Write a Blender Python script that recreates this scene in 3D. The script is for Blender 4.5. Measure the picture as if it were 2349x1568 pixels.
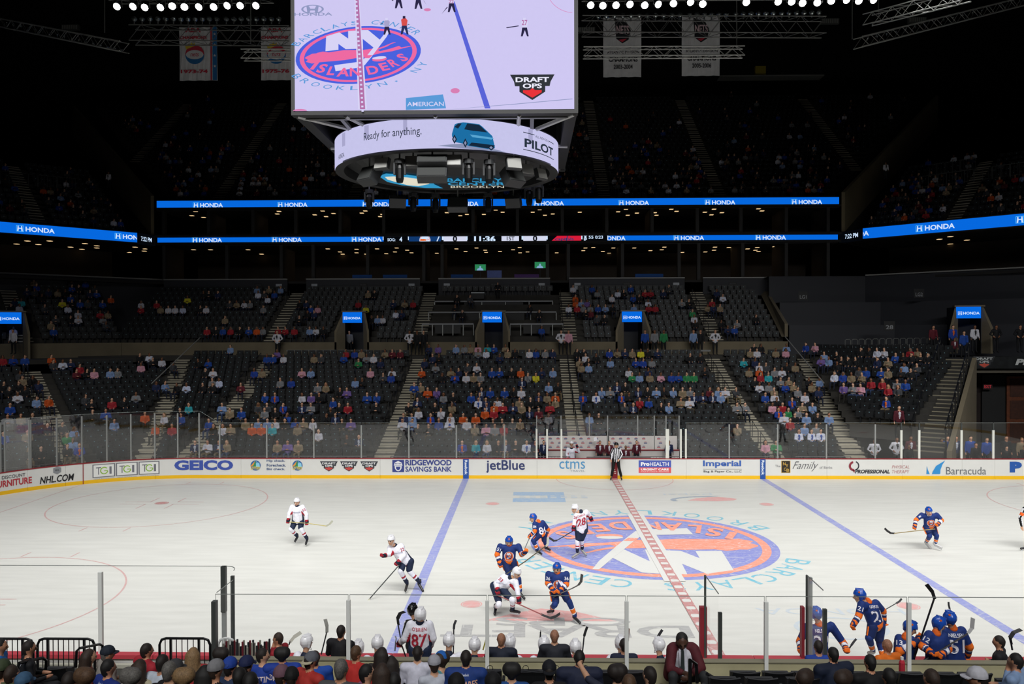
import bpy, bmesh, math, random
import numpy as np
from mathutils import Vector, Matrix
from mathutils.bvhtree import BVHTree
random.seed(7); rng = np.random.RandomState(7)
for o in list(bpy.data.objects): bpy.data.objects.remove(o)
SC = bpy.context.scene; COL = bpy.data.collections.new('arena'); SC.collection.children.link(COL)
# ---------------------------------------------------------------- camera
CX, CY, CZ, YAW, PIT, ROL, FPX = -4.4850, -29.3555, 7.6230, 0.0200, 0.0108, -0.0022, 1853.5
cam = bpy.data.cameras.new('camera'); cam.lens = FPX / 2349 * 36; cam.sensor_width = 36; cam.clip_end = 400
co = bpy.data.objects.new('camera', cam); COL.objects.link(co); SC.camera = co
def basis():
    cy, sy = math.cos(YAW), math.sin(YAW); cp, sp = math.cos(PIT), math.sin(PIT); cr, sr = math.cos(ROL), math.sin(ROL)
    def back(x3, y2, z3):
        x = x3 * cr - z3 * sr; z2 = x3 * sr + z3 * cr
        y = y2 * cp + z2 * sp; z = -y2 * sp + z2 * cp
        return Vector((x * cy - y * sy, x * sy + y * cy, z))
    return back
_back = basis()
R_, F_, U_ = _back(1, 0, 0), _back(0, 1, 0), _back(0, 0, 1)
co.matrix_world = Matrix(((R_.x, U_.x, -F_.x, CX), (R_.y, U_.y, -F_.y, CY), (R_.z, U_.z, -F_.z, CZ), (0, 0, 0, 1)))
CAMP = Vector((CX, CY, CZ))
def ray(u, v): return _back((u - 1174.5) / FPX, 1.0, (784 - v) / FPX)
def at(u, v, Y):                       # point on the world plane y = Y
    d = ray(u, v); return CAMP + d * ((Y - CY) / d.y)
def gr(u, v, z=0.0):                   # point on the world plane z
    d = ray(u, v); return CAMP + d * ((z - CZ) / d.z)
def proj(p):
    d = Vector(p) - CAMP; y = d.dot(F_)
    return 1174.5 + FPX * d.dot(R_) / y, 784 - FPX * d.dot(U_) / y
# ---------------------------------------------------------------- world, view, lamps
w = bpy.data.worlds.new('arena_air'); SC.world = w; w.use_nodes = True
w.node_tree.nodes['Background'].inputs[0].default_value = (0.5, 0.55, 0.65, 1)
w.node_tree.nodes['Background'].inputs[1].default_value = 0.0016
SC.view_settings.view_transform = 'Standard'; SC.view_settings.look = 'None'
SC.view_settings.exposure = 0.0; SC.view_settings.gamma = 1.0; SC.view_settings.use_curve_mapping = False
LK = 0.275
def area(name, loc, size, sy, power, spread, color=(1, 0.995, 0.985), aim=(0, 0, 0)):
    l = bpy.data.lights.new(name, 'AREA'); l.shape = 'RECTANGLE'; l.size = size; l.size_y = sy; l.energy = power * LK
    l.spread = math.radians(spread); l.color = color
    o = bpy.data.objects.new(name, l); COL.objects.link(o); o.location = loc
    d = Vector(aim) - Vector(loc); o.rotation_euler = d.to_track_quat('-Z', 'Y').to_euler()
    return o
# banks of rink lamps hanging under the roof, tipped inward over the ice
area('rink_light', (3, -19, 24), 62, 3, 22500, 84, aim=(3, 5.5, 0))
area('rink_light', (0, 12, 25), 52, 3, 3200, 84, aim=(0, -4, 0))
area('rink_light', (-26, 0, 25), 3, 20, 1500, 90, aim=(-18, 0, 0))
area('rink_light', (26, 0, 25), 3, 20, 2300, 90, aim=(19, 0, 0))
area('bowl_light', (-7, 6, 25), 60, 2, 1500, 70, aim=(-7, 23, 3))
area('near_fill_light', (-4, -33, 19), 44, 2, 3400, 46, aim=(-4, -14.5, 1.4))  # fill added behind the camera to brighten the near crowd and bench wall
area('banner_light', (-10, 20, 24), 44, 1, 190, 60, aim=(-10, 30, 28))
for x_ in (-28, -8, 13):                  # the suites' own warm ceiling lighting
    area('suite_light', (x_, 47, 15.4), 16, 5, 95, 130, color=(1, .72, .45), aim=(x_, 47, 0)); area('suite_light', (x_, 46.5, 18.5), 16, 4, 45, 130, color=(1, .72, .45), aim=(x_, 46.5, 0))

# ---------------------------------------------------------------- helpers
def lin(c):
    if isinstance(c, str): c = tuple(int(c[i:i + 2], 16) for i in (0, 2, 4))
    return tuple(((x / 255) / 12.92 if x / 255 <= 0.04045 else ((x / 255 + 0.055) / 1.055) ** 2.4) for x in c)
_M = {}
def mat(name, col, rough=0.6, metal=0.0, spec=0.5, noise=0.0, scale=8.0, alpha=1.0, bump=0.0):
    if name in _M: return _M[name]
    m = bpy.data.materials.new(name); m.use_nodes = True; nt = m.node_tree; b = nt.nodes['Principled BSDF']
    c = lin(col)
    b.inputs['Base Color'].default_value = (*c, 1); b.inputs['Roughness'].default_value = rough
    b.inputs['Metallic'].default_value = metal; b.inputs['Specular IOR Level'].default_value = spec
    if noise > 0 or bump > 0:
        tc = nt.nodes.new('ShaderNodeTexCoord'); n = nt.nodes.new('ShaderNodeTexNoise')
        n.inputs['Scale'].default_value = scale; n.inputs['Detail'].default_value = 4
        nt.links.new(tc.outputs['Object'], n.inputs['Vector'])
        if noise > 0:
            r = nt.nodes.new('ShaderNodeValToRGB'); r.color_ramp.elements[0].position = .3; r.color_ramp.elements[1].position = .7
            r.color_ramp.elements[0].color = (*[x * (1 - noise) for x in c], 1); r.color_ramp.elements[1].color = (*[min(1, x * (1 + noise)) for x in c], 1)
            nt.links.new(n.outputs['Fac'], r.inputs[0]); nt.links.new(r.outputs[0], b.inputs['Base Color'])
        if bump > 0:
            bp = nt.nodes.new('ShaderNodeBump'); bp.inputs['Strength'].default_value = bump
            nt.links.new(n.outputs['Fac'], bp.inputs['Height']); nt.links.new(bp.outputs[0], b.inputs['Normal'])
    m.diffuse_color = (*c, 1)
    _M[name] = m; return m
def cmat(hexcol, rough=0.75):          # cloth / paint of a plain colour
    return mat('fabric_' + hexcol, hexcol, rough, noise=0.12, scale=14, spec=0.3)
def emis(name, col, s=1.0, stripes=0.0):
    if name in _M: return _M[name]
    m = bpy.data.materials.new(name); m.use_nodes = True; nt = m.node_tree; nt.nodes.clear()
    e = nt.nodes.new('ShaderNodeEmission'); o = nt.nodes.new('ShaderNodeOutputMaterial')
    e.inputs[0].default_value = (*lin(col), 1); e.inputs[1].default_value = s
    if stripes:                         # fine LED rows
        tc = nt.nodes.new('ShaderNodeTexCoord'); n = nt.nodes.new('ShaderNodeTexNoise'); n.inputs['Scale'].default_value = 9
        r = nt.nodes.new('ShaderNodeMapRange'); r.inputs[3].default_value = s * (1 - stripes); r.inputs[4].default_value = s * (1 + stripes)
        nt.links.new(tc.outputs['Object'], n.inputs['Vector']); nt.links.new(n.outputs['Fac'], r.inputs[0]); nt.links.new(r.outputs[0], e.inputs[1])
    nt.links.new(e.outputs[0], o.inputs[0]); _M[name] = m; return m
def mesh(name, V, F, mats, mi=None, smooth=False):
    me = bpy.data.meshes.new(name); me.from_pydata([tuple(v) for v in V], [], [tuple(f) for f in F])
    for m in (mats if isinstance(mats, (list, tuple)) else [mats]): me.materials.append(m)
    if mi is not None: me.polygons.foreach_set('material_index', mi)
    if smooth: me.polygons.foreach_set('use_smooth', [True] * len(me.polygons))
    me.update(); return me
def link(name, me, parent=None, loc=None, rz=0.0, kind=None):
    o = bpy.data.objects.new(name, me); COL.objects.link(o)
    if parent: o.parent = parent
    if loc is not None: o.location = loc
    if rz: o.rotation_euler = (0, 0, rz)
    if kind: o['kind'] = kind
    return o
def tag(o, label, cat=None, group=None):
    o['label'] = label
    if cat: o['category'] = cat
    if group: o['group'] = group
    return o
def thing(name, label, cat, loc=(0, 0, 0), group=None, rz=0):
    return tag(link(name, None, None, loc, rz), label, cat, group)
class MB:                               # collects simple solids into one mesh
    def __init__(s): s.V = []; s.F = []; s.I = []
    def add(s, V, F, i=0):
        n = len(s.V); s.V += [tuple(v) for v in V]; s.F += [tuple(a + n for a in f) for f in F]; s.I += [i] * len(F); return s
    def box(s, lo, hi, i=0):
        x0, y0, z0 = lo; x1, y1, z1 = hi
        return s.add([(x0, y0, z0), (x1, y0, z0), (x1, y1, z0), (x0, y1, z0), (x0, y0, z1), (x1, y0, z1), (x1, y1, z1), (x0, y1, z1)],
                     [(0, 3, 2, 1), (4, 5, 6, 7), (0, 1, 5, 4), (1, 2, 6, 5), (2, 3, 7, 6), (3, 0, 4, 7)], i)
    def obox(s, c, ax, ay, az, i=0):    # oriented box: centre and three half axes
        c, ax, ay, az = map(Vector, (c, ax, ay, az)); P = []
        for dz in (-1, 1):
            for dx, dy in ((-1, -1), (1, -1), (1, 1), (-1, 1)): P.append(c + ax * dx + ay * dy + az * dz)
        return s.add(P, [(0, 3, 2, 1), (4, 5, 6, 7), (0, 1, 5, 4), (1, 2, 6, 5), (2, 3, 7, 6), (3, 0, 4, 7)], i)
    def tube(s, pts, r, n=6, i=0, cap=True):
        pts = [Vector(p) for p in pts]; rs = r if isinstance(r, (list, tuple)) else [r] * len(pts); V = []; F = []
        t0 = (pts[1] - pts[0]).normalized(); a = t0.orthogonal().normalized()
        for k, p in enumerate(pts):
            t = (pts[min(k + 1, len(pts) - 1)] - pts[max(k - 1, 0)]).normalized()
            a = (a - t * a.dot(t)).normalized(); b = t.cross(a)
            for j in range(n):
                q = 2 * math.pi * j / n; V.append(p + (a * math.cos(q) + b * math.sin(q)) * rs[k])
        for k in range(len(pts) - 1):
            for j in range(n): F.append((k * n + j, k * n + (j + 1) % n, (k + 1) * n + (j + 1) % n, (k + 1) * n + j))
        if cap: F.append(tuple(range(n))[::-1]); F.append(tuple((len(pts) - 1) * n + j for j in range(n)))
        return s.add(V, F, i)
    def cyl(s, c, r, h, n=16, i=0, r2=None):
        c = Vector(c); r2 = r if r2 is None else r2
        return s.tube([c, c + Vector((0, 0, h))], [r, r2], n, i)
    def quad(s, a, b, c, d, i=0): return s.add([a, b, c, d], [(0, 1, 2, 3)], i)
    def poly(s, P, i=0): return s.add(P, [tuple(range(len(P)))], i)
    def sphere(s, c, r, n=10, m=6, i=0, sc=(1, 1, 1)):
        c = Vector(c); V = [c + Vector((0, 0, r * sc[2]))]; F = []
        for a in range(1, m):
            t = math.pi * a / m
            for b in range(n): p = 2 * math.pi * b / n; V.append(c + Vector((r * sc[0] * math.sin(t) * math.cos(p), r * sc[1] * math.sin(t) * math.sin(p), r * sc[2] * math.cos(t))))
        V.append(c - Vector((0, 0, r * sc[2])))
        for b in range(n): F.append((0, 1 + b, 1 + (b + 1) % n))
        for a in range(m - 2):
            for b in range(n): x = 1 + a * n; F.append((x + b, x + n + b, x + n + (b + 1) % n, x + (b + 1) % n))
        x = 1 + (m - 2) * n
        for b in range(n): F.append((x + b, len(V) - 1, x + (b + 1) % n))
        return s.add(V, F, i)
    def build(s, name, mats, parent=None, smooth=False, kind=None, loc=None, rz=0):
        me = mesh(name, s.V, s.F, mats, s.I if isinstance(mats, (list, tuple)) else None, smooth)
        return link(name, me, parent, loc, rz, kind)
    def me(s, name, mats, smooth=False): return mesh(name, s.V, s.F, mats, s.I if isinstance(mats, (list, tuple)) else None, smooth)
# text as flat mesh data, box-fitted: returns (N,2) verts and faces, in [0,w]x[0,h]
_T = {}
TS = bpy.data.scenes.new('text_workshop')
def textdata(s, bold=0.0, shear=0.0, space=1.0):
    k = (s, bold, shear, space)
    if k in _T: return _T[k]
    cu = bpy.data.curves.new('t', 'FONT'); cu.body = s; cu.offset = bold; cu.shear = shear; cu.space_character = space; cu.resolution_u = 3
    o = bpy.data.objects.new('t', cu); TS.collection.objects.link(o)
    me = bpy.data.meshes.new_from_object(o)
    V = np.array([v.co[:2] for v in me.vertices]) if len(me.vertices) else np.zeros((0, 2)); F = [tuple(p.vertices) for p in me.polygons]
    bpy.data.objects.remove(o); bpy.data.curves.remove(cu); bpy.data.meshes.remove(me)
    _T[k] = (V, F); return _T[k]
def txt(s, w, h, x=0.0, y=0.0, bold=0.012, shear=0.0, space=1.0):
    V, F = textdata(s, bold, shear, space)
    lo, hi = V.min(0), V.max(0); W = (V - lo) / (hi - lo) * np.array([w, h]) + np.array([x, y])
    return W, F
def add_flat(mb, P2, F, fn, i=0):        # put flat 2D data through a map (x, y) -> world
    mb.add([fn(p[0], p[1]) for p in P2], F, i)
def ell(cx, cy, rx, ry, n=32, a0=0, a1=360):
    return [(cx + rx * math.cos(math.radians(a0 + (a1 - a0) * k / n)), cy + ry * math.sin(math.radians(a0 + (a1 - a0) * k / n))) for k in range(n if a1 - a0 >= 360 else n + 1)]
def ring2(mb, fn, r0, r1, i, n=64, a0=0, a1=360, c=(0, 0), sx=1, sy=1):
    V = []; F = []
    for k in range(n + 1):
        a = math.radians(a0 + (a1 - a0) * k / n)
        V += [fn(c[0] + sx * r0 * math.cos(a), c[1] + sy * r0 * math.sin(a)), fn(c[0] + sx * r1 * math.cos(a), c[1] + sy * r1 * math.sin(a))]
    for k in range(n): F.append((2 * k, 2 * k + 1, 2 * k + 3, 2 * k + 2))
    mb.add(V, F, i)
def tri_poly(P):                         # triangulate a simple 2-D polygon
    from mathutils.geometry import tessellate_polygon
    return [tuple(t) for t in tessellate_polygon([[Vector((p[0], p[1], 0)) for p in P]])]
def flat_poly(mb, P, fn, i=0): mb.add([fn(*p) for p in P], tri_poly(P), i)
# ================================================================ RINK
FT = 0.3048; BY = 12.95; RC = 8.53; CXR = 21.95
def bp(s, off=0.0):                      # far boards: arc length s (= x on the straight), off = towards outside
    sg = 1 if s >= 0 else -1; a = (abs(s) - CXR) / RC
    if a <= 0: return Vector((s, BY + off, 0))
    if a < math.pi / 2: return Vector((sg * (CXR + (RC + off) * math.sin(a)), BY - RC + (RC + off) * math.cos(a), 0))
    return Vector((sg * (CXR + RC + off), BY - RC - (abs(s) - CXR - RC * math.pi / 2), 0))
def s_of(u, v=1075):
    lo, hi = -34.0, 34.0
    for _ in range(40):
        m = (lo + hi) / 2; p = bp(m)
        if proj((p.x, p.y, .6))[0] < u: lo = m
        else: hi = m
    return (lo + hi) / 2
# ---- ice
def ice_material():
    m = bpy.data.materials.new('ice'); m.use_nodes = True; nt = m.node_tree; b = nt.nodes['Principled BSDF']
    tc = nt.nodes.new('ShaderNodeTexCoord'); mp = nt.nodes.new('ShaderNodeMapping'); mp.inputs['Scale'].default_value = (0.35, 2.2, 1)
    n = nt.nodes.new('ShaderNodeTexNoise'); n.inputs['Scale'].default_value = 1.6; n.inputs['Detail'].default_value = 6
    r = nt.nodes.new('ShaderNodeValToRGB'); r.color_ramp.elements[0].color = (*lin('d2d2cc'), 1); r.color_ramp.elements[1].color = (*lin('dcdcd6'), 1)
    r.color_ramp.elements[0].position = .3; r.color_ramp.elements[1].position = .7
    nt.links.new(tc.outputs['Object'], mp.inputs[0]); nt.links.new(mp.outputs[0], n.inputs['Vector']); nt.links.new(n.outputs['Fac'], r.inputs[0])
    nt.links.new(r.outputs[0], b.inputs['Base Color']); b.inputs['Roughness'].default_value = .42; b.inputs['Specular IOR Level'].default_value = .22
    return m
def paint(name, col, cover=0.85, scale=5.0):  # paint under scratched ice: skate cuts let white through
    if name in _M: return _M[name]
    m = bpy.data.materials.new(name); m.use_nodes = True; nt = m.node_tree; b = nt.nodes['Principled BSDF']
    tc = nt.nodes.new('ShaderNodeTexCoord'); n = nt.nodes.new('ShaderNodeTexNoise'); n.inputs['Scale'].default_value = scale * 1.1
    n.inputs['Detail'].default_value = 8; n.inputs['Roughness'].default_value = .7; n.inputs['Distortion'].default_value = 1.5
    # thin skate cuts: edges of stretched voronoi cells
    mp = nt.nodes.new('ShaderNodeMapping'); mp.inputs['Rotation'].default_value = (0, 0, .6); mp.inputs['Scale'].default_value = (.5, 1.6, 1)
    vo = nt.nodes.new('ShaderNodeTexVoronoi'); vo.feature = 'DISTANCE_TO_EDGE'; vo.inputs['Scale'].default_value = scale * .55
    lt = nt.nodes.new('ShaderNodeMapRange'); lt.inputs[1].default_value = 0; lt.inputs[2].default_value = .03; lt.inputs[3].default_value = .35; lt.inputs[4].default_value = 1
    cr = nt.nodes.new('ShaderNodeMapRange'); cr.inputs[1].default_value = .3; cr.inputs[2].default_value = .6; cr.inputs[3].default_value = cover * .72; cr.inputs[4].default_value = min(1, cover * 1.1)
    mu = nt.nodes.new('ShaderNodeMath'); mu.operation = 'MULTIPLY'
    mx = nt.nodes.new('ShaderNodeMix'); mx.data_type = 'RGBA'
    mx.inputs[6].default_value = (*lin('d8d8d4'), 1); mx.inputs[7].default_value = (*lin(col), 1)
    L = nt.links.new
    L(tc.outputs['Object'], n.inputs['Vector']); L(tc.outputs['Object'], mp.inputs[0]); L(mp.outputs[0], vo.inputs['Vector'])
    L(n.outputs['Fac'], cr.inputs[0]); L(vo.outputs['Distance'], lt.inputs[0]); L(cr.outputs[0], mu.inputs[0]); L(lt.outputs[0], mu.inputs[1])
    L(mu.outputs[0], mx.inputs[0]); L(mx.outputs[2], b.inputs['Base Color'])
    b.inputs['Roughness'].default_value = .42; b.inputs['Specular IOR Level'].default_value = .22
    _M[name] = m; return m
def perimeter(off=0, n=14):
    P = []
    for cx, cy, a0 in ((CXR, BY - RC, 0), (CXR, -BY + RC, -90), (-CXR, -BY + RC, -180), (-CXR, BY - RC, -270)):
        for k in range(n + 1):
            a = math.radians(a0 + 90 - 90 * k / n); P.append((cx + (RC + off) * math.cos(a), cy + (RC + off) * math.sin(a), 0))
    return P
P = perimeter(.1); mb = MB(); mb.poly([p for p in P[::-1]]); n = len(P)
mb.add(P + [(p[0], p[1], -.1) for p in P], [(k, (k + 1) % n, n + (k + 1) % n, n + k) for k in range(n)])
ice = mb.build('floor', ice_material(), kind='structure')
tag(ice, 'white sheet of ice with painted hockey lines')
WHITE_UNDER = paint('ice_white', 'dcdcd8', 1.0)
def flat(name, build, mats, z=.003, parent=ice, label=None):
    mb = MB(); build(mb, lambda x, y, l=0: (x, y, z + l * .0025)); o = mb.build(name, mats, parent)
    if label: o['label'] = label
    return o
def rect(mb, fn, x0, y0, x1, y1, i=0, l=0): mb.quad(fn(x0, y0, l), fn(x1, y0, l), fn(x1, y1, l), fn(x0, y1, l), i)
P_BLUE = paint('paint_blue', '8a92d2', .85); P_RED = paint('paint_red', 'c07070', .8); P_THIN = paint('paint_thin_red', 'd09a98', .75)
P_ORG = paint('paint_orange', 'fa9478', .88); P_TEAL = paint('paint_teal', '6cbcd2', .9); P_LB = paint('paint_light_blue', '8fb4d8', .8)
P_GREY = paint('paint_grey', '7c7c80', .5); P_LOGO = paint('paint_logo_blue', '8088d0', .88)
P_PINK = paint('paint_soft_red', 'e88886', .62); P_FAINT = paint('paint_faint_blue', 'a8c2da', .4)
for x in (-25.5 * FT, 25.5 * FT):
    flat('blue_line', lambda mb, fn: [rect(mb, fn, x - .155, -BY + k * 2.59, x + .155, -BY + (k + 1) * 2.59) for k in range(10)], P_BLUE)
def redline(mb, fn):
    rect(mb, fn, -.33, -4.6, .33, 4.6, 0, 7); rect(mb, fn, -.155, -BY, .155, BY, 1, 8)
    y = -BY + .25
    while y < BY - .3:
        mb.poly([fn(-.1, y, 9), fn(.1, y, 9), fn(.13, y + .12, 9), (fn(.1, y + .24, 9)), fn(-.1, y + .24, 9), fn(-.13, y + .12, 9)], 2); y += .62
flat('red_line', redline, [WHITE_UNDER, P_RED, WHITE_UNDER])
for x in (-20 * FT, 20 * FT, -69 * FT, 69 * FT):
    for y in (-22 * FT, 22 * FT):
        def dot(mb, fn):
            mb.poly([fn(*p) for p in ell(x, y, .25, .25, 24)], 0); ring2(mb, fn, .27, .305, 0, 28, c=(x, y))
        flat('faceoff_spot', dot, P_PINK if abs(x) < 10 else P_RED)
        if abs(x) > 10:
            def circ(mb, fn):
                ring2(mb, fn, 4.545, 4.6, 0, 96, c=(x, y))
                for sx in (-1, 1):
                    for sy in (-1, 1):
                        rect(mb, fn, x + sx * .6, y + sy * .225, x + sx * 1.8, y + sy * .27)
                        rect(mb, fn, x + sx * .6, y + sy * .225, x + sx * .65, y + sy * 1.15)
                    for sy in (-1, 1): rect(mb, fn, x + sx * .86 - .025, y + sy * 4.6, x + sx * .86 + .025, y + sy * 5.2)
            flat('faceoff_circle', circ, P_THIN)
def ref(mb, fn): ring2(mb, fn, 3.0, 3.05, 0, 48, 180, 360, c=(0, BY))
flat('scorekeeper_crease', ref, P_THIN)
flat('goal_line', lambda mb, fn: rect(mb, fn, -89 * FT - .025, -BY + .9, -89 * FT + .025, BY - .9), P_THIN)
# ---- round club emblem in unit-disc coordinates (also used on the screen and the jerseys)
_a = (1023.0, -89.0); _b = (-47.0, -464.6); _det = _a[0] * _b[1] - _a[1] * _b[0]
def eu(x, y):
    dx, dy = x - 1084, y - 748
    return ((dx * _b[1] - dy * _b[0]) / _det, (_a[0] * dy - _a[1] * dx) / _det)
E_N = [eu(*p) for p in ((550, 683), (562, 440), (778, 375), (922, 480), (922, 355), (1155, 345), (1165, 645), (880, 652), (762, 565), (762, 662))]
E_A = [eu(*p) for p in ((1150, 345), (1250, 345), (1440, 505), (1335, 630), (1150, 480))]
E_S = [eu(*p) for p in ((1440, 505), (1560, 352), (1612, 348), (1550, 460), (1290, 800), (1190, 920), (1080, 960), (715, 1015), (695, 915), (1085, 865), (1150, 850), (1235, 755), (1335, 630))]
E_T = [eu(*p) for p in ((1228, 757), (1322, 755), (1268, 806), (1185, 806))]
E_L = [eu(*p) for p in ((225, 775), (330, 722), (400, 716), (420, 706), (510, 688), (600, 702), (760, 680), (850, 668), (1000, 668), (1170, 665), (1310, 648), (1420, 636), (1500, 610), (1560, 585), (1640, 552), (1700, 543),
    (1690, 552), (1620, 575), (1560, 612), (1440, 655), (1400, 668), (1440, 690), (1600, 652), (1750, 606), (1790, 632), (1960, 603), (1960, 612), (1780, 655), (1640, 692), (1470, 716), (1380, 738), (1290, 757), (1200, 785), (1060, 797), (860, 830), (400, 866), (330, 882), (280, 868), (225, 852), (262, 822), (212, 792))]
E_LET = [('I', 372, 925, .065, .26), ('S', 498, 968, .135, .3), ('L', 655, 1008, .12, .3), ('A', 845, 1032, .2, .3), ('N', 1030, 1028, .16, .3), ('D', 1320, 1000, .18, .3), ('E', 1510, 948, .13, .28), ('R', 1660, 888, .13, .28), ('S', 1808, 800, .12, .28)]
def emblem(mb, fn, R, i=(0, 1, 2), letters=True, n=48):
    B, O, W = i; f = lambda l: (lambda x, y: fn(x * R, y * R, l))
    mb.poly([f(0)(*p) for p in ell(0, 0, 1, 1, n)], B); ring2(mb, f(1), .865, .935, O, n)
    flat_poly(mb, E_L, f(1), O); flat_poly(mb, E_N, f(2), W); flat_poly(mb, E_A, f(3), W); flat_poly(mb, E_S, f(4), W); flat_poly(mb, E_T, f(5), O)
    c = eu(1430, 812); mb.poly([f(1)(*p) for p in ell(c[0], c[1] - .02, .118, .075, 16)], O); mb.poly([f(2)(*p) for p in ell(c[0], c[1] + .03, .113, .05, 16)], W)
    if letters:
        for ch, x, y, w_, h_ in E_LET:
            cx, cy = eu(x, y); a = math.radians(cx * 34); V, F = txt(ch, w_, h_, -w_ / 2, -h_ / 2, bold=.03)
            ca, sa = math.cos(a), math.sin(a)
            add_flat(mb, [(cx + p[0] * ca - p[1] * sa, cy + p[0] * sa + p[1] * ca) for p in V], F, f(6), O)
def arctext(mb, fn, s, R, a0, a1, h, w_, i, top=True):
    L = [k for k, ch in enumerate(s)]
    for k, ch in enumerate(s):
        if ch == ' ': continue
        a = math.radians(a0 + (a1 - a0) * k / (len(s) - 1)); rot = a - math.pi / 2 if top else a + math.pi / 2
        ww = w_ * (.3 if ch in "I," else 1); hh = h * (.35 if ch == ',' else 1)
        V, F = txt(ch, ww, hh, -ww / 2, -h / 2, bold=.0); ca, sa = math.cos(rot), math.sin(rot); cx, cy = R * math.cos(a), R * math.sin(a)
        add_flat(mb, [(cx + p[0] * ca - p[1] * sa, cy + p[0] * sa + p[1] * ca) for p in V], F, fn, i)
LOGR = 4.42
def clogo(mb, fn):                       # the emblem on the ice faces the far side
    g = lambda x, y, l=0: fn(-x, -y, l)
    emblem(mb, g, LOGR, (0, 1, 2), n=96)
flat('centre_emblem', clogo, [P_LOGO, P_ORG, WHITE_UNDER])
flat('ring_lettering', lambda mb, fn: (arctext(mb, lambda x, y: fn(-x, -y), 'BARCLAYS CENTER', LOGR * 1.14, 152, 26, .78, .6, 0), arctext(mb, lambda x, y: fn(-x, -y), 'BROOKLYN, NY', LOGR * 1.14, 208, 334, .78, .66, 0, False)), P_TEAL)
def put(mb, fn, s, x, y, w_, h_, i=0, rot=False, bold=.012, shear=0.0, l=0):   # centred text; rot = faces the far side
    V, F = txt(s, w_, h_, -w_ / 2, -h_ / 2, bold, shear); sg = -1 if rot else 1
    add_flat(mb, [(x + sg * p[0], y + sg * p[1]) for p in V], F, (lambda a, b: fn(a, b, l)), i)
def adblock(mb, fn):
    a, b = gr(1178, 1128), gr(1298, 1151)
    x0, x1, y1, y0 = a.x, b.x, a.y, b.y; d = (y1 - y0)
    rect(mb, fn, x0, y0, x1, y0 + d * .36); rect(mb, fn, x0, y1 - d * .36, x1, y1); rect(mb, fn, x1 - .8, y0 + d * .36, x1, y1 - d * .36)
    for k in range(7): rect(mb, fn, x0 + .3 + k * .48, y0 + d * .4, x0 + .58 + k * .48, y0 + d * .52, 1, 1); rect(mb, fn, x0 + .3 + k * .48, y0 + d * .58, x0 + .5 + k * .48, y0 + d * .64, 1, 1)
flat('ice_advert', adblock, [P_LB, P_FAINT])
def soda(mb, fn):
    c = gr(1627, 1143); put(mb, fn, 'pepsi', c.x - .8, c.y + 1.0, 2.3, .5, 2, True, bold=0)
    flat_poly(mb, [(c.x - 1.1, c.y - .45), (c.x - .6, c.y + .05), (c.x, c.y + .3), (c.x + .5, c.y + .34), (c.x + 1.0, c.y + .2), (c.x + 1.25, c.y - .1), (c.x + 1.0, c.y - .42), (c.x + .2, c.y - .58), (c.x - .5, c.y - .55)], lambda x, y: fn(x, y), 0)
    P = [(c.x + .55 + 2.4 * math.cos(math.radians(a)), c.y - .35 + .95 * math.sin(math.radians(a))) for a in range(88, 200, 9)] + [(c.x + .4 + 2.0 * math.cos(math.radians(a)), c.y - .35 + .75 * math.sin(math.radians(a))) for a in range(196, 88, -9)]
    flat_poly(mb, P, lambda x, y: fn(x, y, 1), 1)
flat('ice_advert', soda, [P_PINK, paint('paint_slate', '8fa0b4', .8), P_FAINT])
def shield(mb, fn, x, y, s, rot, i=(0, 1, 2), l=0):   # angular shield badge with two words
    sg = -1 if rot else 1; f = lambda px, py, ll=0: fn(x + sg * px * s, y + sg * py * s, l + ll)
    flat_poly(mb, [(-1.0, .52), (1.0, .52), (.82, .2), (.78, .0), (.58, 0), (.58, -.25), (0, -.62), (-.58, -.25), (-.58, 0), (-.78, 0), (-.82, .2)], lambda a, b: f(a, b), i[0])
    flat_poly(mb, [(-.42, -.18), (-.12, -.18), (0, -.08), (.12, -.18), (.42, -.18), (.42, -.28), (0, -.52), (-.42, -.28)], lambda a, b: f(a, b, 1), i[1])
    for t_, yy, ww in (('DRAFT', .18, 1.5), ('OPS', -.1, .86)):
        V, F = txt(t_, ww, .22, -ww / 2, yy, bold=.03); add_flat(mb, V, F, lambda a, b: f(a, b, 1), i[2])
flat('ice_advert', lambda mb, fn: (put(mb, fn, 'DRAFT', gr(1290, 1445).x + .1, gr(1290, 1447).y, 6.4, .85, 0, True, .02), put(mb, fn, 'OPS', gr(1290, 1422).x, gr(1290, 1425).y, 3.6, .6, 0, True, .02, 0, 1),
     flat_poly(mb, [(gr(1250, 1413).x - 1.6, gr(1250, 1413).y - .35), (gr(1250, 1413).x + 1.9, gr(1250, 1413).y - .35), (gr(1250, 1413).x + .9, gr(1250, 1413).y + .35), (gr(1250, 1413).x - .1, gr(1250, 1413).y + .62), (gr(1250, 1413).x - .9, gr(1250, 1413).y + .2)], lambda a, b: fn(a, b, 0), 1),
     None), [P_GREY, P_PINK])
flat('ice_advert', lambda mb, fn: (put(mb, fn, 'HONDA', gr(1905, 1402).x, gr(1905, 1402).y, 4.0, .5, 0, True, 0), ring2(mb, lambda a, b: fn(a, b), .9, 1.0, 0, 24, c=(gr(1930, 1440).x, gr(1930, 1440).y), sx=1.2, sy=.8)), P_FAINT)

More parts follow.
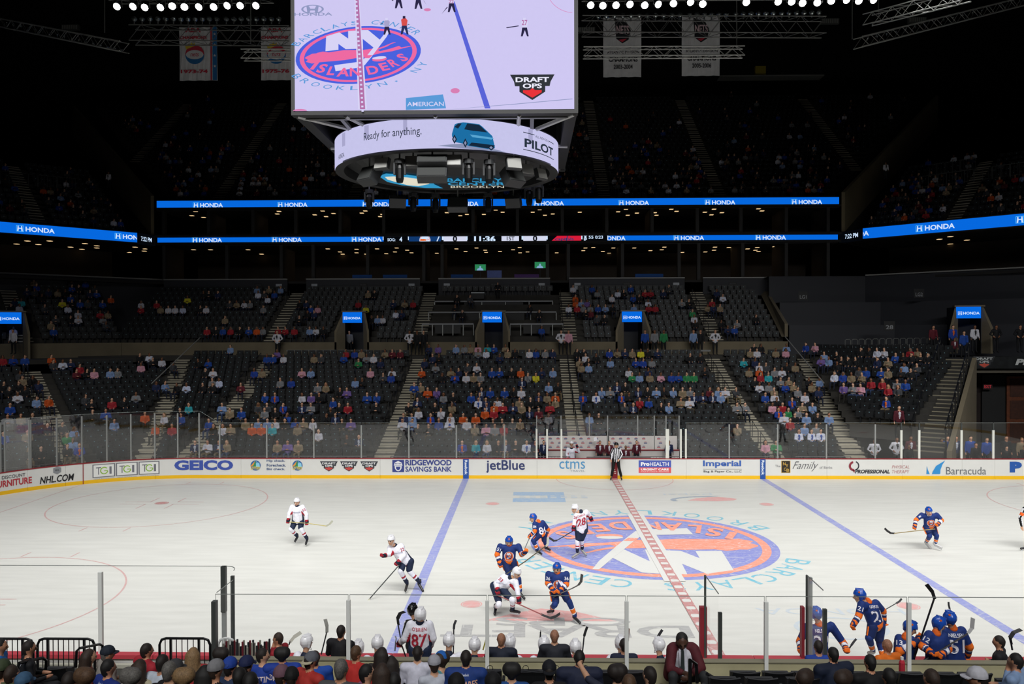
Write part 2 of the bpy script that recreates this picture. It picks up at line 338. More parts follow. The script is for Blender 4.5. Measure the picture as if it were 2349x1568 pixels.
# ---- far boards, built panel by panel
WB = mat('board_white', 'dadad6', .35, noise=.02, scale=2); YB = mat('board_yellow', 'ecb90a', .35); RB = mat('board_red', '8f2028', .4)
boards = thing('rink_boards', 'white dasher boards with yellow kick strip along the far side of the ice', 'boards', (0, BY, 0))
def bw(s, z, off=0.0): p = bp(s, -off); return (p.x, p.y - BY, z)     # local to boards
edges = [s_of(u) for u in (190, 356, 553, 667, 872, 1062, 1232, 1403, 1574, 1744, 1897, 2070, 2207, 2282)]
edges = [-33, -31.6, -30.0, -28.3] + edges + [21.95, 24, 26.3, 28.6, 31, 33]
for k in range(len(edges) - 1):
    a, b = edges[k] + .004, edges[k + 1] - .004; N = max(1, int((b - a) / .18)) if (a < -CXR + .5 or b > CXR) else 1
    mb = MB()
    for j in range(N):
        s0, s1 = a + (b - a) * j / N, a + (b - a) * (j + 1) / N
        for z0, z1, o, i in ((0.0, .175, .012, 1), (.175, 1.03, 0, 0), (1.03, 1.075, .02, 2)):
            v = [bw(s0, z0, o), bw(s1, z0, o), bw(s1, z1, o), bw(s0, z1, o), bw(s0, z0, -.1), bw(s1, z0, -.1), bw(s1, z1, -.1), bw(s0, z1, -.1)]
            mb.add(v, [(0, 1, 2, 3), (5, 4, 7, 6), (3, 2, 6, 7), (0, 3, 7, 4), (1, 5, 6, 2), (0, 4, 5, 1)], i)
    mb.build('panel', [WB, YB, RB], boards)
def adfn(off=.010): return lambda s, z, l=0: bw(s, z, off + l * .003)
def adquad(mb, u0, u1, z0, z1, i=0, l=0, off=.010):
    s0, s1 = s_of(u0), s_of(u1); N = max(1, int(abs(s1 - s0) / .15)); f = adfn(off)
    for j in range(N):
        a, b = s0 + (s1 - s0) * j / N, s0 + (s1 - s0) * (j + 1) / N; mb.quad(f(a, z0, l), f(b, z0, l), f(b, z1, l), f(a, z1, l), i)
def adtext(mb, s, u0, u1, z0, z1, i=0, l=1, bold=.012, shear=0.0):
    s0, s1 = s_of(u0), s_of(u1); V, F = txt(s, s1 - s0, z1 - z0, s0, z0, bold, shear); add_flat(mb, V, F, lambda a, b: adfn()(a, b, l), i)
def ad(mats, fn):
    mb = MB(); fn(mb); mb.build('advert', [mat('print_' + m, m, .4) for m in mats], boards)
ad(['b5343e', '44444a'], lambda mb: (adtext(mb, 'FURNITURE', -14, 73, .36, .68, 0, bold=.03), adtext(mb, 'DISCOUNT', 4, 58, .74, .9, 1)))
ad(['16161a', '8a8d92'], lambda mb: (adtext(mb, 'NHL.COM', 91, 170, .25, .6, 0, bold=.025, shear=.2), flat_poly(mb, [(s_of(131) + x, .82 + y) for x, y in ((-.18, .14), (0, .2), (.18, .14), (.18, -.08), (0, -.18), (-.18, -.08))], lambda a, b: adfn()(a, b, 1), 1), adtext(mb, 'NHL', 126, 136, .8, .9, 0, 2)))
ad(['8f2028'], lambda mb: adquad(mb, 189.5, 191.5, .0, 1.03, 0, 2, .014))
def tgi(mb, a, b):
    if 1:
        adquad(mb, a, b, .27, .95, 0, 0); adquad(mb, a + 2.5, b - 2.5, .31, .91, 3, 1)
        adtext(mb, 'T', a + 8, a + 20, .42, .8, 0, 2, 0); adtext(mb, 'I', b - 13, b - 8, .42, .8, 0, 2, 0)
        s = s_of((a + b) / 2 + 1); ring2(mb, lambda x, y: adfn()(x, y, 2), .14, .19, 1, 20, 40, 350, c=(s, .61)); adquad(mb, (a + b) / 2 + 1, (a + b) / 2 + 9, .58, .62, 1, 2)
        adtext(mb, 'OFFICE AUTOMATION', a + 3, b - 2, .18, .23, 2, 1, 0)
for p_ in ((212, 264), (266, 316), (318, 366)): ad(['6f7078', '8dbb3f', '9a9aa0', 'e6e6e3'], lambda mb, p=p_: tgi(mb, *p))
ad(['3c53a8'], lambda mb: adtext(mb, 'GEICO', 400, 535, .43, .96, 0, bold=.05))
def lotto(mb, u):
    if u > 0:
        c = s_of(u); f = lambda l: (lambda x, y: adfn()(x, y, l))
        mb.poly([f(1)(*p) for p in ell(c, .68, .27, .27, 24)], 0); flat_poly(mb, [(c - .22, .66), (c, .92), (c + .02, .9), (c + .02, .6)], f(2), 2); flat_poly(mb, [(c + .02, .6), (c + .02, .9), (c + .2, .82), (c + .23, .6)], f(2), 3)
        flat_poly(mb, [(c - .26, .66), (c - .03, .92), (c - .1, .7), (c - .25, .6)], f(3), 1); V, F = txt('NEW YORK', .2, .07, c + .01, .8, .02); add_flat(mb, V, F, f(4), 0); V, F = txt('LOTTERY', .5, .15, c - .25, .47, .03); add_flat(mb, V, F, f(4), 4)
    else:
      for t_, z, b in (('Hip check.', .84, 654), ('Forecheck.', .62, 656), ('Big check.', .4, 654)): adtext(mb, t_, 612, b, z, z + .15, 5, bold=.02)
for u_ in (586.5, 682.5, 0): ad(['2f62a0', 'e29a3a', '2f8a58', '8fd0e8', 'e8d23a', '2c4a7c'], lambda mb, u=u_: lotto(mb, u))
def drafts(mb, u):
    shield(mb, lambda a, b, l=0: adfn()(a, b, l), s_of(u), .66, .47, False, (0, 1, 2), 1)
for u_ in (754.5, 800.5, 847): ad(['3a3d42', 'c2403c', 'e8e8e8'], lambda mb, u=u_: drafts(mb, u))
def ridge(mb):
    adquad(mb, 900, 927, .34, .98); c = s_of(913.5); f = lambda l: (lambda x, y: adfn()(x, y, l))
    flat_poly(mb, [(c - .19, .66), (c - .17, .52), (c - .1, .42), (c, .38), (c + .1, .42), (c + .17, .52), (c + .19, .66)], f(1), 1); flat_poly(mb, [(c - .12, .62), (c - .1, .5), (c, .43), (c + .1, .5), (c + .12, .62)], f(2), 0)
    flat_poly(mb, [(c - .23, .68), (c + .23, .68), (c + .18, .84), (c, .93), (c - .18, .84)], f(1), 1)
    for k in range(5): mb.poly([f(2)(*p) for p in ell(c - .14 + k * .07, .78, .022, .03, 8)], 0)
    adtext(mb, 'RIDGEWOOD', 930, 1036, .69, .99, 0, bold=.035); adtext(mb, 'SAVINGS BANK', 930, 1036, .36, .63, 0, bold=.02)
ad(['323f86', 'e8e8ea'], ridge)
def rbk(mb, u0, u1):
    adquad(mb, u0, u1, 0, 1.03, 0, 2, .014); s = (s_of(u0) + s_of(u1)) / 2; V, F = txt('Reebok', .78, .14, 0, 0, .03)
    add_flat(mb, [(s - .07 + p[1], .98 - p[0]) for p in V], F, lambda a, b: adfn(.024)(a, b), 1)
ad(['1e4f9c', 'e8eef4'], lambda mb: rbk(mb, 1062.5, 1075.5)); ad(['1e4f9c', 'e8eef4'], lambda mb: rbk(mb, 1743.5, 1756))
ad(['2a3566', '8a8da0'], lambda mb: adtext(mb, 'jetBlue', 1115, 1204, .3, .98, 0, bold=.015))
ad(['4a90c0', '8f9aa6', 'b08850'], lambda mb: (adtext(mb, 'ctms', 1283, 1342, .52, .98, 0, bold=.0), adtext(mb, 'TRAVEL', 1308, 1342, .37, .46, 1, bold=0), adquad(mb, 1307.5, 1309, .5, .54, 2, 3)))
ad(['8c1e28', 'e8d8d0'], lambda mb: (adquad(mb, 1402.5, 1416.5, 0, 1.03, 0, 2, .014), adquad(mb, 1407, 1413, .36, .4, 1, 3, .014), adquad(mb, 1407, 1411, .46, .5, 1, 3, .014), adquad(mb, 1409, 1413, .27, .31, 1, 3, .014)))
ad(['4a5bb0', 'd9595c', 'f2f2f2'], lambda mb: (adquad(mb, 1465, 1539.5, .6, .97, 0), adquad(mb, 1465, 1539.5, .31, .6, 1), adtext(mb, 'Pro', 1470, 1490, .68, .88, 2, bold=.05), adtext(mb, 'HEALTH', 1491, 1534, .68, .88, 2, bold=.01), adtext(mb, 'URGENT CARE', 1470, 1534, .44, .55, 2, bold=.05), adtext(mb, 'WALK-IN | ADULTS | PEDIATRICS', 1470, 1534, .34, .4, 2, bold=0)))
ad(['3b62ae', '3a3a40'], lambda mb: (adtext(mb, 'Imperial', 1612.5, 1700, .58, .97, 0, bold=.03), adquad(mb, 1612.5, 1702, .505, .515, 1), adtext(mb, 'Bag & Paper Co., LLC', 1614, 1701, .31, .45, 1, bold=.01)))
ad(['8b8b8e', '26221a', 'd0a848', '55555a'], lambda mb: (adtext(mb, 'The', 1778, 1790, .62, .74, 0, bold=0), adquad(mb, 1792, 1813, .32, .96, 2), adquad(mb, 1793, 1812, .34, .94, 1, 1), adtext(mb, 'N', 1796, 1802, .72, .88, 2, 2), adtext(mb, 'Y', 1802, 1808, .62, .78, 2, 2), adtext(mb, 'C', 1798, 1803, .44, .6, 2, 2), adtext(mb, 'B', 1804, 1810, .38, .54, 2, 2), adtext(mb, 'Family', 1818, 1877, .4, .92, 3, bold=-.008, shear=.5), adtext(mb, 'of Banks', 1880, 1909, .54, .68, 0, bold=0)))
def ppt(mb):
    c = s_of(1958.5); f = lambda x, y: adfn()(x, y, 1)
    ring2(mb, f, .15, .26, 0, 24, 100, 275, c=(c, .68)); ring2(mb, f, .19, .25, 1, 24, -80, 70, c=(c + .03, .7)); flat_poly(mb, [(c - .06, .44), (c + .06, .5), (c + .03, .32)], f, 0)
    adtext(mb, 'PROFESSIONAL', 1961, 2041, .3, .5, 1, bold=.04, shear=.2); adtext(mb, 'PHYSICAL', 2046, 2086, .56, .72, 2, bold=-.005, shear=.2); adtext(mb, 'THERAPY', 2046, 2086, .31, .48, 2, bold=-.005, shear=.2)
ad(['8a2c3a', '2c2c34', 'b07070'], ppt)
def cuda(mb):
    s0, s1 = s_of(2125), s_of(2168); f = lambda x, y: adfn()(x, y, 1)
    flat_poly(mb, [(s0, .27), (s0 + .02, .7), (s0 + .07, .5), (s0 + .17, .27)], f, 0); flat_poly(mb, [(s0 + .28, .27), (s0 + .32, .4), (s0 + .5, .7), (s1, .98), (s1 - .15, .75), (s1 - .24, .5), (s1 - .25, .3), (s1 - .3, .27)], f, 0)
    adtext(mb, 'Barracuda', 2170, 2262, .25, .64, 1, bold=0)
ad(['2f8ccc', '66696e'], cuda)
ad(['2255a4'], lambda mb: adtext(mb, 'P', 2316, 2344, .36, .92, 0, bold=.08))

# ---- glass
def glass_mat(name='arena_glass', k=.085, tint=(1, 1, 1)):
    if name in _M: return _M[name]
    m = bpy.data.materials.new(name); m.use_nodes = True; nt = m.node_tree; nt.nodes.clear()
    t = nt.nodes.new('ShaderNodeBsdfTransparent'); g = nt.nodes.new('ShaderNodeBsdfGlossy'); x = nt.nodes.new('ShaderNodeMixShader'); o = nt.nodes.new('ShaderNodeOutputMaterial')
    t.inputs[0].default_value = (*tint, 1); g.inputs['Roughness'].default_value = .02; x.inputs[0].default_value = k
    nt.links.new(t.outputs[0], x.inputs[1]); nt.links.new(g.outputs[0], x.inputs[2]); nt.links.new(x.outputs[0], o.inputs[0]); _M[name] = m; return m
GL = glass_mat(); GE = mat('glass_edge', '9aa09c', .3); POST = mat('post_aluminium', '9a9c9a', .35, metal=.3); POSTW = mat('post_white', 'd8d9d0', .5); POSTD = mat('post_dark', '3c403e', .5)
screen = thing('rink_glass', 'run of clear safety glass standing on the far boards', 'glass barrier', (0, BY, 0))
def pane(parent, a, b, z0, z1, fn, za=None):
    N = max(1, int(abs(b - a) / .5)) if a < -CXR or b > CXR else 1; mb = MB(); za = z1 if za is None else za
    for j in range(N):
        s0, s1 = a + (b - a) * j / N, a + (b - a) * (j + 1) / N; t0 = za + (z1 - za) * j / N; t1 = za + (z1 - za) * (j + 1) / N
        mb.quad(fn(s0, z0, -.04), fn(s1, z0, -.04), fn(s1, t1, -.04), fn(s0, t0, -.04), 0)
        mb.obox((Vector(fn(s0, t0, -.04)) + Vector(fn(s1, t1, -.04))) / 2, (Vector(fn(s1, t1, -.04)) - Vector(fn(s0, t0, -.04))) / 2, (0, .006, 0), (0, 0, .006), 1)
    mb.build('pane', [GL, GE], parent)
def gpost(parent, s, z0, z1, fn, m, wd=.035):
    p = Vector(fn(s, z0, -.04)); MB().box((p.x - wd, p.y - .03, z0), (p.x + wd, p.y + .03, z1)).build('post', m, parent)
pu = [13, 72, 131.5, 189, 246, 301, 355.5, 408, 457, 504, 612, 720, 829, 938, 1047, 1157.5]
ps = [-32.5, -31.2, -29.9] + [s_of(u, 1030) for u in pu]
for k in range(len(ps)):
    tall = k < 12
    gpost(screen, ps[k], 1.07, 3.45 if tall else 2.8, bw, POST)
    if k < len(ps) - 1: pane(screen, ps[k] + .02, ps[k + 1] - .02, 1.075, 3.55 if k < 11 else 2.93, bw, 3.55 if k <= 11 else 2.93)
pr = [s_of(u, 1030) for u in (1606, 1673, 1784, 1896, 2008, 2068, 2109, 2206, 2279)] + [23.5, 25.5, 27.5, 29.5]
pane(screen, s_of(1574), pr[0], 1.075, 2.93, bw)
for k in range(len(pr)):
    white = k in (5, 6, 7, 8)
    if k: gpost(screen, pr[k], 1.07, 2.55 if white else 2.85, bw, POSTW if white else POST, .055 if white else .035)
    if white: gpost(screen, pr[k], 2.55, 2.93, bw, POSTD, .03)
    if k < len(pr) - 1: pane(screen, pr[k] + .02, pr[k + 1] - .02, 1.075, 2.93, bw)
pane(screen, s_of(1157.5), s_of(1231), 1.075, 2.93, bw)
# short glass in front of the penalty boxes and timekeepers, with white posts
for u in (1231, 1255, 1288, 1529, 1533, 1562, 1573.5):
    gpost(screen, s_of(u), 1.07, 2.6, bw, POSTW, .045); 
# ---- penalty boxes and timekeepers' bench behind the far glass
pb = thing('penalty_box', 'glazed penalty boxes and scorekeepers bench with white sponsor boards', 'penalty box', (0, BY, 0))
x0, x1 = at(1232, 1000, 13).x, at(1574, 1000, 13).x
yb = 2.0
for k, (ua, ub) in enumerate(((1236, 1392), (1397, 1500), (1502, 1553))):
    a, b = at(ua, 1020, BY + yb).x, at(ub, 1020, BY + yb).x
    bo = MB().box((a, yb - .03, 1.25), (b, yb, 2.0)).build('sign_board', mat('sign_white', 'c9c4c0', .5), pb)
    m2 = MB(); n_ = int((b - a) / .42)
    for r_ in range(3):
        for c_ in range(n_):
            m2.box((a + .12 + c_ * .42 + .1 * (r_ % 2), yb - .036, 1.35 + r_ * .23), (a + .3 + c_ * .42 + .1 * (r_ % 2), yb - .031, 1.4 + r_ * .23), (c_ + r_) % 2)
            m2.box((a + .15 + c_ * .42 + .1 * (r_ % 2), yb - .036, 1.42 + r_ * .23), (a + .27 + c_ * .42 + .1 * (r_ % 2), yb - .031, 1.45 + r_ * .23), (c_ + r_ + 1) % 2)
    m2.build('print', [mat('print_red', 'b05058', .5), mat('print_navy', '505a80', .5)], bo)['kind'] = 'stuff'
MB().box((x0, yb, 0), (x1, yb + .1, 1.25)).build('back_wall', mat('sign_white', 'c9c4c0'), pb)
MB().box((x0, yb - .05, 1.2), (x1, yb, 1.25)).build('red_rail', RB, pb)
MB().box((at(1345, 1040, 14).x, .3, .7), (at(1490, 1040, 14).x, .9, 1.02)).build('desk', mat('desk_grey', '6a6664', .5), pb)
MB().box((x0, 1.4, .2), (at(1330, 1040, 14.5).x, 1.8, .65)).build('bench_seat', mat('desk_grey', '6a6664'), pb)
MB().box((at(1495, 1040, 14.5).x, 1.4, .2), (x1, 1.8, .65)).build('bench_seat', mat('desk_grey', '6a6664'), pb)
fnb = lambda s, z, o=0: (s, yb + .05, z)
xs = [x0] + [at(u, 1000, BY + yb).x for u in (1287, 1352, 1394, 1463, 1501, 1528)] + [x1]
for k in range(len(xs)):
    MB().box((xs[k] - .03, yb + .02, 1.25), (xs[k] + .03, yb + .08, 3.1)).build('post', POST, pb)
    if k < len(xs) - 1:
        MB().quad((xs[k], yb + .05, 1.25), (xs[k + 1], yb + .05, 1.25), (xs[k + 1], yb + .05, 3.15), (xs[k], yb + .05, 3.15)).build('pane', GL, pb)
for x in (x0, at(1345, 1000, 14).x, at(1490, 1000, 14).x, x1):
    MB().quad((x, .05, 1.07), (x, yb, 1.07), (x, yb, 3.1), (x, .05, 2.9)).build('pane', GL, pb)
# ---- the near and end boards (their inner faces show up in the glass)
nb = thing('near_boards', 'near side dasher boards with red top rail before the team benches', 'boards', (0, -BY, 0))
GAPY = MB()
def nearseg(a, b, parent=nb):
    mb = MB(); mb.box((a, -.1, 0), (b, -.012, .175), 1); mb.box((a, -.1, .175), (b, 0, 1.0), 0); mb.box((a, -.16, 1.0), (b, .02, 1.08), 2)
    return mb.build('panel', [WB, YB, mat('rail_red', 'b8404a', .4)], parent)
for a in np.arange(-21.9, 21.9, 2.44): nearseg(a, min(a + 2.43, 21.95))
for cx in (-CXR, CXR):
    for yy, a0 in ((-BY + RC, 180 if cx < 0 else 270),) + (() if cx < 0 else ()):
        for k in range(6):
            a, b = math.radians(a0 + 15 * k), math.radians(a0 + 15 * k + 15); mb = MB()
            for z0, z1, i in ((0, .175, 1), (.175, 1.03, 0), (1.03, 1.08, 2)):
                q = lambda t, r_, z: (cx + r_ * math.cos(t), yy + BY + r_ * math.sin(t), z)
                mb.add([q(a, RC, z0), q(b, RC, z0), q(b, RC, z1), q(a, RC, z1), q(a, RC + .1, z0), q(b, RC + .1, z0), q(b, RC + .1, z1), q(a, RC + .1, z1)], [(0, 1, 2, 3), (5, 4, 7, 6), (3, 2, 6, 7)], i)
            mb.build('panel', [WB, YB, RB], nb)
# ================================================================ BOWL: seating tiers, walls, suites, ribbons
CON = mat('dark_concrete', '34322e', .9, noise=.15, scale=1.2); CONL = mat('step_concrete', 'a8a290', .85, noise=.1, scale=3); CONB = mat('beige_concrete', '6e6552', .9, noise=.12, scale=.8)
BLK = mat('black_paint', '121314', .6); WALLD = mat('black_panel', '15161a', .6); RAILK = mat('rail_black', '18191b', .4, metal=.4); RAILG = mat('rail_grey', '8d908e', .4, metal=.4)
TRIMG = mat('coping_grey', '8f8f8c', .5)
class Sec:
    def __init__(s, O, ang, rows, lo, hi, z, depth=.84, aisles=()):
        s.O = Vector((O[0], O[1], 0)); a = math.radians(ang); s.T = Vector((math.cos(a), math.sin(a), 0)); s.N = Vector((-math.sin(a), math.cos(a), 0))
        s.rows = rows; s.lo = lo; s.hi = hi; s.z = z; s.d = depth; s.aisles = aisles; s.rz = a; s.holes = []
    def P(s, t, d, z=0.0): p = s.O + s.T * t + s.N * d; return Vector((p.x, p.y, z))
    def pick(s, u, v, head=1.2):          # which row a head seen at (u, v) sits in
        r = ray(u, v); best = None
        for i in range(s.rows):
            c = s.P(0, i * s.d + .5, 0); k = (c - CAMP).dot(s.N) / r.dot(s.N); p = CAMP + r * k
            e = abs(p.z - (s.z(i) + head)); t = (p - s.O).dot(s.T)
            if s.lo(i) - .6 <= t <= s.hi(i) + .6 and (best is None or e < best[0]): best = (e, i, t)
        return best
zl = lambda i: .45 + .2 * i + .0035 * i * i
AIS = (-23.8, -12.6, -1.6, 9.2)
S_C = Sec((0, 14.6), 0, 20, lambda i: -25.0 - .24 * i, lambda i: 12.6 + .13 * i, zl, aisles=AIS)
S_L = Sec((-26.2, 14.3), 40, 18, lambda i: -14.0, lambda i: .375 * i - .2, lambda i: zl(i) + .1, aisles=(-2.6, -9.5))
S_R = Sec((14.0, 18.6), -43, 13, lambda i: .74 - .57 * i, lambda i: 3.8 - .05 * i, lambda i: 2.3 + .3 * i, aisles=())
z2 = lambda i: 6.9 + .45 * i
S_2 = Sec((0, 33.6), 0, 10, lambda i: -37.0, lambda i: 15.2 if i < 9 else 14.6, z2, aisles=(-24.8, -13.1, -1.2, 10.2))
S_2L = Sec((-36.5, 33.6), 41, 10, lambda i: -14.0 , lambda i: 0.0 + .0 * i, z2, aisles=(-6.5,))
S_U = Sec((0, 44.0), 0, 25, lambda i: -36.5 - .74 * i, lambda i: 22.0 + .74 * i, lambda i: 19.6 + .6 * i, depth=.82, aisles=(-44, -33, -20.5, -9, 2.5, 13, 27))
S_UL = Sec((-39.0, 40.5), 45, 12, lambda i: -14, lambda i: -.5 , lambda i: 16.3 + .55 * i, depth=.82, aisles=(-7,))
S_UR = Sec((24.3, 40.9), -44, 12, lambda i: .5, lambda i: 15, lambda i: 16.3 + .55 * i, depth=.82, aisles=(7,))
SECS = dict(C=S_C, L=S_L, R=S_R, T=S_2, TL=S_2L, U=S_U, UL=S_UL, UR=S_UR)
VOMS = [(at(775, 760, 34).x, at(845, 760, 34).x), (at(1095, 760, 34).x, at(1166, 760, 34).x), (at(1415, 760, 34).x, at(1487, 760, 34).x)]
def blocked(s, i, t, w=.27):
    if s is S_2 and i < 5 and any(a - .6 < t < b + .6 for a, b in VOMS): return True
    if s is S_2 and -12.6 < t < -1.9 and i < 9: return True      # press tables
    return any(abs(t - a) < .62 + w for a in s.aisles)
def tier(name, s, m, label):
    mb = MB()
    for i in range(s.rows):
        ex_ = 1.7 if s is S_C else .3; a, b, z = s.lo(i) - ex_, s.hi(i) + ex_, s.z(i); zb = s.z(i - 1) if i else z - .6
        segs = [(a, b)]
        if s is S_2 and i < 4:
            segs = []; x = a
            for va, vb in VOMS: segs.append((x, va)); x = vb
            segs.append((x, b))
        for p, q in segs:
            c = [s.P(p, i * s.d, 0), s.P(q, i * s.d, 0), s.P(q, (i + 1) * s.d, 0), s.P(p, (i + 1) * s.d, 0)]
            V = [(v.x, v.y, zb - .15) for v in c] + [(v.x, v.y, z) for v in c]
            mb.add(V, [(4, 5, 6, 7), (0, 1, 5, 4), (1, 2, 6, 5), (3, 0, 4, 7), (2, 3, 7, 6), (0, 3, 2, 1)])
    o = mb.build(name, m, kind='structure'); tag(o, label)
    for aa in list(s.aisles) + (['lo', 'hi'] if s is S_C else []):    # stair flights: two steps to a row
        st = MB()
        for i in range(s.rows):
            a = s.lo(i) - .95 if aa == 'lo' else (s.hi(i) + .95 if aa == 'hi' else aa)
            if not (s.lo(i) - 1 < a < s.hi(i) + 1): continue
            z0 = s.z(i); rise = (s.z(i + 1) - z0)
            for h, d0 in ((rise * 0 + .03, 0), (rise * .5, .42)):
                c = [s.P(a - .55, i * s.d + d0 + (.42 if h > .04 else 0) - (.42 if h > .04 else 0), 0)]
                p0 = s.P(a - .55, i * s.d + d0, 0); p1 = s.P(a + .55, i * s.d + d0, 0); p2 = s.P(a + .55, i * s.d + .84, 0); p3 = s.P(a - .55, i * s.d + .84, 0)
                V = [(p.x, p.y, z0 - .05) for p in (p0, p1, p2, p3)] + [(p.x, p.y, z0 + h) for p in (p0, p1, p2, p3)]
                st.add(V, [(4, 5, 6, 7)], 1); st.add(V, [(0, 1, 5, 4), (1, 2, 6, 5), (3, 0, 4, 7)], 0)
                n0 = s.P(a - .55, i * s.d + d0 - .012, 0); n1 = s.P(a + .55, i * s.d + d0 - .012, 0)
                st.add([(n0.x, n0.y, z0 + h - .07), (n1.x, n1.y, z0 + h - .07), (n1.x, n1.y, z0 + h), (n0.x, n0.y, z0 + h)], [(0, 1, 2, 3)], 1)
        q = st.build('stair_steps', [CON, CONL], o); q['kind'] = 'stuff'
    return o
tier('floor', S_C, CON, 'stepped concrete floor of the lower seating bowl')
tier('floor', S_L, CON, 'stepped concrete floor of the curved corner seating')
tier('floor', S_R, CON, 'stepped concrete floor of the short angled stand beside the tunnel')
tier('floor', S_2, CON, 'stepped concrete floor of the second seating tier')
tier('floor', S_2L, CON, 'stepped concrete floor of the second tier corner')
tier('floor', S_U, CON, 'steep stepped floor of the dark upper deck')
tier('floor', S_UL, CON, 'stepped floor of the upper corner stand above the scoreboard ribbon, dark')
tier('floor', S_UR, CON, 'stepped floor of the upper corner stand opposite, dark')
def wall(name, a, b, z0, z1, m, label, th=.15, parent=None):
    a, b = Vector((a[0], a[1], 0)), Vector((b[0], b[1], 0)); d = (b - a); n = Vector((-d.y, d.x, 0)).normalized() * th / 2
    c = (a + b) / 2; o = MB().obox((c.x + n.x, c.y + n.y, (z0 + z1) / 2), d / 2, n, (0, 0, (z1 - z0) / 2)).build(name, m, parent, kind='structure' if not parent else None)
    if label: tag(o, label)
    return o
# ground slab round the rink, concourse slabs
tag(MB().box((-70, -45, -.4), (60, 13.1, -.12)).build('floor', CON, kind='structure'), 'concrete slab under the rink')
tag(MB().box((-70, 13.08, -.12), (60, 34, .02)).build('floor', CON, kind='structure'), 'dark floor between the boards and the front row')
tag(MB().box((-45, 31.38, 5.6), (16.5, 34.2, 5.95)).build('floor', CON, kind='structure'), 'cross aisle floor between the two seating tiers')
for k, (a, b) in enumerate([(-37.2, VOMS[0][0])] + [(VOMS[j][1], VOMS[j + 1][0]) for j in range(2)] + [(VOMS[2][1], 15.6)]):
    wall('wall_concourse_%d' % (k + 1), (a, 33.5), (b, 33.5), 5.9, 6.95, CONB, 'low beige concrete wall behind the cross aisle')
wall('wall_concourse_5', (-36.5, 33.5), (-47.5, 23.9), 5.6, 6.95, CONB, 'low beige concrete wall curving behind the corner stand')
tag(MB().obox((-41, 26.5, 5.7), (8, 7, 0), (1.4, -1.5, 0), (0, 0, .15)).build('floor', CON, kind='structure'), 'cross aisle floor round the corner')
# front railing of the lower bowl
BLUE = emis('led_blue', '0668de', 1.0, .02); WHT = emis('led_white', 'cfe4ff', 1.0); DKB = emis('led_dark', '04060a', 1.0); CYN = emis('led_cyan', '58c8ff', 1.0)
def honda(mb, f, x, y, h, i=1, j=2, l=1):          # H badge and the word, height h, left at x
    g = lambda a, b, ll=l: f(x + a, y + b, ll)
    w_ = h * 1.05
    mb.add([g(*p) for p in ((0, 0), (w_, 0), (w_, h * .06), (0, h * .06))], [(0, 1, 2, 3)], j); mb.add([g(*p) for p in ((0, h * .94), (w_, h * .94), (w_, h), (0, h))], [(0, 1, 2, 3)], j)
    for a in (0, w_ * .94): mb.add([g(a, 0), g(a + w_ * .06, 0), g(a + w_ * .06, h), g(a, h)], [(0, 1, 2, 3)], j)
    for P in ([(.12, .08), (.3, .08), (.34, .45), (.66, .45), (.7, .08), (.88, .08), (.8, .92), (.68, .92), (.66, .6), (.34, .6), (.32, .92), (.2, .92)],):
        flat_poly(mb, [(p[0] * w_, p[1] * h) for p in P], lambda a, b: g(a, b, l + 1), i)
    V, F = txt('HONDA', h * 4.2, h * .78, w_ * 1.25, h * .1, .03); add_flat(mb, V, F, lambda a, b: g(a, b, l + 1), i)
def ribbon(label, a, b, z0, z1, words, seg=None):
    a, b = Vector((a[0], a[1], 0)), Vector((b[0], b[1], 0)); d = (b - a).normalized(); n = Vector((d.y, -d.x, 0)); L = (b - a).length
    r = thing('ribbon_board', label, 'led board', (a.x, a.y, z0), 'blue ribbon boards')
    f = lambda s, z, l=0: tuple(d * s + n * (.02 + l * .004) + Vector((0, 0, z)))
    H = z1 - z0; mb = MB(); mb.obox(d * (L / 2) - n * .12 + Vector((0, 0, H / 2)), d * (L / 2), n * .12, (0, 0, H / 2 + .1)); mb.build('housing', BLK, r)
    mb = MB(); mb.quad(f(0, 0), f(L, 0), f(L, H), f(0, H)); mb.build('screen', BLUE, r)
    for s in words:
        mb = MB(); honda(mb, lambda x_, y_, l_=0: f(min(max(x_, .02), L - .02), y_, l_), s, H * .2, H * .6); mb.build('lettering', [WHT, WHT, CYN], r)
    return r, f, L, H
wx = lambda u: at(u, 470, 42.9).x + 37.95
r2, f2, L2, H2 = ribbon('long upper blue ribbon screen across the stand, under the upper deck', (-37.95, 43), (23.1, 43), 18.8, 19.62, [wx(u) for u in (442, 636, 830, 1028, 1224, 1419, 1617, 1816)])
r1, f1, L1, H1 = ribbon('long lower blue ribbon screen with the game score in its middle', (-37.9, 43), (23.0, 43), 15.66, 16.48, [wx(u) for u in (438, 621, 804, 1364, 1544, 1732)])
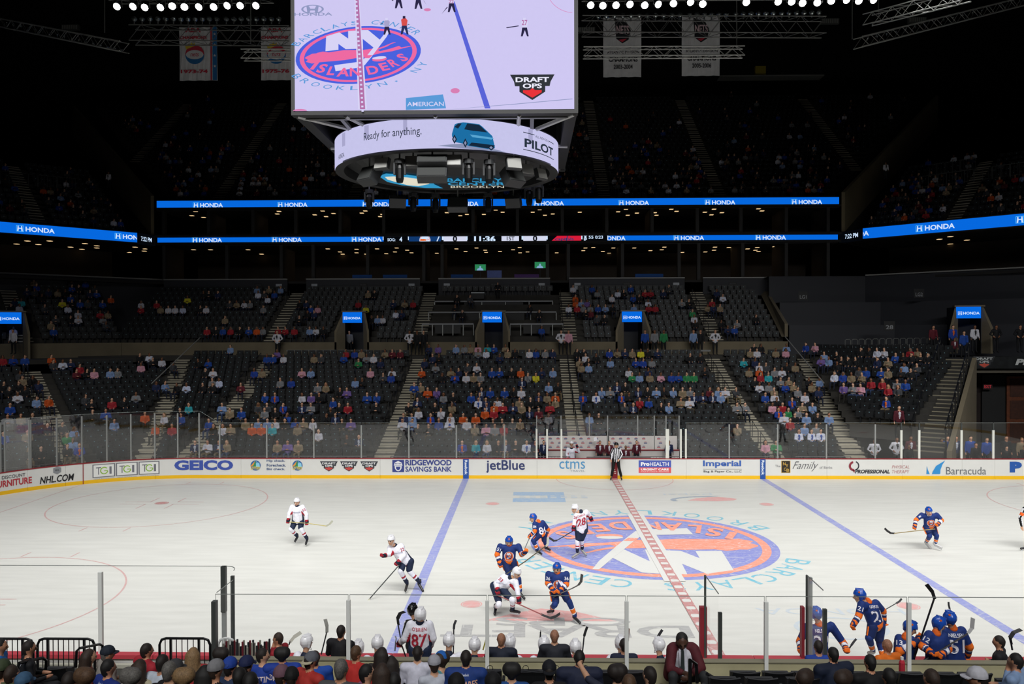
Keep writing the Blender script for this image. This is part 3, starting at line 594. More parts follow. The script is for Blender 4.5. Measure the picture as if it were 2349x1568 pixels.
# score panel in the middle of the lower ribbon
def scorepanel():
    WH = emis('led_pale', 'd4d8ee', 1); NV = emis('led_navy', '10386e', 1); RD = emis('led_red', 'd81c3a', 1); OR = emis('led_orange', 'e8641c', 1)
    b = MB(); b.quad(f1(wx(878), 0, 3), f1(wx(1392), 0, 3), f1(wx(1392), H1, 3), f1(wx(878), H1, 3)); b.build('score_panel', DKB, r1)
    def q(u0, u1, v0, v1, m, l=4): mb = MB(); mb.quad(f1(wx(u0), H1 * v0, l), f1(wx(u1), H1 * v0, l), f1(wx(u1), H1 * v1, l), f1(wx(u0), H1 * v1, l)); mb.build('field', m, r1)
    def t(s, u0, u1, v0, v1, m, l=5, bold=.02): V, F = txt(s, wx(u1) - wx(u0), H1 * (v1 - v0), wx(u0), H1 * v0, bold); mb = MB(); add_flat(mb, V, F, lambda x, y: f1(x, y, l)); mb.build('lettering', m, r1)
    for a, c in ((876, 878), (934, 936), (1012, 1016), (1068, 1071), (1195, 1199), (1252, 1255), (1332, 1335), (1392, 1394)): q(a, c, .4, 1, WHT, 5)
    q(1016, 1070, .04, .96, WH); q(1149, 1189, .06, .9, WH); q(1199, 1252, .04, .96, WH)
    t('0', 1037, 1047, .18, .85, DKB, bold=.04); t('0', 1221, 1231, .18, .85, DKB, bold=.04); t('11:36', 1086, 1135, .15, .82, WHT, bold=.04); t('1ST', 1161, 1179, .3, .75, DKB)
    t('SOG:', 887, 905, .28, .62, WHT); t('4', 914, 921, .2, .75, WHT); t('55', 1349, 1360, .45, .8, WHT); t('0:23', 1364, 1382, .45, .8, WHT)
    V, F = txt('PIM', H1 * .7, wx(1345) - wx(1338), H1 * .12, 0, .03); mb = MB(); add_flat(mb, [(wx(1345) - p[1], p[0]) for p in V], F, lambda x, y: f1(x, y, 5)); mb.build('lettering', WHT, r1)
    q(936, 1010, .0, 1, NV)
    mb = MB(); c = wx(973); emblem(mb, lambda x, y, l=0: f1(c + x, min(H1, max(0, H1 * .38 + y)), 5 + l), .5, (0, 1, 2), False, 24); mb.build('emblem', [WHT, OR, WHT], r1)
    mb = MB(); flat_poly(mb, [(wx(1258), 0), (wx(1332), 0), (wx(1332), H1), (wx(1282), H1)], lambda x, y: f1(x, y, 5)); mb.build('field', RD, r1)
    t('capitals', 1272, 1315, .2, .6, NV, 6, .02); t('/', 998, 1008, .1, .9, WHT, 6, 0); t('/', 1296, 1302, .1, .9, NV, 7)
scorepanel()
# corner pieces: black clock panels and the angled wings
for lab, a, b, t0 in (('small black ribbon panel showing the clock, left of the long lower ribbon', (-38.75, 40.7), (-38.05, 42.9), '7:22 PM'), ('small black ribbon panel showing the clock, right of the long lower ribbon', (23.1, 42.9), (24.15, 40.4), '7:22 PM')):
    A, B = Vector((*a, 0)), Vector((*b, 0)); d = (B - A).normalized(); n = Vector((d.y, -d.x, 0)); L = (B - A).length
    r = thing('clock_panel', lab, 'led board', (A.x, A.y, 15.55)); f = lambda s, z, l=0: tuple(d * s + n * (.01 + l * .004) + Vector((0, 0, z)))
    MB().obox(d * (L / 2) - n * .1 + Vector((0, 0, .45)), d * (L / 2), n * .1, (0, 0, .5)).build('housing', BLK, r); MB().quad(f(0, 0), f(L, 0), f(L, .9), f(0, .9)).build('screen', DKB, r)
    V, F = txt(t0, L * .55, .4, L * .25, .28, .02); mb = MB(); add_flat(mb, V, F, lambda x, y: f(x, y, 1)); mb.build('lettering', WHT, r)
sL = lambda u, v: gr(u, v, 15.45)
a, b = Vector((-50.5, 26.7, 0)), Vector((-37.9, 39.0, 0))
def wing_words(a, b, us, v):
    out = []
    d = (b - a).normalized(); n = Vector((d.y, -d.x, 0))
    for u in us:
        r = ray(u, v); k = (a - CAMP).dot(n) / r.dot(n); out.append(((CAMP + r * k) - a).dot(d))
    return out
aL, bL = Vector((-50.0, 29.0, 0)), Vector((-38.6, 40.6, 0)); aR, bR = Vector((24.1, 40.3, 0)), Vector((37.5, 27.2, 0))
ribbon('angled blue ribbon screen on the corner stand at the left', aL, bL, 15.62, 16.45, wing_words(aL, bL, (37, 263), 530))
ribbon('angled blue ribbon screen on the corner stand at the right', aR, bR, 15.62, 16.5, wing_words(aR, bR, (1916, 2101, 2330), 520))
# ---- wall behind the second tier with grey coping, signs and section plates
def corr(name, c):
    m = mat(name, c, .65); nt = m.node_tree; b = nt.nodes['Principled BSDF']; tc = nt.nodes.new('ShaderNodeTexCoord'); wv = nt.nodes.new('ShaderNodeTexWave'); wv.inputs['Scale'].default_value = 1.3
    bp_ = nt.nodes.new('ShaderNodeBump'); bp_.inputs['Strength'].default_value = .6; nt.links.new(tc.outputs['Object'], wv.inputs[0]); nt.links.new(wv.outputs['Fac'], bp_.inputs['Height']); nt.links.new(bp_.outputs[0], b.inputs['Normal']); return m
CORR = corr('ribbed_panel', '23252c')
WS = [(-37.0, at(660, 640, 42.3).x), (at(703, 640, 42.3).x, at(964, 640, 42.3).x), (at(1006, 640, 42.3).x, at(1262, 640, 42.3).x), (at(1305, 640, 42.3).x, at(1570, 640, 42.3).x), (at(1612, 640, 42.3).x, at(1940, 640, 42.3).x)]
for k, (a, b) in enumerate(WS):
    wl = wall('wall_back_%d' % (k + 1), (a, 42.2), (b, 42.2), 10.9, 12.42, CORR, 'dark ribbed wall behind the second tier')
    MB().box((a, 42.12, 12.42), (b, 42.4, 12.52)).build('coping', TRIMG, wl)
    if k < 4:
        for x in (a + .75, b - .75) if k else (b - .75,):
            sg = tag(link('sign', None, None, (x, 42.17, 11.75)), 'small pale square sign fixed on the ribbed wall under the suites', 'sign', 'pale square wall signs')
            MB().box((-.27, -.03, -.3), (.27, 0, .3)).build('board', mat('sign_pale', 'aab0b8', .5), sg)
            V, F = txt('infor', .38, .12, -.19, .0, .02); mb = MB(); add_flat(mb, V, F, lambda p, q: (p, -.036, q)); mb.build('lettering', BLK, sg)
    s_ = ('122', '123', '124', '125', '126')[k]; x = (a + b) / 2 if 0 < k < 4 else (b - 2.6 if k == 0 else a + 2.6)
    sg = thing('section_plate', 'small dark section number plate on the ribbed wall %s' % ('left of the first upper stairs', 'left of the press tables', 'above the press tables', 'right of the press tables', 'at the right end, above the parapet')[k], 'sign', (x, 42.18, 11.7))
    MB().box((-.35, -.02, -.4), (.35, 0, .4)).build('board', BLK, sg); mb = MB(); V, F = txt(s_, .5, .28, -.25, -.2, .02); add_flat(mb, V, F, lambda p, q: (p, -.03, q)); V, F = txt('SECTION', .5, .1, -.25, .2, .0); add_flat(mb, V, F, lambda p, q: (p, -.03, q)); mb.build('lettering', mat('sign_dim', '5a5c60'), sg)
wl = wall('wall_corner_left', (-48.5, 33.6), (-37.6, 44.1), 6.9, 12.5, CORR, 'dark ribbed wall of the left corner under the suites'); c0 = MB(); c0.obox((-43.1, 38.9, 12.58), (5.45, 5.25, 0), (.1, -.1, 0), (0, 0, .06)); c0.build('coping', TRIMG, wl)
# dark lounge walls at the right, in three steps, with ledges
for k, (x0_, y0_, z0_, z1_) in enumerate(((16.0, 34.5, 5.9, 8.2), (16.2, 37.5, 8.2, 10.1), (16.2, 40.5, 9.9, 12.45))):
    a, b = (x0_, y0_), (x0_ + 8.2, y0_); wall('wall_lounge_%d' % (2 * k + 1), a, b, z0_, z1_, CORR, 'dark ribbed lounge wall at the right of the second tier')
    c = (x0_ + 8.2, y0_); d = (x0_ + 23, y0_ - 13.5); wl = wall('wall_lounge_%d' % (2 * k + 2), c, d, z0_, z1_, CORR, 'dark ribbed lounge wall angling round the right corner')
    tag(MB().add([(a[0], a[1], z1_), (c[0], c[1], z1_), (c[0], c[1] + 3.2, z1_), (a[0], a[1] + 3.2, z1_)], [(0, 1, 2, 3)]).add([(c[0], c[1], z1_), (d[0], d[1], z1_), (d[0] + 2.2, d[1] + 2.3, z1_), (c[0], c[1] + 3.2, z1_)], [(0, 1, 2, 3)]).build('floor', BLK, kind='structure'), 'dark ledge floor behind the ribbed lounge wall')
    if k == 2: MB().obox((c[0] / 2 + d[0] / 2, c[1] / 2 + d[1] / 2 - .1, z1_ + .06), ((d[0] - c[0]) / 2, (d[1] - c[1]) / 2, 0), (.08, .08, 0), (0, 0, .05)).build('coping', TRIMG, wl)
for s_, (u, v, Y) in (('LG1', (1842, 678, 37.4)), ('LG2', (2108, 672, 34.3)), ('28', (2040, 747, 31.2))):
    p = at(u, v, Y); sg = thing('section_plate', 'small dark plate reading %s on the lounge wall' % s_, 'sign', tuple(p))
    MB().box((-.4, -.02, -.35), (.4, .0, .35)).build('board', BLK, sg); mb = MB(); V, F = txt(s_, .55, .3, -.27, -.25, .02); add_flat(mb, V, F, lambda p, q: (p, -.03, q)); mb.build('lettering', mat('sign_dim2', '8a8c90'), sg)
# ---- suites: slabs, posts, back walls, ceiling lamps
SUI = mat('suite_wall', '3a322a', .8, noise=.2, scale=.6); CEI = mat('suite_ceiling', '1e1c1a', .8); WARM = emis('lamp_warm', 'ffd9a0', 1.0)
for nm, za, zb in (('lower', 12.3, 15.62), ('upper', 16.5, 18.75)):
    for (p, q) in (((-37.9, 42.5), (23.2, 42.5)), ((-50, 28.6), (-37.9, 42.5)), ((23.2, 42.5), (37.5, 27.0))):
        if nm == 'upper' and p != (-37.9, 42.5): continue
        A, B = Vector((*p, 0)), Vector((*q, 0)); d = (B - A).normalized(); n = Vector((-d.y, d.x, 0)); L = (B - A).length
        tag(MB().obox((A + B) / 2 + n * 6 + Vector((0, 0, za - .1)), d * L / 2, n * 6, (0, 0, .1)).build('floor', CEI, kind='structure'), 'floor slab of the %s suites' % nm)
        tag(MB().obox((A + B) / 2 + n * 6.2 + Vector((0, 0, zb + .12)), d * L / 2, n * 6, (0, 0, .1)).build('ceiling', CEI, kind='structure'), 'ceiling of the %s suites' % nm)
        tag(MB().obox((A + B) / 2 + n * 9.5 + Vector((0, 0, (za + zb) / 2)), d * L / 2, n * .1, (0, 0, (zb - za) / 2)).build('wall_suite_back', SUI, kind='structure'), 'dim back wall of the %s suites' % nm)
    if nm == 'lower': us = (376, 520, 645, 718, 843, 972, 1014, 1256, 1304, 1428, 1558, 1603, 1704, 1804, 1900)
    else: us = (375, 478, 580, 678, 780, 880, 983, 1085, 1187, 1290, 1392, 1496, 1600, 1700, 1804, 1900)
    for u in us:
        p = at(u, 600 if nm == 'lower' else 510, 42.9); wd = .28
        tag(MB().box((p.x - wd / 2, 42.9, za), (p.x + wd / 2, 43.3, zb)).build('wall_post', mat('post_suite', '2c2b2a', .7), kind='structure'), 'post between two suites')
        if rng.rand() < .55: tag(MB().box((p.x - .06, 43.3, za), (p.x + .06, 47, zb)).build('wall_divider', SUI, kind='structure'), 'dividing wall between two suites')
lampm = MB(); lampm.box((-.17, -.17, 0), (.17, .17, .03)); lampme = lampm.me('ceiling_lamp', WARM)
def lamp(x, y, z, lab, grp):
    o = link('ceiling_lamp', lampme, None, (x, y, z)); tag(o, lab, 'lamp', grp)
def lamps(us, z, v_of=None):
    pass
LOW = [(444, 573), (483, 573), (510, 588), (545, 592), (569, 573), (583, 592), (600, 583), (648, 572), (668, 577), (752, 571), (780, 578), (786, 583), (818, 572), (818, 580), (820, 585), (840, 583), (865, 571), (910, 569), (906, 578), (934, 574), (886, 582), (920, 585), (944, 580), (1002, 581),
       (1047, 571), (1068, 577), (1093, 569), (1113, 574), (1115, 579), (1147, 577), (1177, 573), (1192, 568), (1193, 580), (1210, 578), (1180, 584), (1277, 580), (1338, 575), (1343, 569), (1361, 568), (1362, 583), (1383, 577), (1397, 581), (1407, 569), (1455, 569), (1456, 583), (1492, 575), (1518, 573), (1524, 567), (1565, 579),
       (1618, 578), (1638, 574), (1640, 567), (1645, 583), (1665, 582), (1672, 568), (1681, 572), (1715, 571), (1733, 574), (1737, 568), (1740, 577), (1777, 566), (1785, 578)]
for u, v in LOW: p = gr(u, v, 15.6); lamp(p.x, p.y, 15.6, 'small warm square downlight in the lower suite ceiling', 'warm lamps in the lower suites')
UPP = [(440, 495), (448, 485), (467, 499), (636, 491), (640, 485), (722, 493), (740, 484), (748, 497), (765, 490), (830, 489), (838, 484), (872, 497), (877, 492), (1025, 488), (1038, 482), (1056, 495), (1071, 492), (1110, 492), (1137, 482), (1153, 487), (1222, 487), (1238, 481), (1250, 494), (1268, 491), (1330, 487), (1418, 486), (1436, 480),
       (1440, 494), (1461, 489), (1502, 488), (1506, 494), (1540, 480), (1552, 485), (1617, 487), (1632, 493), (1638, 480), (1656, 488), (1740, 479), (1748, 484)]
for u, v in UPP: p = gr(u, v, 18.72); lamp(p.x, p.y, 18.72, 'small warm square downlight in the upper suite ceiling', 'warm lamps in the upper suites')
for u, v in ((38, 560), (63, 553), (88, 561), (41, 567), (114, 553), (155, 574), (162, 567), (188, 572), (195, 559), (222, 564), (222, 569), (296, 579), (310, 567), (332, 571), (331, 576)): p = gr(u, v, 15.6); lamp(p.x, p.y, 15.6, 'small warm downlight in the left corner suite ceiling', 'warm lamps in the left corner suites')
for u, v in ((2155, 549), (2180, 543), (2180, 560), (2218, 551), (2226, 560)): p = gr(u, v, 15.6); lamp(p.x, p.y, 15.6, 'small warm downlight in the right corner suite ceiling', 'warm lamps in the right corner suites')
for x, z in ((at(1103, 596, 46).x, 13.6), (at(1238, 596, 48).x, 13.8)):
    tv = thing('television', 'small wall television showing a green picture in the ' + ('centre' if x < -8 else 'right half of the centre') + ' suite', 'television', (x, 45.2, z + .1))
    MB().box((-.55, 0, -.32), (.55, .06, .32)).build('case', BLK, tv); MB().box((-.05, .06, 12.3 - z - .1), (.05, .12, 0)).build('stand', BLK, tv); MB().quad((-.5, -.01, -.28), (.5, -.01, -.28), (.5, -.01, .28), (-.5, -.01, .28)).build('screen', emis('tv_green', '2f8a5a', .8), tv)
    MB().poly([(-.35, -.02, -.28), (.3, -.02, -.28), (.2, -.02, -.1), (.07, -.02, -.05), (.06, -.02, .12), (-.08, -.02, .12), (-.09, -.02, -.05), (-.25, -.02, -.1)]).build('picture', emis('tv_figure', '8ab4d8', .8), tv)
for u0, u1, v, lab in ((810, 855, 625, 'narrow'), (880, 935, 628, 'long flat'), (1035, 1085, 628, 'low'), (1456, 1520, 628, 'wide')):
    p, q = at(u0, v, 42.75), at(u1, v, 42.75); MBo = MB().box((p.x, 42.42, 12.5), (q.x, 42.5, 12.85)); o = MBo.build('banner_cloth', cmat('1a4a8c')); tag(o, '%s blue cloth hung over the suite rail' % lab, 'cloth')
p, q = at(1118, 625, 42.75), at(1151, 625, 42.75); tag(MB().box((p.x, 42.42, 12.5), (q.x, 42.5, 13.2)).build('banner_cloth', cmat('6a7ab8')), 'pale blue sign board standing on the centre suite rail', 'board')
p, q = at(1180, 625, 42.75), at(1236, 625, 42.75); tag(MB().box((p.x, 42.42, 12.5), (q.x, 42.5, 12.85)).build('banner_cloth', cmat('5a3a78')), 'purple patterned cloth over the centre suite rail', 'cloth')
# ---- tunnels with blue screens over them
def tunnel(x0, x1, lab, Y=33.5, zf=5.95, rz=0, org=None):
    r = thing('tunnel_mouth', lab, 'tunnel', (0, 0, 0)); m = (x0 + x1) / 2; w_ = x1 - x0
    if org: r.location = org; r.rotation_euler = (0, 0, rz)
    ox = 0 if not org else 0
    y = Y if not org else 0
    zt = 9.3
    MB().add([(x0, y, zf), (x0 + .55, y + .6, zf), (x0 + .55, y + .6, zt), (x0, y, zt - 1.6), (x0 - .15, y, zf), (x0 - .15, y, zt - 1.5), (x0 + .4, y + .7, zt + .12)], [(0, 1, 2, 3), (4, 0, 3, 5), (5, 3, 2, 6)]).build('side_wall', CONB, r)
    MB().add([(x1, y, zf), (x1 - .4, y + .6, zf), (x1 - .4, y + .6, zt), (x1, y, zt - 1.6), (x1 + .15, y, zf), (x1 + .15, y, zt - 1.5), (x1 - .3, y + .7, zt + .12)], [(0, 3, 2, 1), (4, 5, 3, 0), (5, 6, 2, 3)]).build('side_wall', CONB, r)
    MB().box((x0 + .3, y + .5, zt), (x1 - .2, y + 1.2, zt + .12)).build('lintel', CONB, r)
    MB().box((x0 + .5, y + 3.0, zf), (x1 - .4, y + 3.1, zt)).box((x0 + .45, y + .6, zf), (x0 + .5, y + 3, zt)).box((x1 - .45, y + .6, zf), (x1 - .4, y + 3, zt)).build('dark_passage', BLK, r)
    scr = MB().box((x0 + .4, y + .42, zt - .82), (x1 - .5, y + .52, zt)).build('screen', [BLUE], r)
    mb = MB(); L = (x1 - x0 - .9); honda(mb, lambda a, b, l=0: (a, y + .41 - l * .004, b), x0 + .4 + L * .06, zt - .58, L * .16, 0, 0); mb.build('lettering', [WHT], r)
    return r
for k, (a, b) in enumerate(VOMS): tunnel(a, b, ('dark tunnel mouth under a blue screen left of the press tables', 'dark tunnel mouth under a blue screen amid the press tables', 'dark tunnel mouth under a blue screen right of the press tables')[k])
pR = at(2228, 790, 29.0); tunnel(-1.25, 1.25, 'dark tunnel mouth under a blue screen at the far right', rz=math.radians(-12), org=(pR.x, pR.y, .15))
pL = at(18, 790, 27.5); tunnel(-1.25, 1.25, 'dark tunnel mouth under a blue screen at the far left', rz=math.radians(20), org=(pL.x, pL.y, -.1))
# ---- parapets
def slab(name, pts, th, m, label, d=(1, 0, 0), kind='structure'):
    D = Vector(d) * th; n = len(pts); P_ = [Vector(p) for p in pts]; V = [tuple(p) for p in P_] + [tuple(p + D) for p in P_]
    o = mesh(name, V, [tuple(range(n))[::-1], tuple(range(n, 2 * n))] + [(k, (k + 1) % n, n + (k + 1) % n, n + k) for k in range(n)], m); o = link(name, o, kind=kind); tag(o, label); return o
slab('wall_parapet_1', [at(1742, 668, 43), at(1756, 668, 42), at(1800, 742, 33.5), at(1800, 772, 33.5), at(1793, 772, 33.6)], .25, CONB, 'sloping beige concrete parapet beside the second tier')
CONP = mat('parapet_concrete', '84795f', .9, noise=.1, scale=.6)
slab('wall_parapet_2', [(23.4, 43.2, 16.6), (23.4, 43.2, 20.1), (41, 62, 34.0), (41, 62, 30.6)], .3, CONP, 'sloping concrete parapet at the edge of the upper deck, beside the last grey barricades')
slab('wall_parapet_3', [(-38.3, 43.2, 16.6), (-38.3, 43.2, 20.1), (-56, 62, 33.6), (-56, 62, 30.0)], -.3, CONP, 'sloping concrete parapet at the other edge of the upper deck')
slab('wall_side_1', [(-38.3, 43.3, 15.6), (-38.3, 43.3, 16.7), (-56, 62.1, 30.1), (-56, 62.1, 15.6)], -.2, CON, 'dark side wall closing the upper deck')
slab('wall_side_2', [(23.4, 43.3, 15.6), (23.4, 43.3, 16.7), (41, 62.1, 30.7), (41, 62.1, 15.6)], .2, CON, 'dark side wall closing the other end of the upper deck')
# ---- building shell
SH = mat('shell_black', '0b0c0d', .95)
tag(MB().box((-75, 72, -.4), (70, 72.4, 46)).build('wall_far', SH, kind='structure'), 'black back wall of the arena')
tag(MB().box((-75, -45.4, -.4), (70, -45, 46)).build('wall_near', SH, kind='structure'), 'black wall behind the camera')
tag(MB().box((-75.4, -45, -.4), (-75, 72, 46)).build('wall_left', SH, kind='structure'), 'black end wall of the arena')
tag(MB().box((70, -45, -.4), (70.4, 72, 46)).build('wall_right', SH, kind='structure'), 'black end wall of the arena, opposite')
tag(MB().box((-75, -45, 46), (70, 72, 46.4)).build('ceiling', SH, kind='structure'), 'black roof of the arena')
# ---- tunnel to the ice on the right with sign, curtains and stair
p0, p1 = at(2050, 1010, 17.5), at(2190, 812, 30.0)
def bigstair():
    st = thing('staircase', 'wide concrete staircase with black railings climbing beside the tunnel', 'staircase', (0, 0, 0))
    a = S_R.P(4.85, -.6); b = S_R.P(3.4, 9.7); z0, z1 = 1.0, 5.9; n = 24; d = (b - a).normalized(); s = Vector((d.y, -d.x, 0)); mb = MB()
    for k in range(n):
        q = a + (b - a) * (k / n); r_ = a + (b - a) * ((k + 1) / n); z = z0 + (z1 - z0) * (k + 1) / n
        o = MB().obox((q + r_) / 2 + Vector((0, 0, z / 2)), (r_ - q) / 2, s * .8, (0, 0, z / 2)).build('step', CON, st)
        MB().obox(q + Vector((0, 0, z - .03)), d * .02, s * .8, (0, 0, .035)).build('nosing', mat('stair_nosing', '77715f', .8), o)
    for side in (-.85, .85):
        for k in range(9):
            t = (k + .3) / 9; q = a + (b - a) * t + s * side; z = z0 + (z1 - z0) * t
            MB().obox(q + Vector((0, 0, z + .75)), d * .09, s * .03, (0, 0, .75)).build('rail_post', RAILK, st)
            MB().sphere(q + Vector((0, 0, z + 1.4)), .06, 8, 5).build('rail_cap', RAILG, st)
        MB().tube([a + s * side + Vector((0, 0, z0 + 1.4)), b + s * side + Vector((0, 0, z1 + 1.4))], .035).build('handrail', RAILK, st)
    return a, b, d, s
SA, SB_, SD, SN = bigstair()
slab('wall_stair', [tuple(SA + SN * .95 + Vector((0, 0, 0))), tuple(SA + SN * .95 + Vector((0, 0, 1.3))), tuple(SB_ + SN * .95 + Vector((0, 0, 6.0))), tuple(SB_ + SN * .95)], .25, CONB, 'sloping grey concrete side wall of the staircase', d=tuple(SN))
tr = at(2195, 870, 27.5)
pillar = at(2128, 1000, 20.0); tag(MB().box((pillar.x - .3, 20, 0), (pillar.x + .9, 20.8, 3.4)).build('wall_pillar', CONB, kind='structure'), 'grey concrete pillar at the foot of the staircase')
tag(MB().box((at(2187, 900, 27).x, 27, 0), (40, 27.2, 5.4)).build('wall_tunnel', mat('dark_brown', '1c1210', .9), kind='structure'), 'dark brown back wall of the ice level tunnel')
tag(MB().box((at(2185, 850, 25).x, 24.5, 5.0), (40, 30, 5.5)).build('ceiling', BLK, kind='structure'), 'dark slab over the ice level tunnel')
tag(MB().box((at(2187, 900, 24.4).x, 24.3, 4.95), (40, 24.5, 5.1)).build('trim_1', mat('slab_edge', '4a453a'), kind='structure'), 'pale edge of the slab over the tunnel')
dr = thing('door', 'dark orange brown wooden door standing in the tunnel', 'door', tuple(at(2340, 960, 26.6).xy) + (0.0,)); MB().box((-.9, 0, 0), (1.2, .1, 4.6)).build('frame', mat('door_wood', '5a2c12', .6, noise=.3, scale=5), dr)
for z in (.2, 1.7, 3.2): MB().box((-.7, -.04, z), (1.0, 0, z + 1.25)).build('panel', mat('door_wood_dark', '3a1c0e', .6, noise=.3, scale=5), dr)
ex = at(2266, 886, 26.4); es = thing('exit_sign', 'small red exit sign over the black tunnel doorway', 'sign', tuple(ex)); MB().box((-.32, 0, -.2), (.32, .05, .2)).build('case', mat('exit_case', '2a0e10'), es)
V, F = txt('EXIT', .48, .22, -.24, -.11, .02); mb = MB(); add_flat(mb, V, F, lambda a, b: (a, -.01, b)); mb.build('lettering', emis('exit_red', '8c2a30', 1), es)
tag(MB().box((at(2251, 960, 26.9).x, 26.8, 0), (at(2305, 960, 26.9).x, 26.95, 4.7)).build('door_1', BLK, kind='structure'), 'black tunnel doorway')
bn = at(2200, 845, 24.2); bt = at(2200, 817, 24.2)
ban = thing('banner', 'long black banner with white lettering hung over the tunnel mouth', 'banner', (bn.x + .5, 24.15, bn.z))
H_ = bt.z - bn.z; MB().box((0, 0, 0), (9, .03, H_)).build('cloth', mat('banner_black', '15181a', .4, noise=.5, scale=3, bump=.5), ban)
mb = MB(); shield(mb, lambda x, y, l=0: (x, -.01 - l * .004, y), 1.1, H_ * .55, .72, False, (0, 1, 2)); mb.build('emblem', [mat('badge_dark', '26282c'), mat('badge_red', 'b84838'), mat('badge_white', 'b8bcbc')], ban)
V, F = txt('PICK', 2.1, .42, 3.1, .22, .05, .2); mb = MB(); add_flat(mb, V, F, lambda x, y: (x, -.012, y)); mb.build('lettering', mat('badge_white', 'b8bcbc'), ban)
tag(MB().box((bn.x - .5, 24.35, 5.5), (40, 34, 5.8)).build('floor', CON, kind='structure'), 'floor of the seats above the tunnel')
# ================================================================ ROOF: trusses, lamps, hanging banners
STEEL = mat('truss_steel', 'b0b1ac', .4, metal=.1); STEELD = mat('truss_dark', '6c6d6a', .4, metal=.1); LAMPON = emis('lamp_on', 'ffffff', 14.0); LAMPTINT = emis('lamp_on_warm', 'ffe6c8', 9.0); GLINT = mat('lamp_glass', 'a8b0b0', .1, metal=.8)
def truss(label, a, b, w_=.55, h=.5, cell=.6, m=None, grp=None):
    a, b = Vector(a), Vector(b); d = (b - a); L = d.length; d.normalize(); s = d.cross(Vector((0, 0, 1))).normalized() * w_ / 2; u = Vector((0, 0, h / 2))
    r = thing('roof_truss', label, 'truss', tuple(a), grp); n = max(2, int(L / cell))
    mb = MB()
    for c in (s + u, s - u, -s + u, -s - u): mb = MB().tube([c, c + d * L], .035, 5); mb.build('chord', m or STEEL, r)
    mb = MB()
    for k in range(n):
        p, q = d * (L * k / n), d * (L * (k + 1) / n); f = 1 if k % 2 else -1
        for c in (s, -s): mb.tube([p + c + u * f, q + c - u * f], .018, 4, cap=False)
        for c in (u, -u): mb.tube([p + s * f + c, q - s * f + c], .018, 4, cap=False)
    o = mb.build('lattice', m or STEEL, r); o['kind'] = 'stuff'
    return r
truss('roof truss carrying the long row of unlit lamps left of the big screen', at(303, 80, 18), at(668, 82, 18), .8, .9, .7, STEELD)
truss('roof truss carrying the long row of unlit lamps right of the big screen', at(1335, 60, 18), at(1890, 62, 18), .8, .95, .7, STEELD)
truss('thin roof truss in front of the two white banners', at(1338, 121, 16), at(1706, 119, 16), .5, .5, .55)
truss('short low truss end hanging just left of the big screen', at(556, 126, 16), at(668, 126, 16), .5, .5, .55)
truss('roof truss running in from the upper left corner', at(-20, 48, 30), at(285, 108, 20), .6, .6, .8)
truss('upper roof truss running in from the upper right corner', at(1990, 46, 17), at(2215, -12, 10), .6, .6, .8)
truss('lower roof truss running in from the upper right corner', at(1968, 98, 20), at(2360, 0, 30), .6, .6, .8)
for u, v0, v1, Y in ((240, 0, 75, 20), (575, 0, 100, 16), (1690, 0, 110, 16), (2015, 0, 40, 17), (1955, 0, 90, 20)):
    a, b = at(u, v0 - 40, Y), at(u, v1, Y); tag(MB().tube([a, b], .03, 5).build('hanging_cable', STEELD), {240: 'steel cable holding the corner truss at the left', 575: 'steel cable holding the short truss end beside the big screen', 1690: 'steel cable holding the thin truss by the banners', 2015: 'steel cable holding the uppermost truss at the right', 1955: 'steel cable holding the lower truss at the right'}[u], 'cable')
def parcan():
    r = link('rink_lamp', None)
    mb = MB(); mb.tube([(0, 0, 0), (0, -.02, -.02)], .2, 10); body = MB().tube([(0, .34, .24), (0, .12, .08), (0, 0, 0)], [.1, .17, .2], 10).build('can', mat('lamp_can', '4a4c4c', .4, metal=.5), r)
    MB().tube([(0, 0, 0), (0, -.02, -.014)], .185, 10).build('lens', LAMPON, r)
    MB().tube([(-.24, .1, .35), (-.24, .1, 0), (.24, .1, 0), (.24, .1, .35)], .02, 4).build('yoke', STEELD, r)
    return r
proto = parcan(); first = True
def copy_tree(o, parent=None, loc=None, rz=None):
    c = o.copy(); COL.objects.link(c)
    if parent: c.parent = parent
    if loc is not None: c.location = loc
    if rz is not None: c.rotation_euler = (0, 0, rz)
    for ch in list(o.children): copy_tree(ch, c)
    return c
for k, (u, v) in enumerate(((268, 15), (305, 15), (332, 17), (368, 17), (395, 14), (423, 16), (456, 16), (490, 16), (521, 13), (551, 13), (587, 13),
        (1355, 12), (1383, 13), (1413, 12), (1445, 10), (1479, 12), (1510, 10), (1545, 8), (1584, 5), (1612, 9), (1712, 5), (1785, 4), (1816, 4), (1841, 7), (1875, 6), (1907, 2), (1942, 0), (1970, 2), (2004, 0))):
    o = proto if k == 0 else copy_tree(proto); o.location = at(u, v, 14); o.rotation_euler = (0.1, 0, rng.uniform(-.5, .5))
    tag(o, 'bright round rink lamp in the lit row %s the big screen' % ('left of' if u < 700 else 'right of'), 'lamp', 'lit rink lamps %s the big screen' % ('left of' if u < 700 else 'right of'))
truss('dark roof truss carrying the lit lamps at the left', at(255, -6, 14.4), at(625, -8, 14.4), .5, .5, .6, STEELD); truss('dark roof truss carrying the lit lamps at the right', at(1335, -12, 14.4), at(2030, -18, 14.4), .5, .5, .6, STEELD)
dead = link('spot_lamp', None); MB().sphere((0, 0, 0), .16, 10, 6).build('globe', GLINT, dead); MB().tube([(0, 0, -.14), (0, 0, -.3)], .04, 6).build('stem', STEELD, dead); k = 0
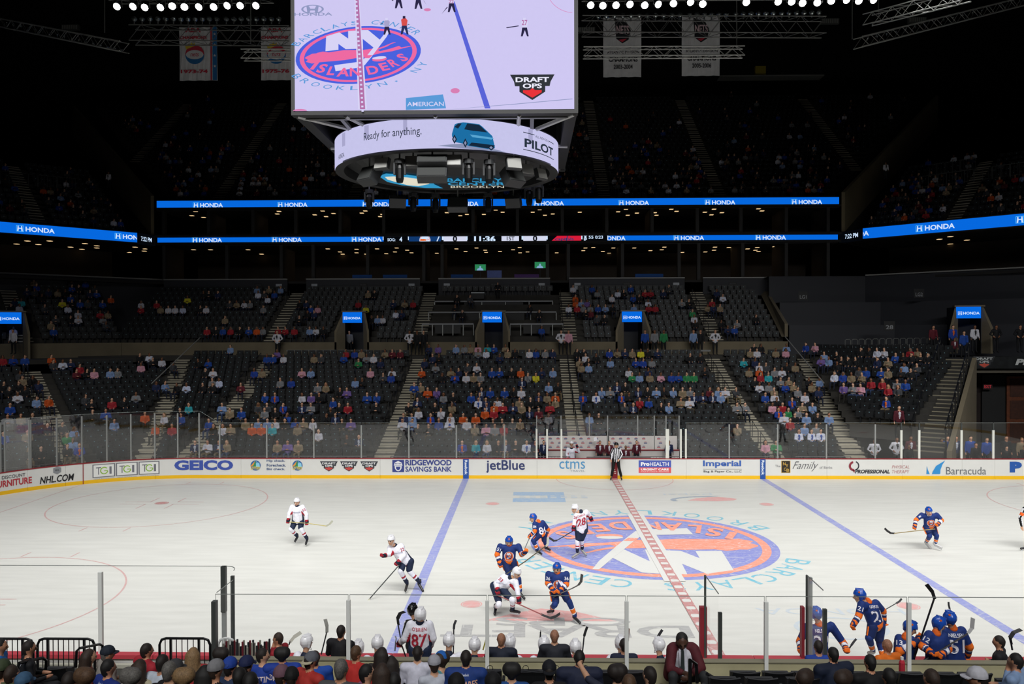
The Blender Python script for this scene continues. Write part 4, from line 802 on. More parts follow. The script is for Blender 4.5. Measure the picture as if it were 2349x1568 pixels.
for u0, u1, n, v0, v1 in ((308, 398, 6, 43, 43), (415, 497, 6, 44, 43), (519, 640, 8, 43, 43), (1372, 1560, 11, 37, 34), (1582, 1666, 6, 33, 33), (1688, 1774, 6, 32, 30), (1793, 1879, 6, 30, 28)):
    for j in range(n):
        p = at(u0 + (u1 - u0) * j / (n - 1), v0 + (v1 - v0) * j / (n - 1), 18); o = dead if k == 0 else copy_tree(dead); o.location = p; k += 1
        sd = 'left of' if u0 < 700 else 'right of'; tag(o, 'unlit round spot lamp on the truss %s the big screen' % sd, 'lamp', 'unlit spot lamps %s the big screen' % sd)
k = 0
for a, b, sd in (((15, 52, 28), (280, 115, 20), 'left'), ((1990, 88, 21), (2340, 2, 30), 'right')):
    for j in range(17):
        t = j / 16; p = at(a[0] + (b[0] - a[0]) * t, a[1] + (b[1] - a[1]) * t, a[2] + (b[2] - a[2]) * t); o = copy_tree(dead, loc=p)
        for c in o.children: c.scale = (.45, .45, .45)
        tag(o, 'small unlit lamp under the corner truss, %s side of the arena' % sd, 'lamp', 'small lamps on the %s corner truss' % sd)
# ---- championship banners
BW = mat('banner_white', 'b0b0b0', .8, noise=.08, scale=2); BR = cmat('a02838'); BB = cmat('1e5a8a'); BG = cmat('b8a030'); BK = cmat('1a1a1e')
def hang(lab, u0, u1, v0, v1, Y, kind):
    a, b = at(u0, v1, Y), at(u1, v0, Y); W, H = b.x - a.x, b.z - a.z; r = thing('championship_banner', lab, 'banner', (a.x, Y, a.z))
    mb = MB(); n = 12; V = []; F = []                        # rippled cloth sheet
    for k in range(n + 1):
        for z in (0, H * .5, H): y = .05 * math.sin(k * 1.7 + z); V += [(W * k / n, y, z), (W * k / n, y + .02, z)]
    for k in range(n):
        for j in range(2):
            q = k * 6 + j * 2; F += [(q, q + 6, q + 8, q + 2), (q + 1, q + 3, q + 9, q + 7)]
    mb.add(V, F); mb.build('cloth', BW, r)
    f = lambda x, y, l=0: (x, -.07 - l * .01, y)
    def T(s, cx, y, w_, h, m, bold=.02): V, F = txt(s, w_, h, cx - w_ / 2, y, bold); mb = MB(); add_flat(mb, V, F, f); mb.build('lettering', m, r)
    if kind[0] == 'A':
        w1 = W * kind[2]; T(kind[1], w1 * .48, H * .13 / 1.0, w1 * .86, H * .07, BR, .04); T('CHAMPIONS', w1 * .45, H * .77, w1 * .86, H * .06, BR, .04); T('ABA', w1 * .45, H * .9, w1 * .5, H * .08, BR, .03)
        c = (w1 * .5, H * .48); R = w1 * .3
        mb = MB(); mb.poly([f(c[0] + R * math.cos(t), c[1] + R * math.sin(t), 0) for t in np.linspace(0, math.pi, 16)]); mb.build('ball_top', BR, r)
        mb = MB(); mb.poly([f(c[0] + R * math.cos(t), c[1] + R * math.sin(t), 0) for t in np.linspace(math.pi, 2 * math.pi, 16)]); mb.build('ball_bottom', BB, r)
        mb = MB(); mb.poly([f(*p, 1) for p in ell(c[0], c[1], R * .93, R * .48, 20)]); mb.build('ball_middle', BW, r); T2 = txt('nets', R * .9, R * .4, c[0] - R * .45, c[1] - R * .2, .01, .2); mb = MB(); add_flat(mb, *T2, lambda x, y: f(x, y, 2)); mb.build('lettering', BR, r)
        mb = MB(); flat_poly(mb, [(c[0] - R * .9, c[1] + R * .55), (c[0] + .0, c[1] + R * .9), (c[0] + .05, c[1] + R * 1.25), (c[0] - R * .2, c[1] + R * 1.05), (c[0] - R * .3, c[1] + R * 1.3), (c[0] - R * .5, c[1] + R), (c[0] - R * .7, c[1] + R * 1.1), (c[0] - R * .75, c[1] + R * .85), (c[0] - R, c[1] + R * .95)], lambda x, y: f(x, y, 2)); mb.build('crown_print', BG, r)
        mb = MB(); mb.quad(f(w1, 0), f(w1 + .1, 0), f(w1 + .1, H), f(w1, H)); mb.build('stripe', BR, r)
        mb = MB(); mb.quad(f(w1 + .16, 0), f(W, 0), f(W, H), f(w1 + .16, H)); mb.build('blue_edge', BB, r)
        for yy in (.26, .46, .66, .86):
            mb = MB(); sx = (w1 + .16 + W) / 2; flat_poly(mb, [(sx + (.12 if q % 2 == 0 else .05) * math.sin(q * math.pi / 5), yy * H + (.12 if q % 2 == 0 else .05) * math.cos(q * math.pi / 5)) for q in range(10)], lambda x, y: f(x, y, 1)); mb.build('star', BW, r)
    else:
        T(kind[1], W * .52, H * .13, W * .5, H * .075, BK, .02); T('CHAMPIONS', W * .52, H * .25, W * .76, H * .08, BK, .03); T('ATLANTIC DIVISION', W * .52, H * .39, W * .84, H * .045, BK, .01)
        mb = MB(); flat_poly(mb, [(W * .3, H * .98), (W * .62, H * .9), (W * .72, H * .78), (W * .66, H * .62), (W * .5, H * .56), (W * .34, H * .64)], f); mb.build('badge', BK, r)
        V, F = txt('NETS', W * .34, H * .14, W * .34, H * .72, .03, -.1); mb = MB(); add_flat(mb, V, F, lambda x, y: f(x, y, 1)); mb.build('lettering', cmat('b8a0a4'), r)
        mb = MB(); flat_poly(mb, [(W * .4, H * .62), (W * .62, H * .64), (W * .5, H * .58)], lambda x, y: f(x, y, 1)); mb.build('badge_accent', BR, r)
    MB().tube([(0, 0, H), (W, 0, H)], .04, 6).build('top_pole', STEELD, r); MB().tube([(W / 2, 0, H), (W / 2, 0, 46 - a.z)], .015, 4).build('cable', BLK, r)
hang('white red and blue banner with a crowned ball, reading CHAMPIONS 1973-74', 412, 498, 62, 185, 30, ('A', '1973-74', .83))
hang('white banner partly behind the big screen, reading CHAMPIONS 1975-76', 599, 685, 62, 184, 30, ('A', '1975-76', .83))
hang('white banner with black badge, reading CHAMPIONS 2003-2004', 1384, 1471, 40, 177, 30, ('B', '2003-2004'))
hang('white banner with black badge, reading CHAMPIONS 2005-2006', 1564, 1651, 38, 174, 30, ('B', '2005-2006'))
for u, v in ((160, 62), (1345, 68), (1905, 48), (2105, 45)):
    p = at(u, v, 40); o = thing('air_vent', {160: 'pale slotted vent box under the roof, far left', 1345: 'pale slotted vent box beside the big screen', 1905: 'pale slotted vent box at the end of the right truss', 2105: 'pale slotted vent box under the roof at the right'}[u], 'vent', tuple(p))
    MB().box((-.75, 0, -.22), (.75, .3, .22)).build('case', mat('vent_grey', '50524f', .6), o)
    for k in range(9): MB().box((-.66 + k * .155, -.03, -.17), (-.6 + k * .155, 0, .17)).build('slat', mat('vent_slat', '8a8c88', .5), o)
p = at(1745, 163, 50); o = tag(MB().box((p.x - .5, 50, p.z - .5), (p.x + .5, 50.4, p.z + .5)).build('yellow_box', cmat('8a7a20')), 'dim yellow box on the dark catwalk under the roof', 'box')
tag(MB().box((p.x - 4, 49.6, p.z - .62), (p.x + 6, 51, p.z - .5)).build('catwalk', STEELD), 'dark steel catwalk under the roof behind the white banners', 'catwalk')

# ================================================================ SCOREBOARD
sb = thing('scoreboard', 'huge hanging video scoreboard showing the hockey game above the ice', 'scoreboard', (-7.35, 0, 0))
X0, X1, ZB, ZT, YF = -11.66, -3.06, 14.48, 19.8, -4.5
FS_ = lambda x, z, l=0: (x + 7.35, YF - .01 - l * .006, z)
fx = lambda u: at(u, 125, YF).x; fz = lambda v: at(1000, v, YF).z
SCRN = emis('screen_lavender', 'cfc8f2', 1.0, .015)
MB().box((X0 - .12 + 7.35, YF, ZB - .12), (X1 + .12 + 7.35, YF + .35, ZT)).build('front_cabinet', BLK, sb)
MB().box((X0 - .12 + 7.35, 4.15, ZB - .12), (X1 + .12 + 7.35, 4.5, ZT)).build('rear_cabinet', BLK, sb)
MB().box((X0 - .1 + 7.35, YF + .35, ZB - .1), (X0 + .25 + 7.35, 4.15, ZT)).build('side_cabinet', BLK, sb)
MB().box((X1 - .25 + 7.35, YF + .35, ZB - .1), (X1 + .1 + 7.35, 4.15, ZT)).build('side_cabinet', BLK, sb)
scr = MB().quad(FS_(X0, ZB), FS_(X1, ZB), FS_(X1, ZT), FS_(X0, ZT)).build('video_screen', SCRN, sb)
S_BL = emis('scr_blue', '4a62de', 1); S_PK = emis('scr_pink', 'ee6aa2', 1); S_TL = emis('scr_teal', '5a9ad8', 1); S_MG = emis('scr_mauve', 'b470a8', 1); S_DK = emis('scr_dark', '2c2848', 1); S_W = emis('scr_white', 'd8d4f6', 1); S_SK = emis('scr_line', '5a64d8', 1)
c0u, c0v, sc_ = 670, 20, 320 / 2281                  # crop the emblem was measured in
def em2(x, y, l=0):
    X = 1084 + _a[0] * x + _b[0] * y; Y = 748 + _a[1] * x + _b[1] * y; return FS_(fx(c0u + X * sc_), fz(c0v + Y * sc_), 1 + l)
mb = MB(); emblem(mb, em2, 1.0, (0, 1, 2)); mb.build('picture_emblem', [S_BL, S_PK, S_W], scr)
mb = MB(); arctext(mb, lambda x, y: em2(x, y), 'BARCLAYS CENTER', 1.13, 148, 32, .14, .12, 0); arctext(mb, lambda x, y: em2(x, y), 'BROOKLYN, NY', 1.14, 208, 332, .14, .14, 0, False); mb.build('picture_lettering', S_TL, scr)
def fpoly(name, P, m, l=4, par=None): mb = MB(); flat_poly(mb, [(fx(u), fz(v)) for u, v in P], lambda a, b: FS_(a, b, l)); return mb.build(name, m, par or scr)
fpoly('picture_red_line', [(813, -60), (822, -60), (842, 250), (822, 250)], S_W, 6); fpoly('picture_red_line', [(815, -60), (821, -60), (838, 250), (826, 250)], S_MG, 7)
mb = MB()
for k in range(26): v = k * 10 + 2; u = 818.5 + (832 - 818.5) * v / 250; mb.quad(FS_(fx(u - 2.5), fz(v + 4), 8), FS_(fx(u + 2.5), fz(v + 4), 8), FS_(fx(u + 2.5), fz(v), 8), FS_(fx(u - 2.5), fz(v), 8))
q = mb.build('picture_line_dashes', S_W, scr); q['kind'] = 'stuff'
fpoly('picture_blue_line', [(1015, -60), (1022, -60), (1125, 250), (1112, 250)], S_SK, 3)
fpoly('picture_advert', [(931, 225), (1016, 217), (1023, 249), (931, 252)], S_TL, 3)
def ftext(s, u0, u1, v0, v1, m, l=5, bold=.01, sh=0): V, F = txt(s, fx(u1) - fx(u0), fz(v0) - fz(v1), fx(u0), fz(v1), bold, sh); mb = MB(); add_flat(mb, V, F, lambda a, b: FS_(a, b, l)); mb.build('picture_lettering', m, scr)
ftext('AMERICAN', 934, 1018, 234, 244, S_W); ftext('HONDA', 676, 763, 27, 34, emis('scr_grey', '9098c0', 1), 3, .02)
mb = MB(); ring2(mb, lambda x, y: FS_(fx(718 + 26 * x), fz(19 - 10 * y), 3), .82, 1, 0, 20); mb.build('picture_badge', emis('scr_grey', '9098c0', 1), scr)
fpoly('picture_badge', [(704, 12), (710, 12), (713, 18), (723, 18), (726, 12), (732, 12), (730, 27), (724, 27), (723, 22), (713, 22), (711, 27), (706, 27)], emis('scr_grey', '9098c0', 1), 3)
for u, v, a, b in ((1044, 209, 10.5, 6), (981, 23, 8, 3.5), (688, 252, 16, 4)): mb = MB(); mb.poly([FS_(fx(p[0]), max(ZB, fz(p[1])), 3) for p in ell(u, v, a, -b, 18)]); mb.build('picture_spot', emis('scr_rose', 'd880b4', 1), scr)
mb = MB(); ring2(mb, lambda x, y: FS_(fx(x), fz(y), 2), 62, 63, 0, 20, 92, 150, c=(1315, -30)); mb.build('picture_circle', emis('scr_rose', 'd880b4', 1), scr)
mb = MB(); shield(mb, lambda x, y, l=0: FS_(x, y, 3 + l), (fx(1170) + fx(1272)) / 2, fz(200), (fx(1272) - fx(1170)) / 2, False, (0, 1, 2)); mb.build('picture_badge', [emis('scr_badge', '33363c', 1), emis('scr_red', 'e8343a', 1), emis('scr_badgewhite', 'f0f0ff', 1)], scr)
for P in ([(1014, 253), (1180, 240), (1313, 229), (1313, 230.5), (1180, 241.5)],): fpoly('picture_glass_edge', P, emis('scr_grey', '9098c0', 1), 3)
def pfig(u, v, s, top, bot, hel, stick):        # the small players in the picture
    fpoly('picture_player', [(u - 7 * s, v - 14 * s), (u - 2 * s, v - 17 * s), (u + 4 * s, v - 17 * s), (u + 8 * s, v - 12 * s), (u + 6 * s, v), (u - 5 * s, v)], top, 9)
    fpoly('picture_player', [(u - 5 * s, v), (u + 6 * s, v), (u + 10 * s, v + 20 * s), (u + 6 * s, v + 20 * s), (u + 1 * s, v + 6 * s), (u - 4 * s, v + 20 * s), (u - 8 * s, v + 20 * s)], bot, 9)
    fpoly('picture_player', [(u - 3 * s, v - 22 * s), (u + 3 * s, v - 22 * s), (u + 3 * s, v - 16 * s), (u - 3 * s, v - 16 * s)], hel, 10); fpoly('picture_player', stick, S_DK, 9)
S_GRY = emis('scr_shirt', 'a8a4cc', 1); S_NV = emis('scr_navy', '28305c', 1); S_OR = emis('scr_coral', 'd8504c', 1)
pfig(888, 62, .9, S_GRY, S_DK, S_W, [(870, 52), (880, 54), (880, 56)]); pfig(928, 60, 1, S_OR, S_NV, S_DK, [(936, 56), (942, 58), (936, 58)])
pfig(1203, 67, 1, S_W, S_DK, S_W, [(1161, 66), (1190, 62), (1190, 64), (1163, 68)]); pfig(1036, 10, 1, S_W, S_DK, S_W, [(1014, 34), (1026, 18), (1028, 19)])
pfig(915, 0, 1, S_NV, S_DK, S_DK, [(900, 0), (905, 2), (900, 3)]); pfig(960, 2, 1, S_NV, S_DK, S_DK, [(972, 2), (980, 14), (974, 4)])
ftext('27', 1197, 1210, 50, 62, S_MG, 11, .02); ftext('22', 1030, 1042, 2, 10, S_MG, 11, .02)
# ribbon ring
RX, RR, Z0, Z1 = 0.0, 4.0, 13.42, 14.38
RINGC = at(1027, 330, 0).x + 7.35
RM = emis('ring_lavender', 'c6c4ea', 1.0, .04)
def rg(a, z, l=0): t = math.radians(a); r_ = RR + .01 + l * .006; return (RINGC + r_ * math.sin(t), -r_ * math.cos(t), z)
ringo = MB(); n = 96
for k in range(n): a, b = 360 * k / n, 360 * (k + 1) / n; ringo.quad(rg(a, Z0), rg(b, Z0), rg(b, Z1), rg(a, Z1))
ringo = ringo.build('ring_screen', RM, sb)
mb = MB()
for k in range(n):
    a, b = math.radians(360 * k / n), math.radians(360 * (k + 1) / n); V = [(RINGC + r_ * math.sin(t), -r_ * math.cos(t), z) for t in (a, b) for r_ in (RR, RR - .3) for z in (Z0 - .04, Z1 + .04)]
    mb.add(V, [(0, 4, 6, 2), (1, 3, 7, 5), (2, 6, 7, 3)])
mb.build('ring_frame', BLK, sb)
def ua(u, v=320):                                    # angle on the ring seen at pixel u
    lo, hi = -88.0, 88.0
    for _ in range(30):
        m = (lo + hi) / 2; p = rg(m, 13.9)
        if proj((p[0] - 7.35, p[1], p[2]))[0] < u: lo = m
        else: hi = m
    return (lo + hi) / 2
H_ = Z1 - Z0
def rtext(s, u0, u1, z0, z1, m, bold=.01, sh=0, l=1): a0, a1 = ua(u0), ua(u1); V, F = txt(s, a1 - a0, (z1 - z0) * H_, a0, Z0 + z0 * H_, bold, sh); mb = MB(); add_flat(mb, V, F, lambda x, y: rg(x, y, l)); mb.build('lettering', m, ringo)
INK = emis('ring_ink', '2a3442', 1); SHD = emis('ring_shade', 'a8a6cc', 1)
rtext('Ready for anything.', 835, 967, .38, .72, INK, .0); rtext('PILOT', 1203, 1268, .3, .6, INK, .03); rtext('ALL-NEW 2016', 1228, 1258, .72, .8, INK, .0); rtext('HONDA', 777, 790, .12, .28, INK)
for u0, u1, z in ((1200, 1226, .78), (1259, 1270, .76), (1200, 1270, .2)):
    mb = MB(); a0, a1 = ua(u0), ua(u1)
    for j in range(5): b0, b1 = a0 + (a1 - a0) * j / 5, a0 + (a1 - a0) * (j + 1) / 5; mb.quad(rg(b0, Z0 + z * H_, 1), rg(b1, Z0 + z * H_, 1), rg(b1, Z0 + (z + .025) * H_, 1), rg(b0, Z0 + (z + .025) * H_, 1))
    mb.build('rule', INK, ringo)
for u0, u1 in ((836, 846), (925, 934), (785, 792), (1212, 1222)):
    mb = MB(); mb.quad(rg(ua(u0), Z0 + .5 * H_, .5), rg(ua(u1), Z0 + .5 * H_, .5), rg(ua(u1), Z0 + .96 * H_, .5), rg(ua(u0), Z0 + .96 * H_, .5)); mb.build('picture_shade', SHD, ringo)
def car(P, m, l):                                     # cut into upright strips so that it follows the curve
    Q = [(ua(760 + x * .23), Z0 + (1 - (y - 37) / 312) * H_) for x, y in P]; xs = [q[0] for q in Q]; n = max(2, int((max(xs) - min(xs)) / 1.2)); mb = MB(); prev = None
    for k in range(n + 1):
        x = min(xs) + (max(xs) - min(xs)) * min(max(k / n, .002), .998); ys = []
        for j in range(len(Q)):
            (x0, y0), (x1, y1) = Q[j], Q[(j + 1) % len(Q)]
            if (x0 - x) * (x1 - x) < 0: ys.append(y0 + (y1 - y0) * (x - x0) / (x1 - x0))
        if len(ys) >= 2:
            cur = (x, min(ys), max(ys))
            if prev: mb.quad(rg(prev[0], prev[1], l), rg(cur[0], cur[1], l), rg(cur[0], cur[2], l), rg(prev[0], prev[2], l))
            prev = cur
    mb.build('picture_car', m, ringo)
C1 = emis('car_blue', '1c6ea4', 1); C2 = emis('car_dark', '16283c', 1); C3 = emis('car_light', '58a4d0', 1); C4 = emis('car_grey', '8890b0', 1)
car([(1060, 322), (1300, 296), (1640, 330), (1740, 345), (1600, 352), (1300, 345)], C4, 1)
car([(1205, 150), (1235, 95), (1320, 78), (1480, 88), (1570, 165), (1625, 215), (1630, 320), (1560, 335), (1370, 318), (1330, 300), (1215, 280), (1202, 220)], C1, 2)
car([(1228, 130), (1250, 95), (1300, 92), (1290, 150), (1230, 140)], C2, 3); car([(1325, 150), (1340, 88), (1475, 95), (1555, 165), (1400, 160)], C2, 3)
car([(1380, 200), (1620, 215), (1615, 235), (1400, 225)], C3, 3); car([(1380, 280), (1630, 290), (1625, 318), (1560, 330), (1370, 312)], C2, 3)
for cx, cy, rx, ry in ((1228, 255, 24, 48), (1335, 290, 24, 48), (1590, 318, 34, 30)):
    car([(cx + rx * math.cos(t), cy + ry * math.sin(t)) for t in np.linspace(0, 2 * math.pi, 12, endpoint=False)], C2, 4); car([(cx + rx * .5 * math.cos(t), cy + ry * .55 * math.sin(t)) for t in np.linspace(0, 2 * math.pi, 10, endpoint=False)], C4, 5)
# under the ring: dark dish with printing, speakers, moving lights
mb = MB(); V = [(RINGC, 0, 13.2)]
for r_, z in ((2.4, 13.22), (3.1, 13.35), (3.75, 13.75)): V += [(RINGC + r_ * math.cos(2 * math.pi * k / 40), r_ * .95 * math.sin(2 * math.pi * k / 40), z) for k in range(40)]
Fs = [(0, 1 + (k + 1) % 40, 1 + k) for k in range(40)]
for j in range(2): Fs += [(1 + j * 40 + k, 1 + j * 40 + (k + 1) % 40, 41 + j * 40 + (k + 1) % 40, 41 + j * 40 + k) for k in range(40)]
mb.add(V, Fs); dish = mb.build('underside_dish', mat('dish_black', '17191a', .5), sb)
UD_ = lambda u, v, l=0: tuple(Vector(gr(u, v, 13.17 - l * .006)) - Vector((-7.35, 0, 0)))
def upoly(P, m, l=0): mb = MB(); mb.add([UD_(u, v, l) for u, v in P], tri_poly(P)); mb.build('printed_shape', m, dish)
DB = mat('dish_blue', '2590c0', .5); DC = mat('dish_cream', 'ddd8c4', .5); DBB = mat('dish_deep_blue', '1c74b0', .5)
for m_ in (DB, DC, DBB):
    b_ = m_.node_tree.nodes['Principled BSDF']; b_.inputs['Emission Color'].default_value = b_.inputs['Base Color'].default_value; b_.inputs['Emission Strength'].default_value = .6  # printed colours brightened by a glow of their own
cr = lambda P: [(760 + x * .23, 270 + y * .23) for x, y in P]
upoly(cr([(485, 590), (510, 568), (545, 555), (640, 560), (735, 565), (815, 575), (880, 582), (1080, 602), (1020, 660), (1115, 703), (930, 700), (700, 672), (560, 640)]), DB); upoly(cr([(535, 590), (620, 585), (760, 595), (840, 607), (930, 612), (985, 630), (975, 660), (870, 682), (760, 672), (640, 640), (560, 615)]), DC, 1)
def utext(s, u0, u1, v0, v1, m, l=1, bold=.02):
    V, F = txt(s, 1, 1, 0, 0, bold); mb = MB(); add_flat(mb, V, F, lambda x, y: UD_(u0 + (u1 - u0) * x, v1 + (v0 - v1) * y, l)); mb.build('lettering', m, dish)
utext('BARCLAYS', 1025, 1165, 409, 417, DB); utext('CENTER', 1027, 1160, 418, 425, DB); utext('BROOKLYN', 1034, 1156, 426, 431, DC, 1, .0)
mb = MB(); mb.cyl((RINGC, 0, 14.2), 3.72, .06, 40); mb.build('inner_plate', BLK, sb)
SPK = mat('speaker_dark', '26282a', .6); SPL = mat('flood_face', '9c9c98', .5)
def hung(name, label, cat, u, v, Y, fn, grp=None):
    p = at(u, v, Y); r = thing(name, label, cat, tuple(p), grp); fn(r); MB().tube([(0, 0, .1), (0, 0, max(.3, 14.25 - p.z))], .03, 5).build('bracket', STEELD, r); return r
def spk(w_, h, yaw=0, tilt=.5):
    def f(r):
        M = Matrix.Rotation(yaw, 3, 'Z') @ Matrix.Rotation(-tilt, 3, 'X'); MB().obox((0, 0, 0), M @ Vector((w_ / 2, 0, 0)), M @ Vector((0, .18, 0)), M @ Vector((0, 0, h / 2))).build('cabinet', SPK, r)
        MB().obox(M @ Vector((0, -.19, 0)), M @ Vector((w_ * .46, 0, 0)), M @ Vector((0, .01, 0)), M @ Vector((0, 0, h * .45))).build('grille', mat('speaker_grille', '323433', .8), r)
    return f
def flood(w_, h, yaw=0, tilt=.3):
    def f(r):
        M = Matrix.Rotation(yaw, 3, 'Z') @ Matrix.Rotation(-tilt, 3, 'X'); MB().obox((0, 0, 0), M @ Vector((w_ / 2, 0, 0)), M @ Vector((0, .07, 0)), M @ Vector((0, 0, h / 2))).build('case', SPK, r)
        MB().obox(M @ Vector((0, -.08, 0)), M @ Vector((w_ * .46, 0, 0)), M @ Vector((0, .01, 0)), M @ Vector((0, 0, h * .46))).build('face', SPL, r)
    return f
def mover(r):
    MB().tube([(0, 0, .35), (0, 0, .2)], .17, 10).build('base', SPK, r); MB().box((-.2, -.06, -.15), (-.14, .06, .25)).box((.14, -.06, -.15), (.2, .06, .25)).build('yoke', SPK, r)
    MB().tube([(0, 0, .2), (0, 0, .05), (0, 0, -.28), (0, 0, -.4)], [.08, .13, .13, .1], 10).build('lamp_head', mat('mover_black', '0f1011', .35), r)
for k, (u, v, Y, yaw) in enumerate(((917, 390, -3.3, 0), (1075, 390, -3.4, 0), (1122, 392, -3.2, 0), (847, 455, 3.2, .3), (948, 462, 3.6, 0), (999, 465, 3.6, 0), (1120, 463, 3.6, 0), (1214, 448, 3, 0), (1236, 442, 2.6, 0))):
    hung('moving_light', ('first', 'second', 'third', 'fourth', 'fifth', 'sixth', 'seventh', 'eighth', 'ninth')[k] + ' black moving light counted from the near left, hung under the scoreboard ring', 'stage light', u, v, Y, mover)
for k, (u, v, Y, w_, h, yaw) in enumerate(((992, 398, -3.5, .95, .5, 0), (992, 371, -3.6, .95, .3, 0), (848, 404, -2.4, .7, .55, -.7), (1176, 407, -2.4, .7, .55, .7), (912, 463, 3.1, .65, .4, -2.9), (1178, 463, 3.1, .6, .4, 2.9), (1050, 470, 3.7, .8, .5, 0))):
    hung('loudspeaker', ('large low black', 'shallow black', 'left tilted black', 'right tilted black', 'rear left black', 'rear right black', 'rear middle black')[k] + ' loudspeaker under the scoreboard ring', 'loudspeaker', u, v, Y, spk(w_, h, yaw))
for k, (u, v, Y, yaw) in enumerate(((877, 376, -3.0, -.4), (1040, 369, -3.5, 0), (1178, 376, -3.0, .4), (1240, 400, -1.2, .9), (948, 372, -3.2, 0), (1207, 390, -2, .6))):
    hung('flood_light', ('left', 'middle', 'right', 'far right steep', 'half hidden middle', 'small right')[k] + ' pale square flood panel under the scoreboard ring', 'flood light', u, v, Y, flood(.52, .38, yaw))
# struts between screen and ring
mb = None
for x0, y0, x1, y1 in ((-4.3, -4.3, -3.0, -2.6), (4.3, -4.3, 3.2, -2.4), (-2.8, -4.3, -2.4, -3), (2.6, -4.3, 2.6, -3), (0, -4.3, 0, -3.8), (-4.3, 0, -3.6, 0), (4.3, 0, 3.9, 0)):
    MB().tube([(x0, y0, ZB - .1), (x1 + RINGC, y1, Z1 + .02)], .07, 6).build('strut', STEEL, sb)
MB().box((-4.2, -4.1, ZB - .15), (4.2, -3.95, ZB - .02)).build('beam', STEELD, sb); MB().box((-4.2, 3.9, ZB - .15), (4.2, 4.05, ZB - .02)).build('beam', STEELD, sb)
for x in (-3, -1, 1, 3): MB().box((x - .06, -4, ZB - .13), (x + .06, 4, ZB - .03)).build('beam', STEELD, sb)
MB().tube([(RINGC - 3.5, 0, Z1), (RINGC + 3.5, 0, Z1)], .08, 6).build('beam', STEELD, sb)
for x in (-3.5, 3.5):
    for y in (-3.5, 3.5): MB().tube([(x, y, ZT - .5), (x, y, 46)], .05, 5).build('hanging_cable', STEELD, sb)
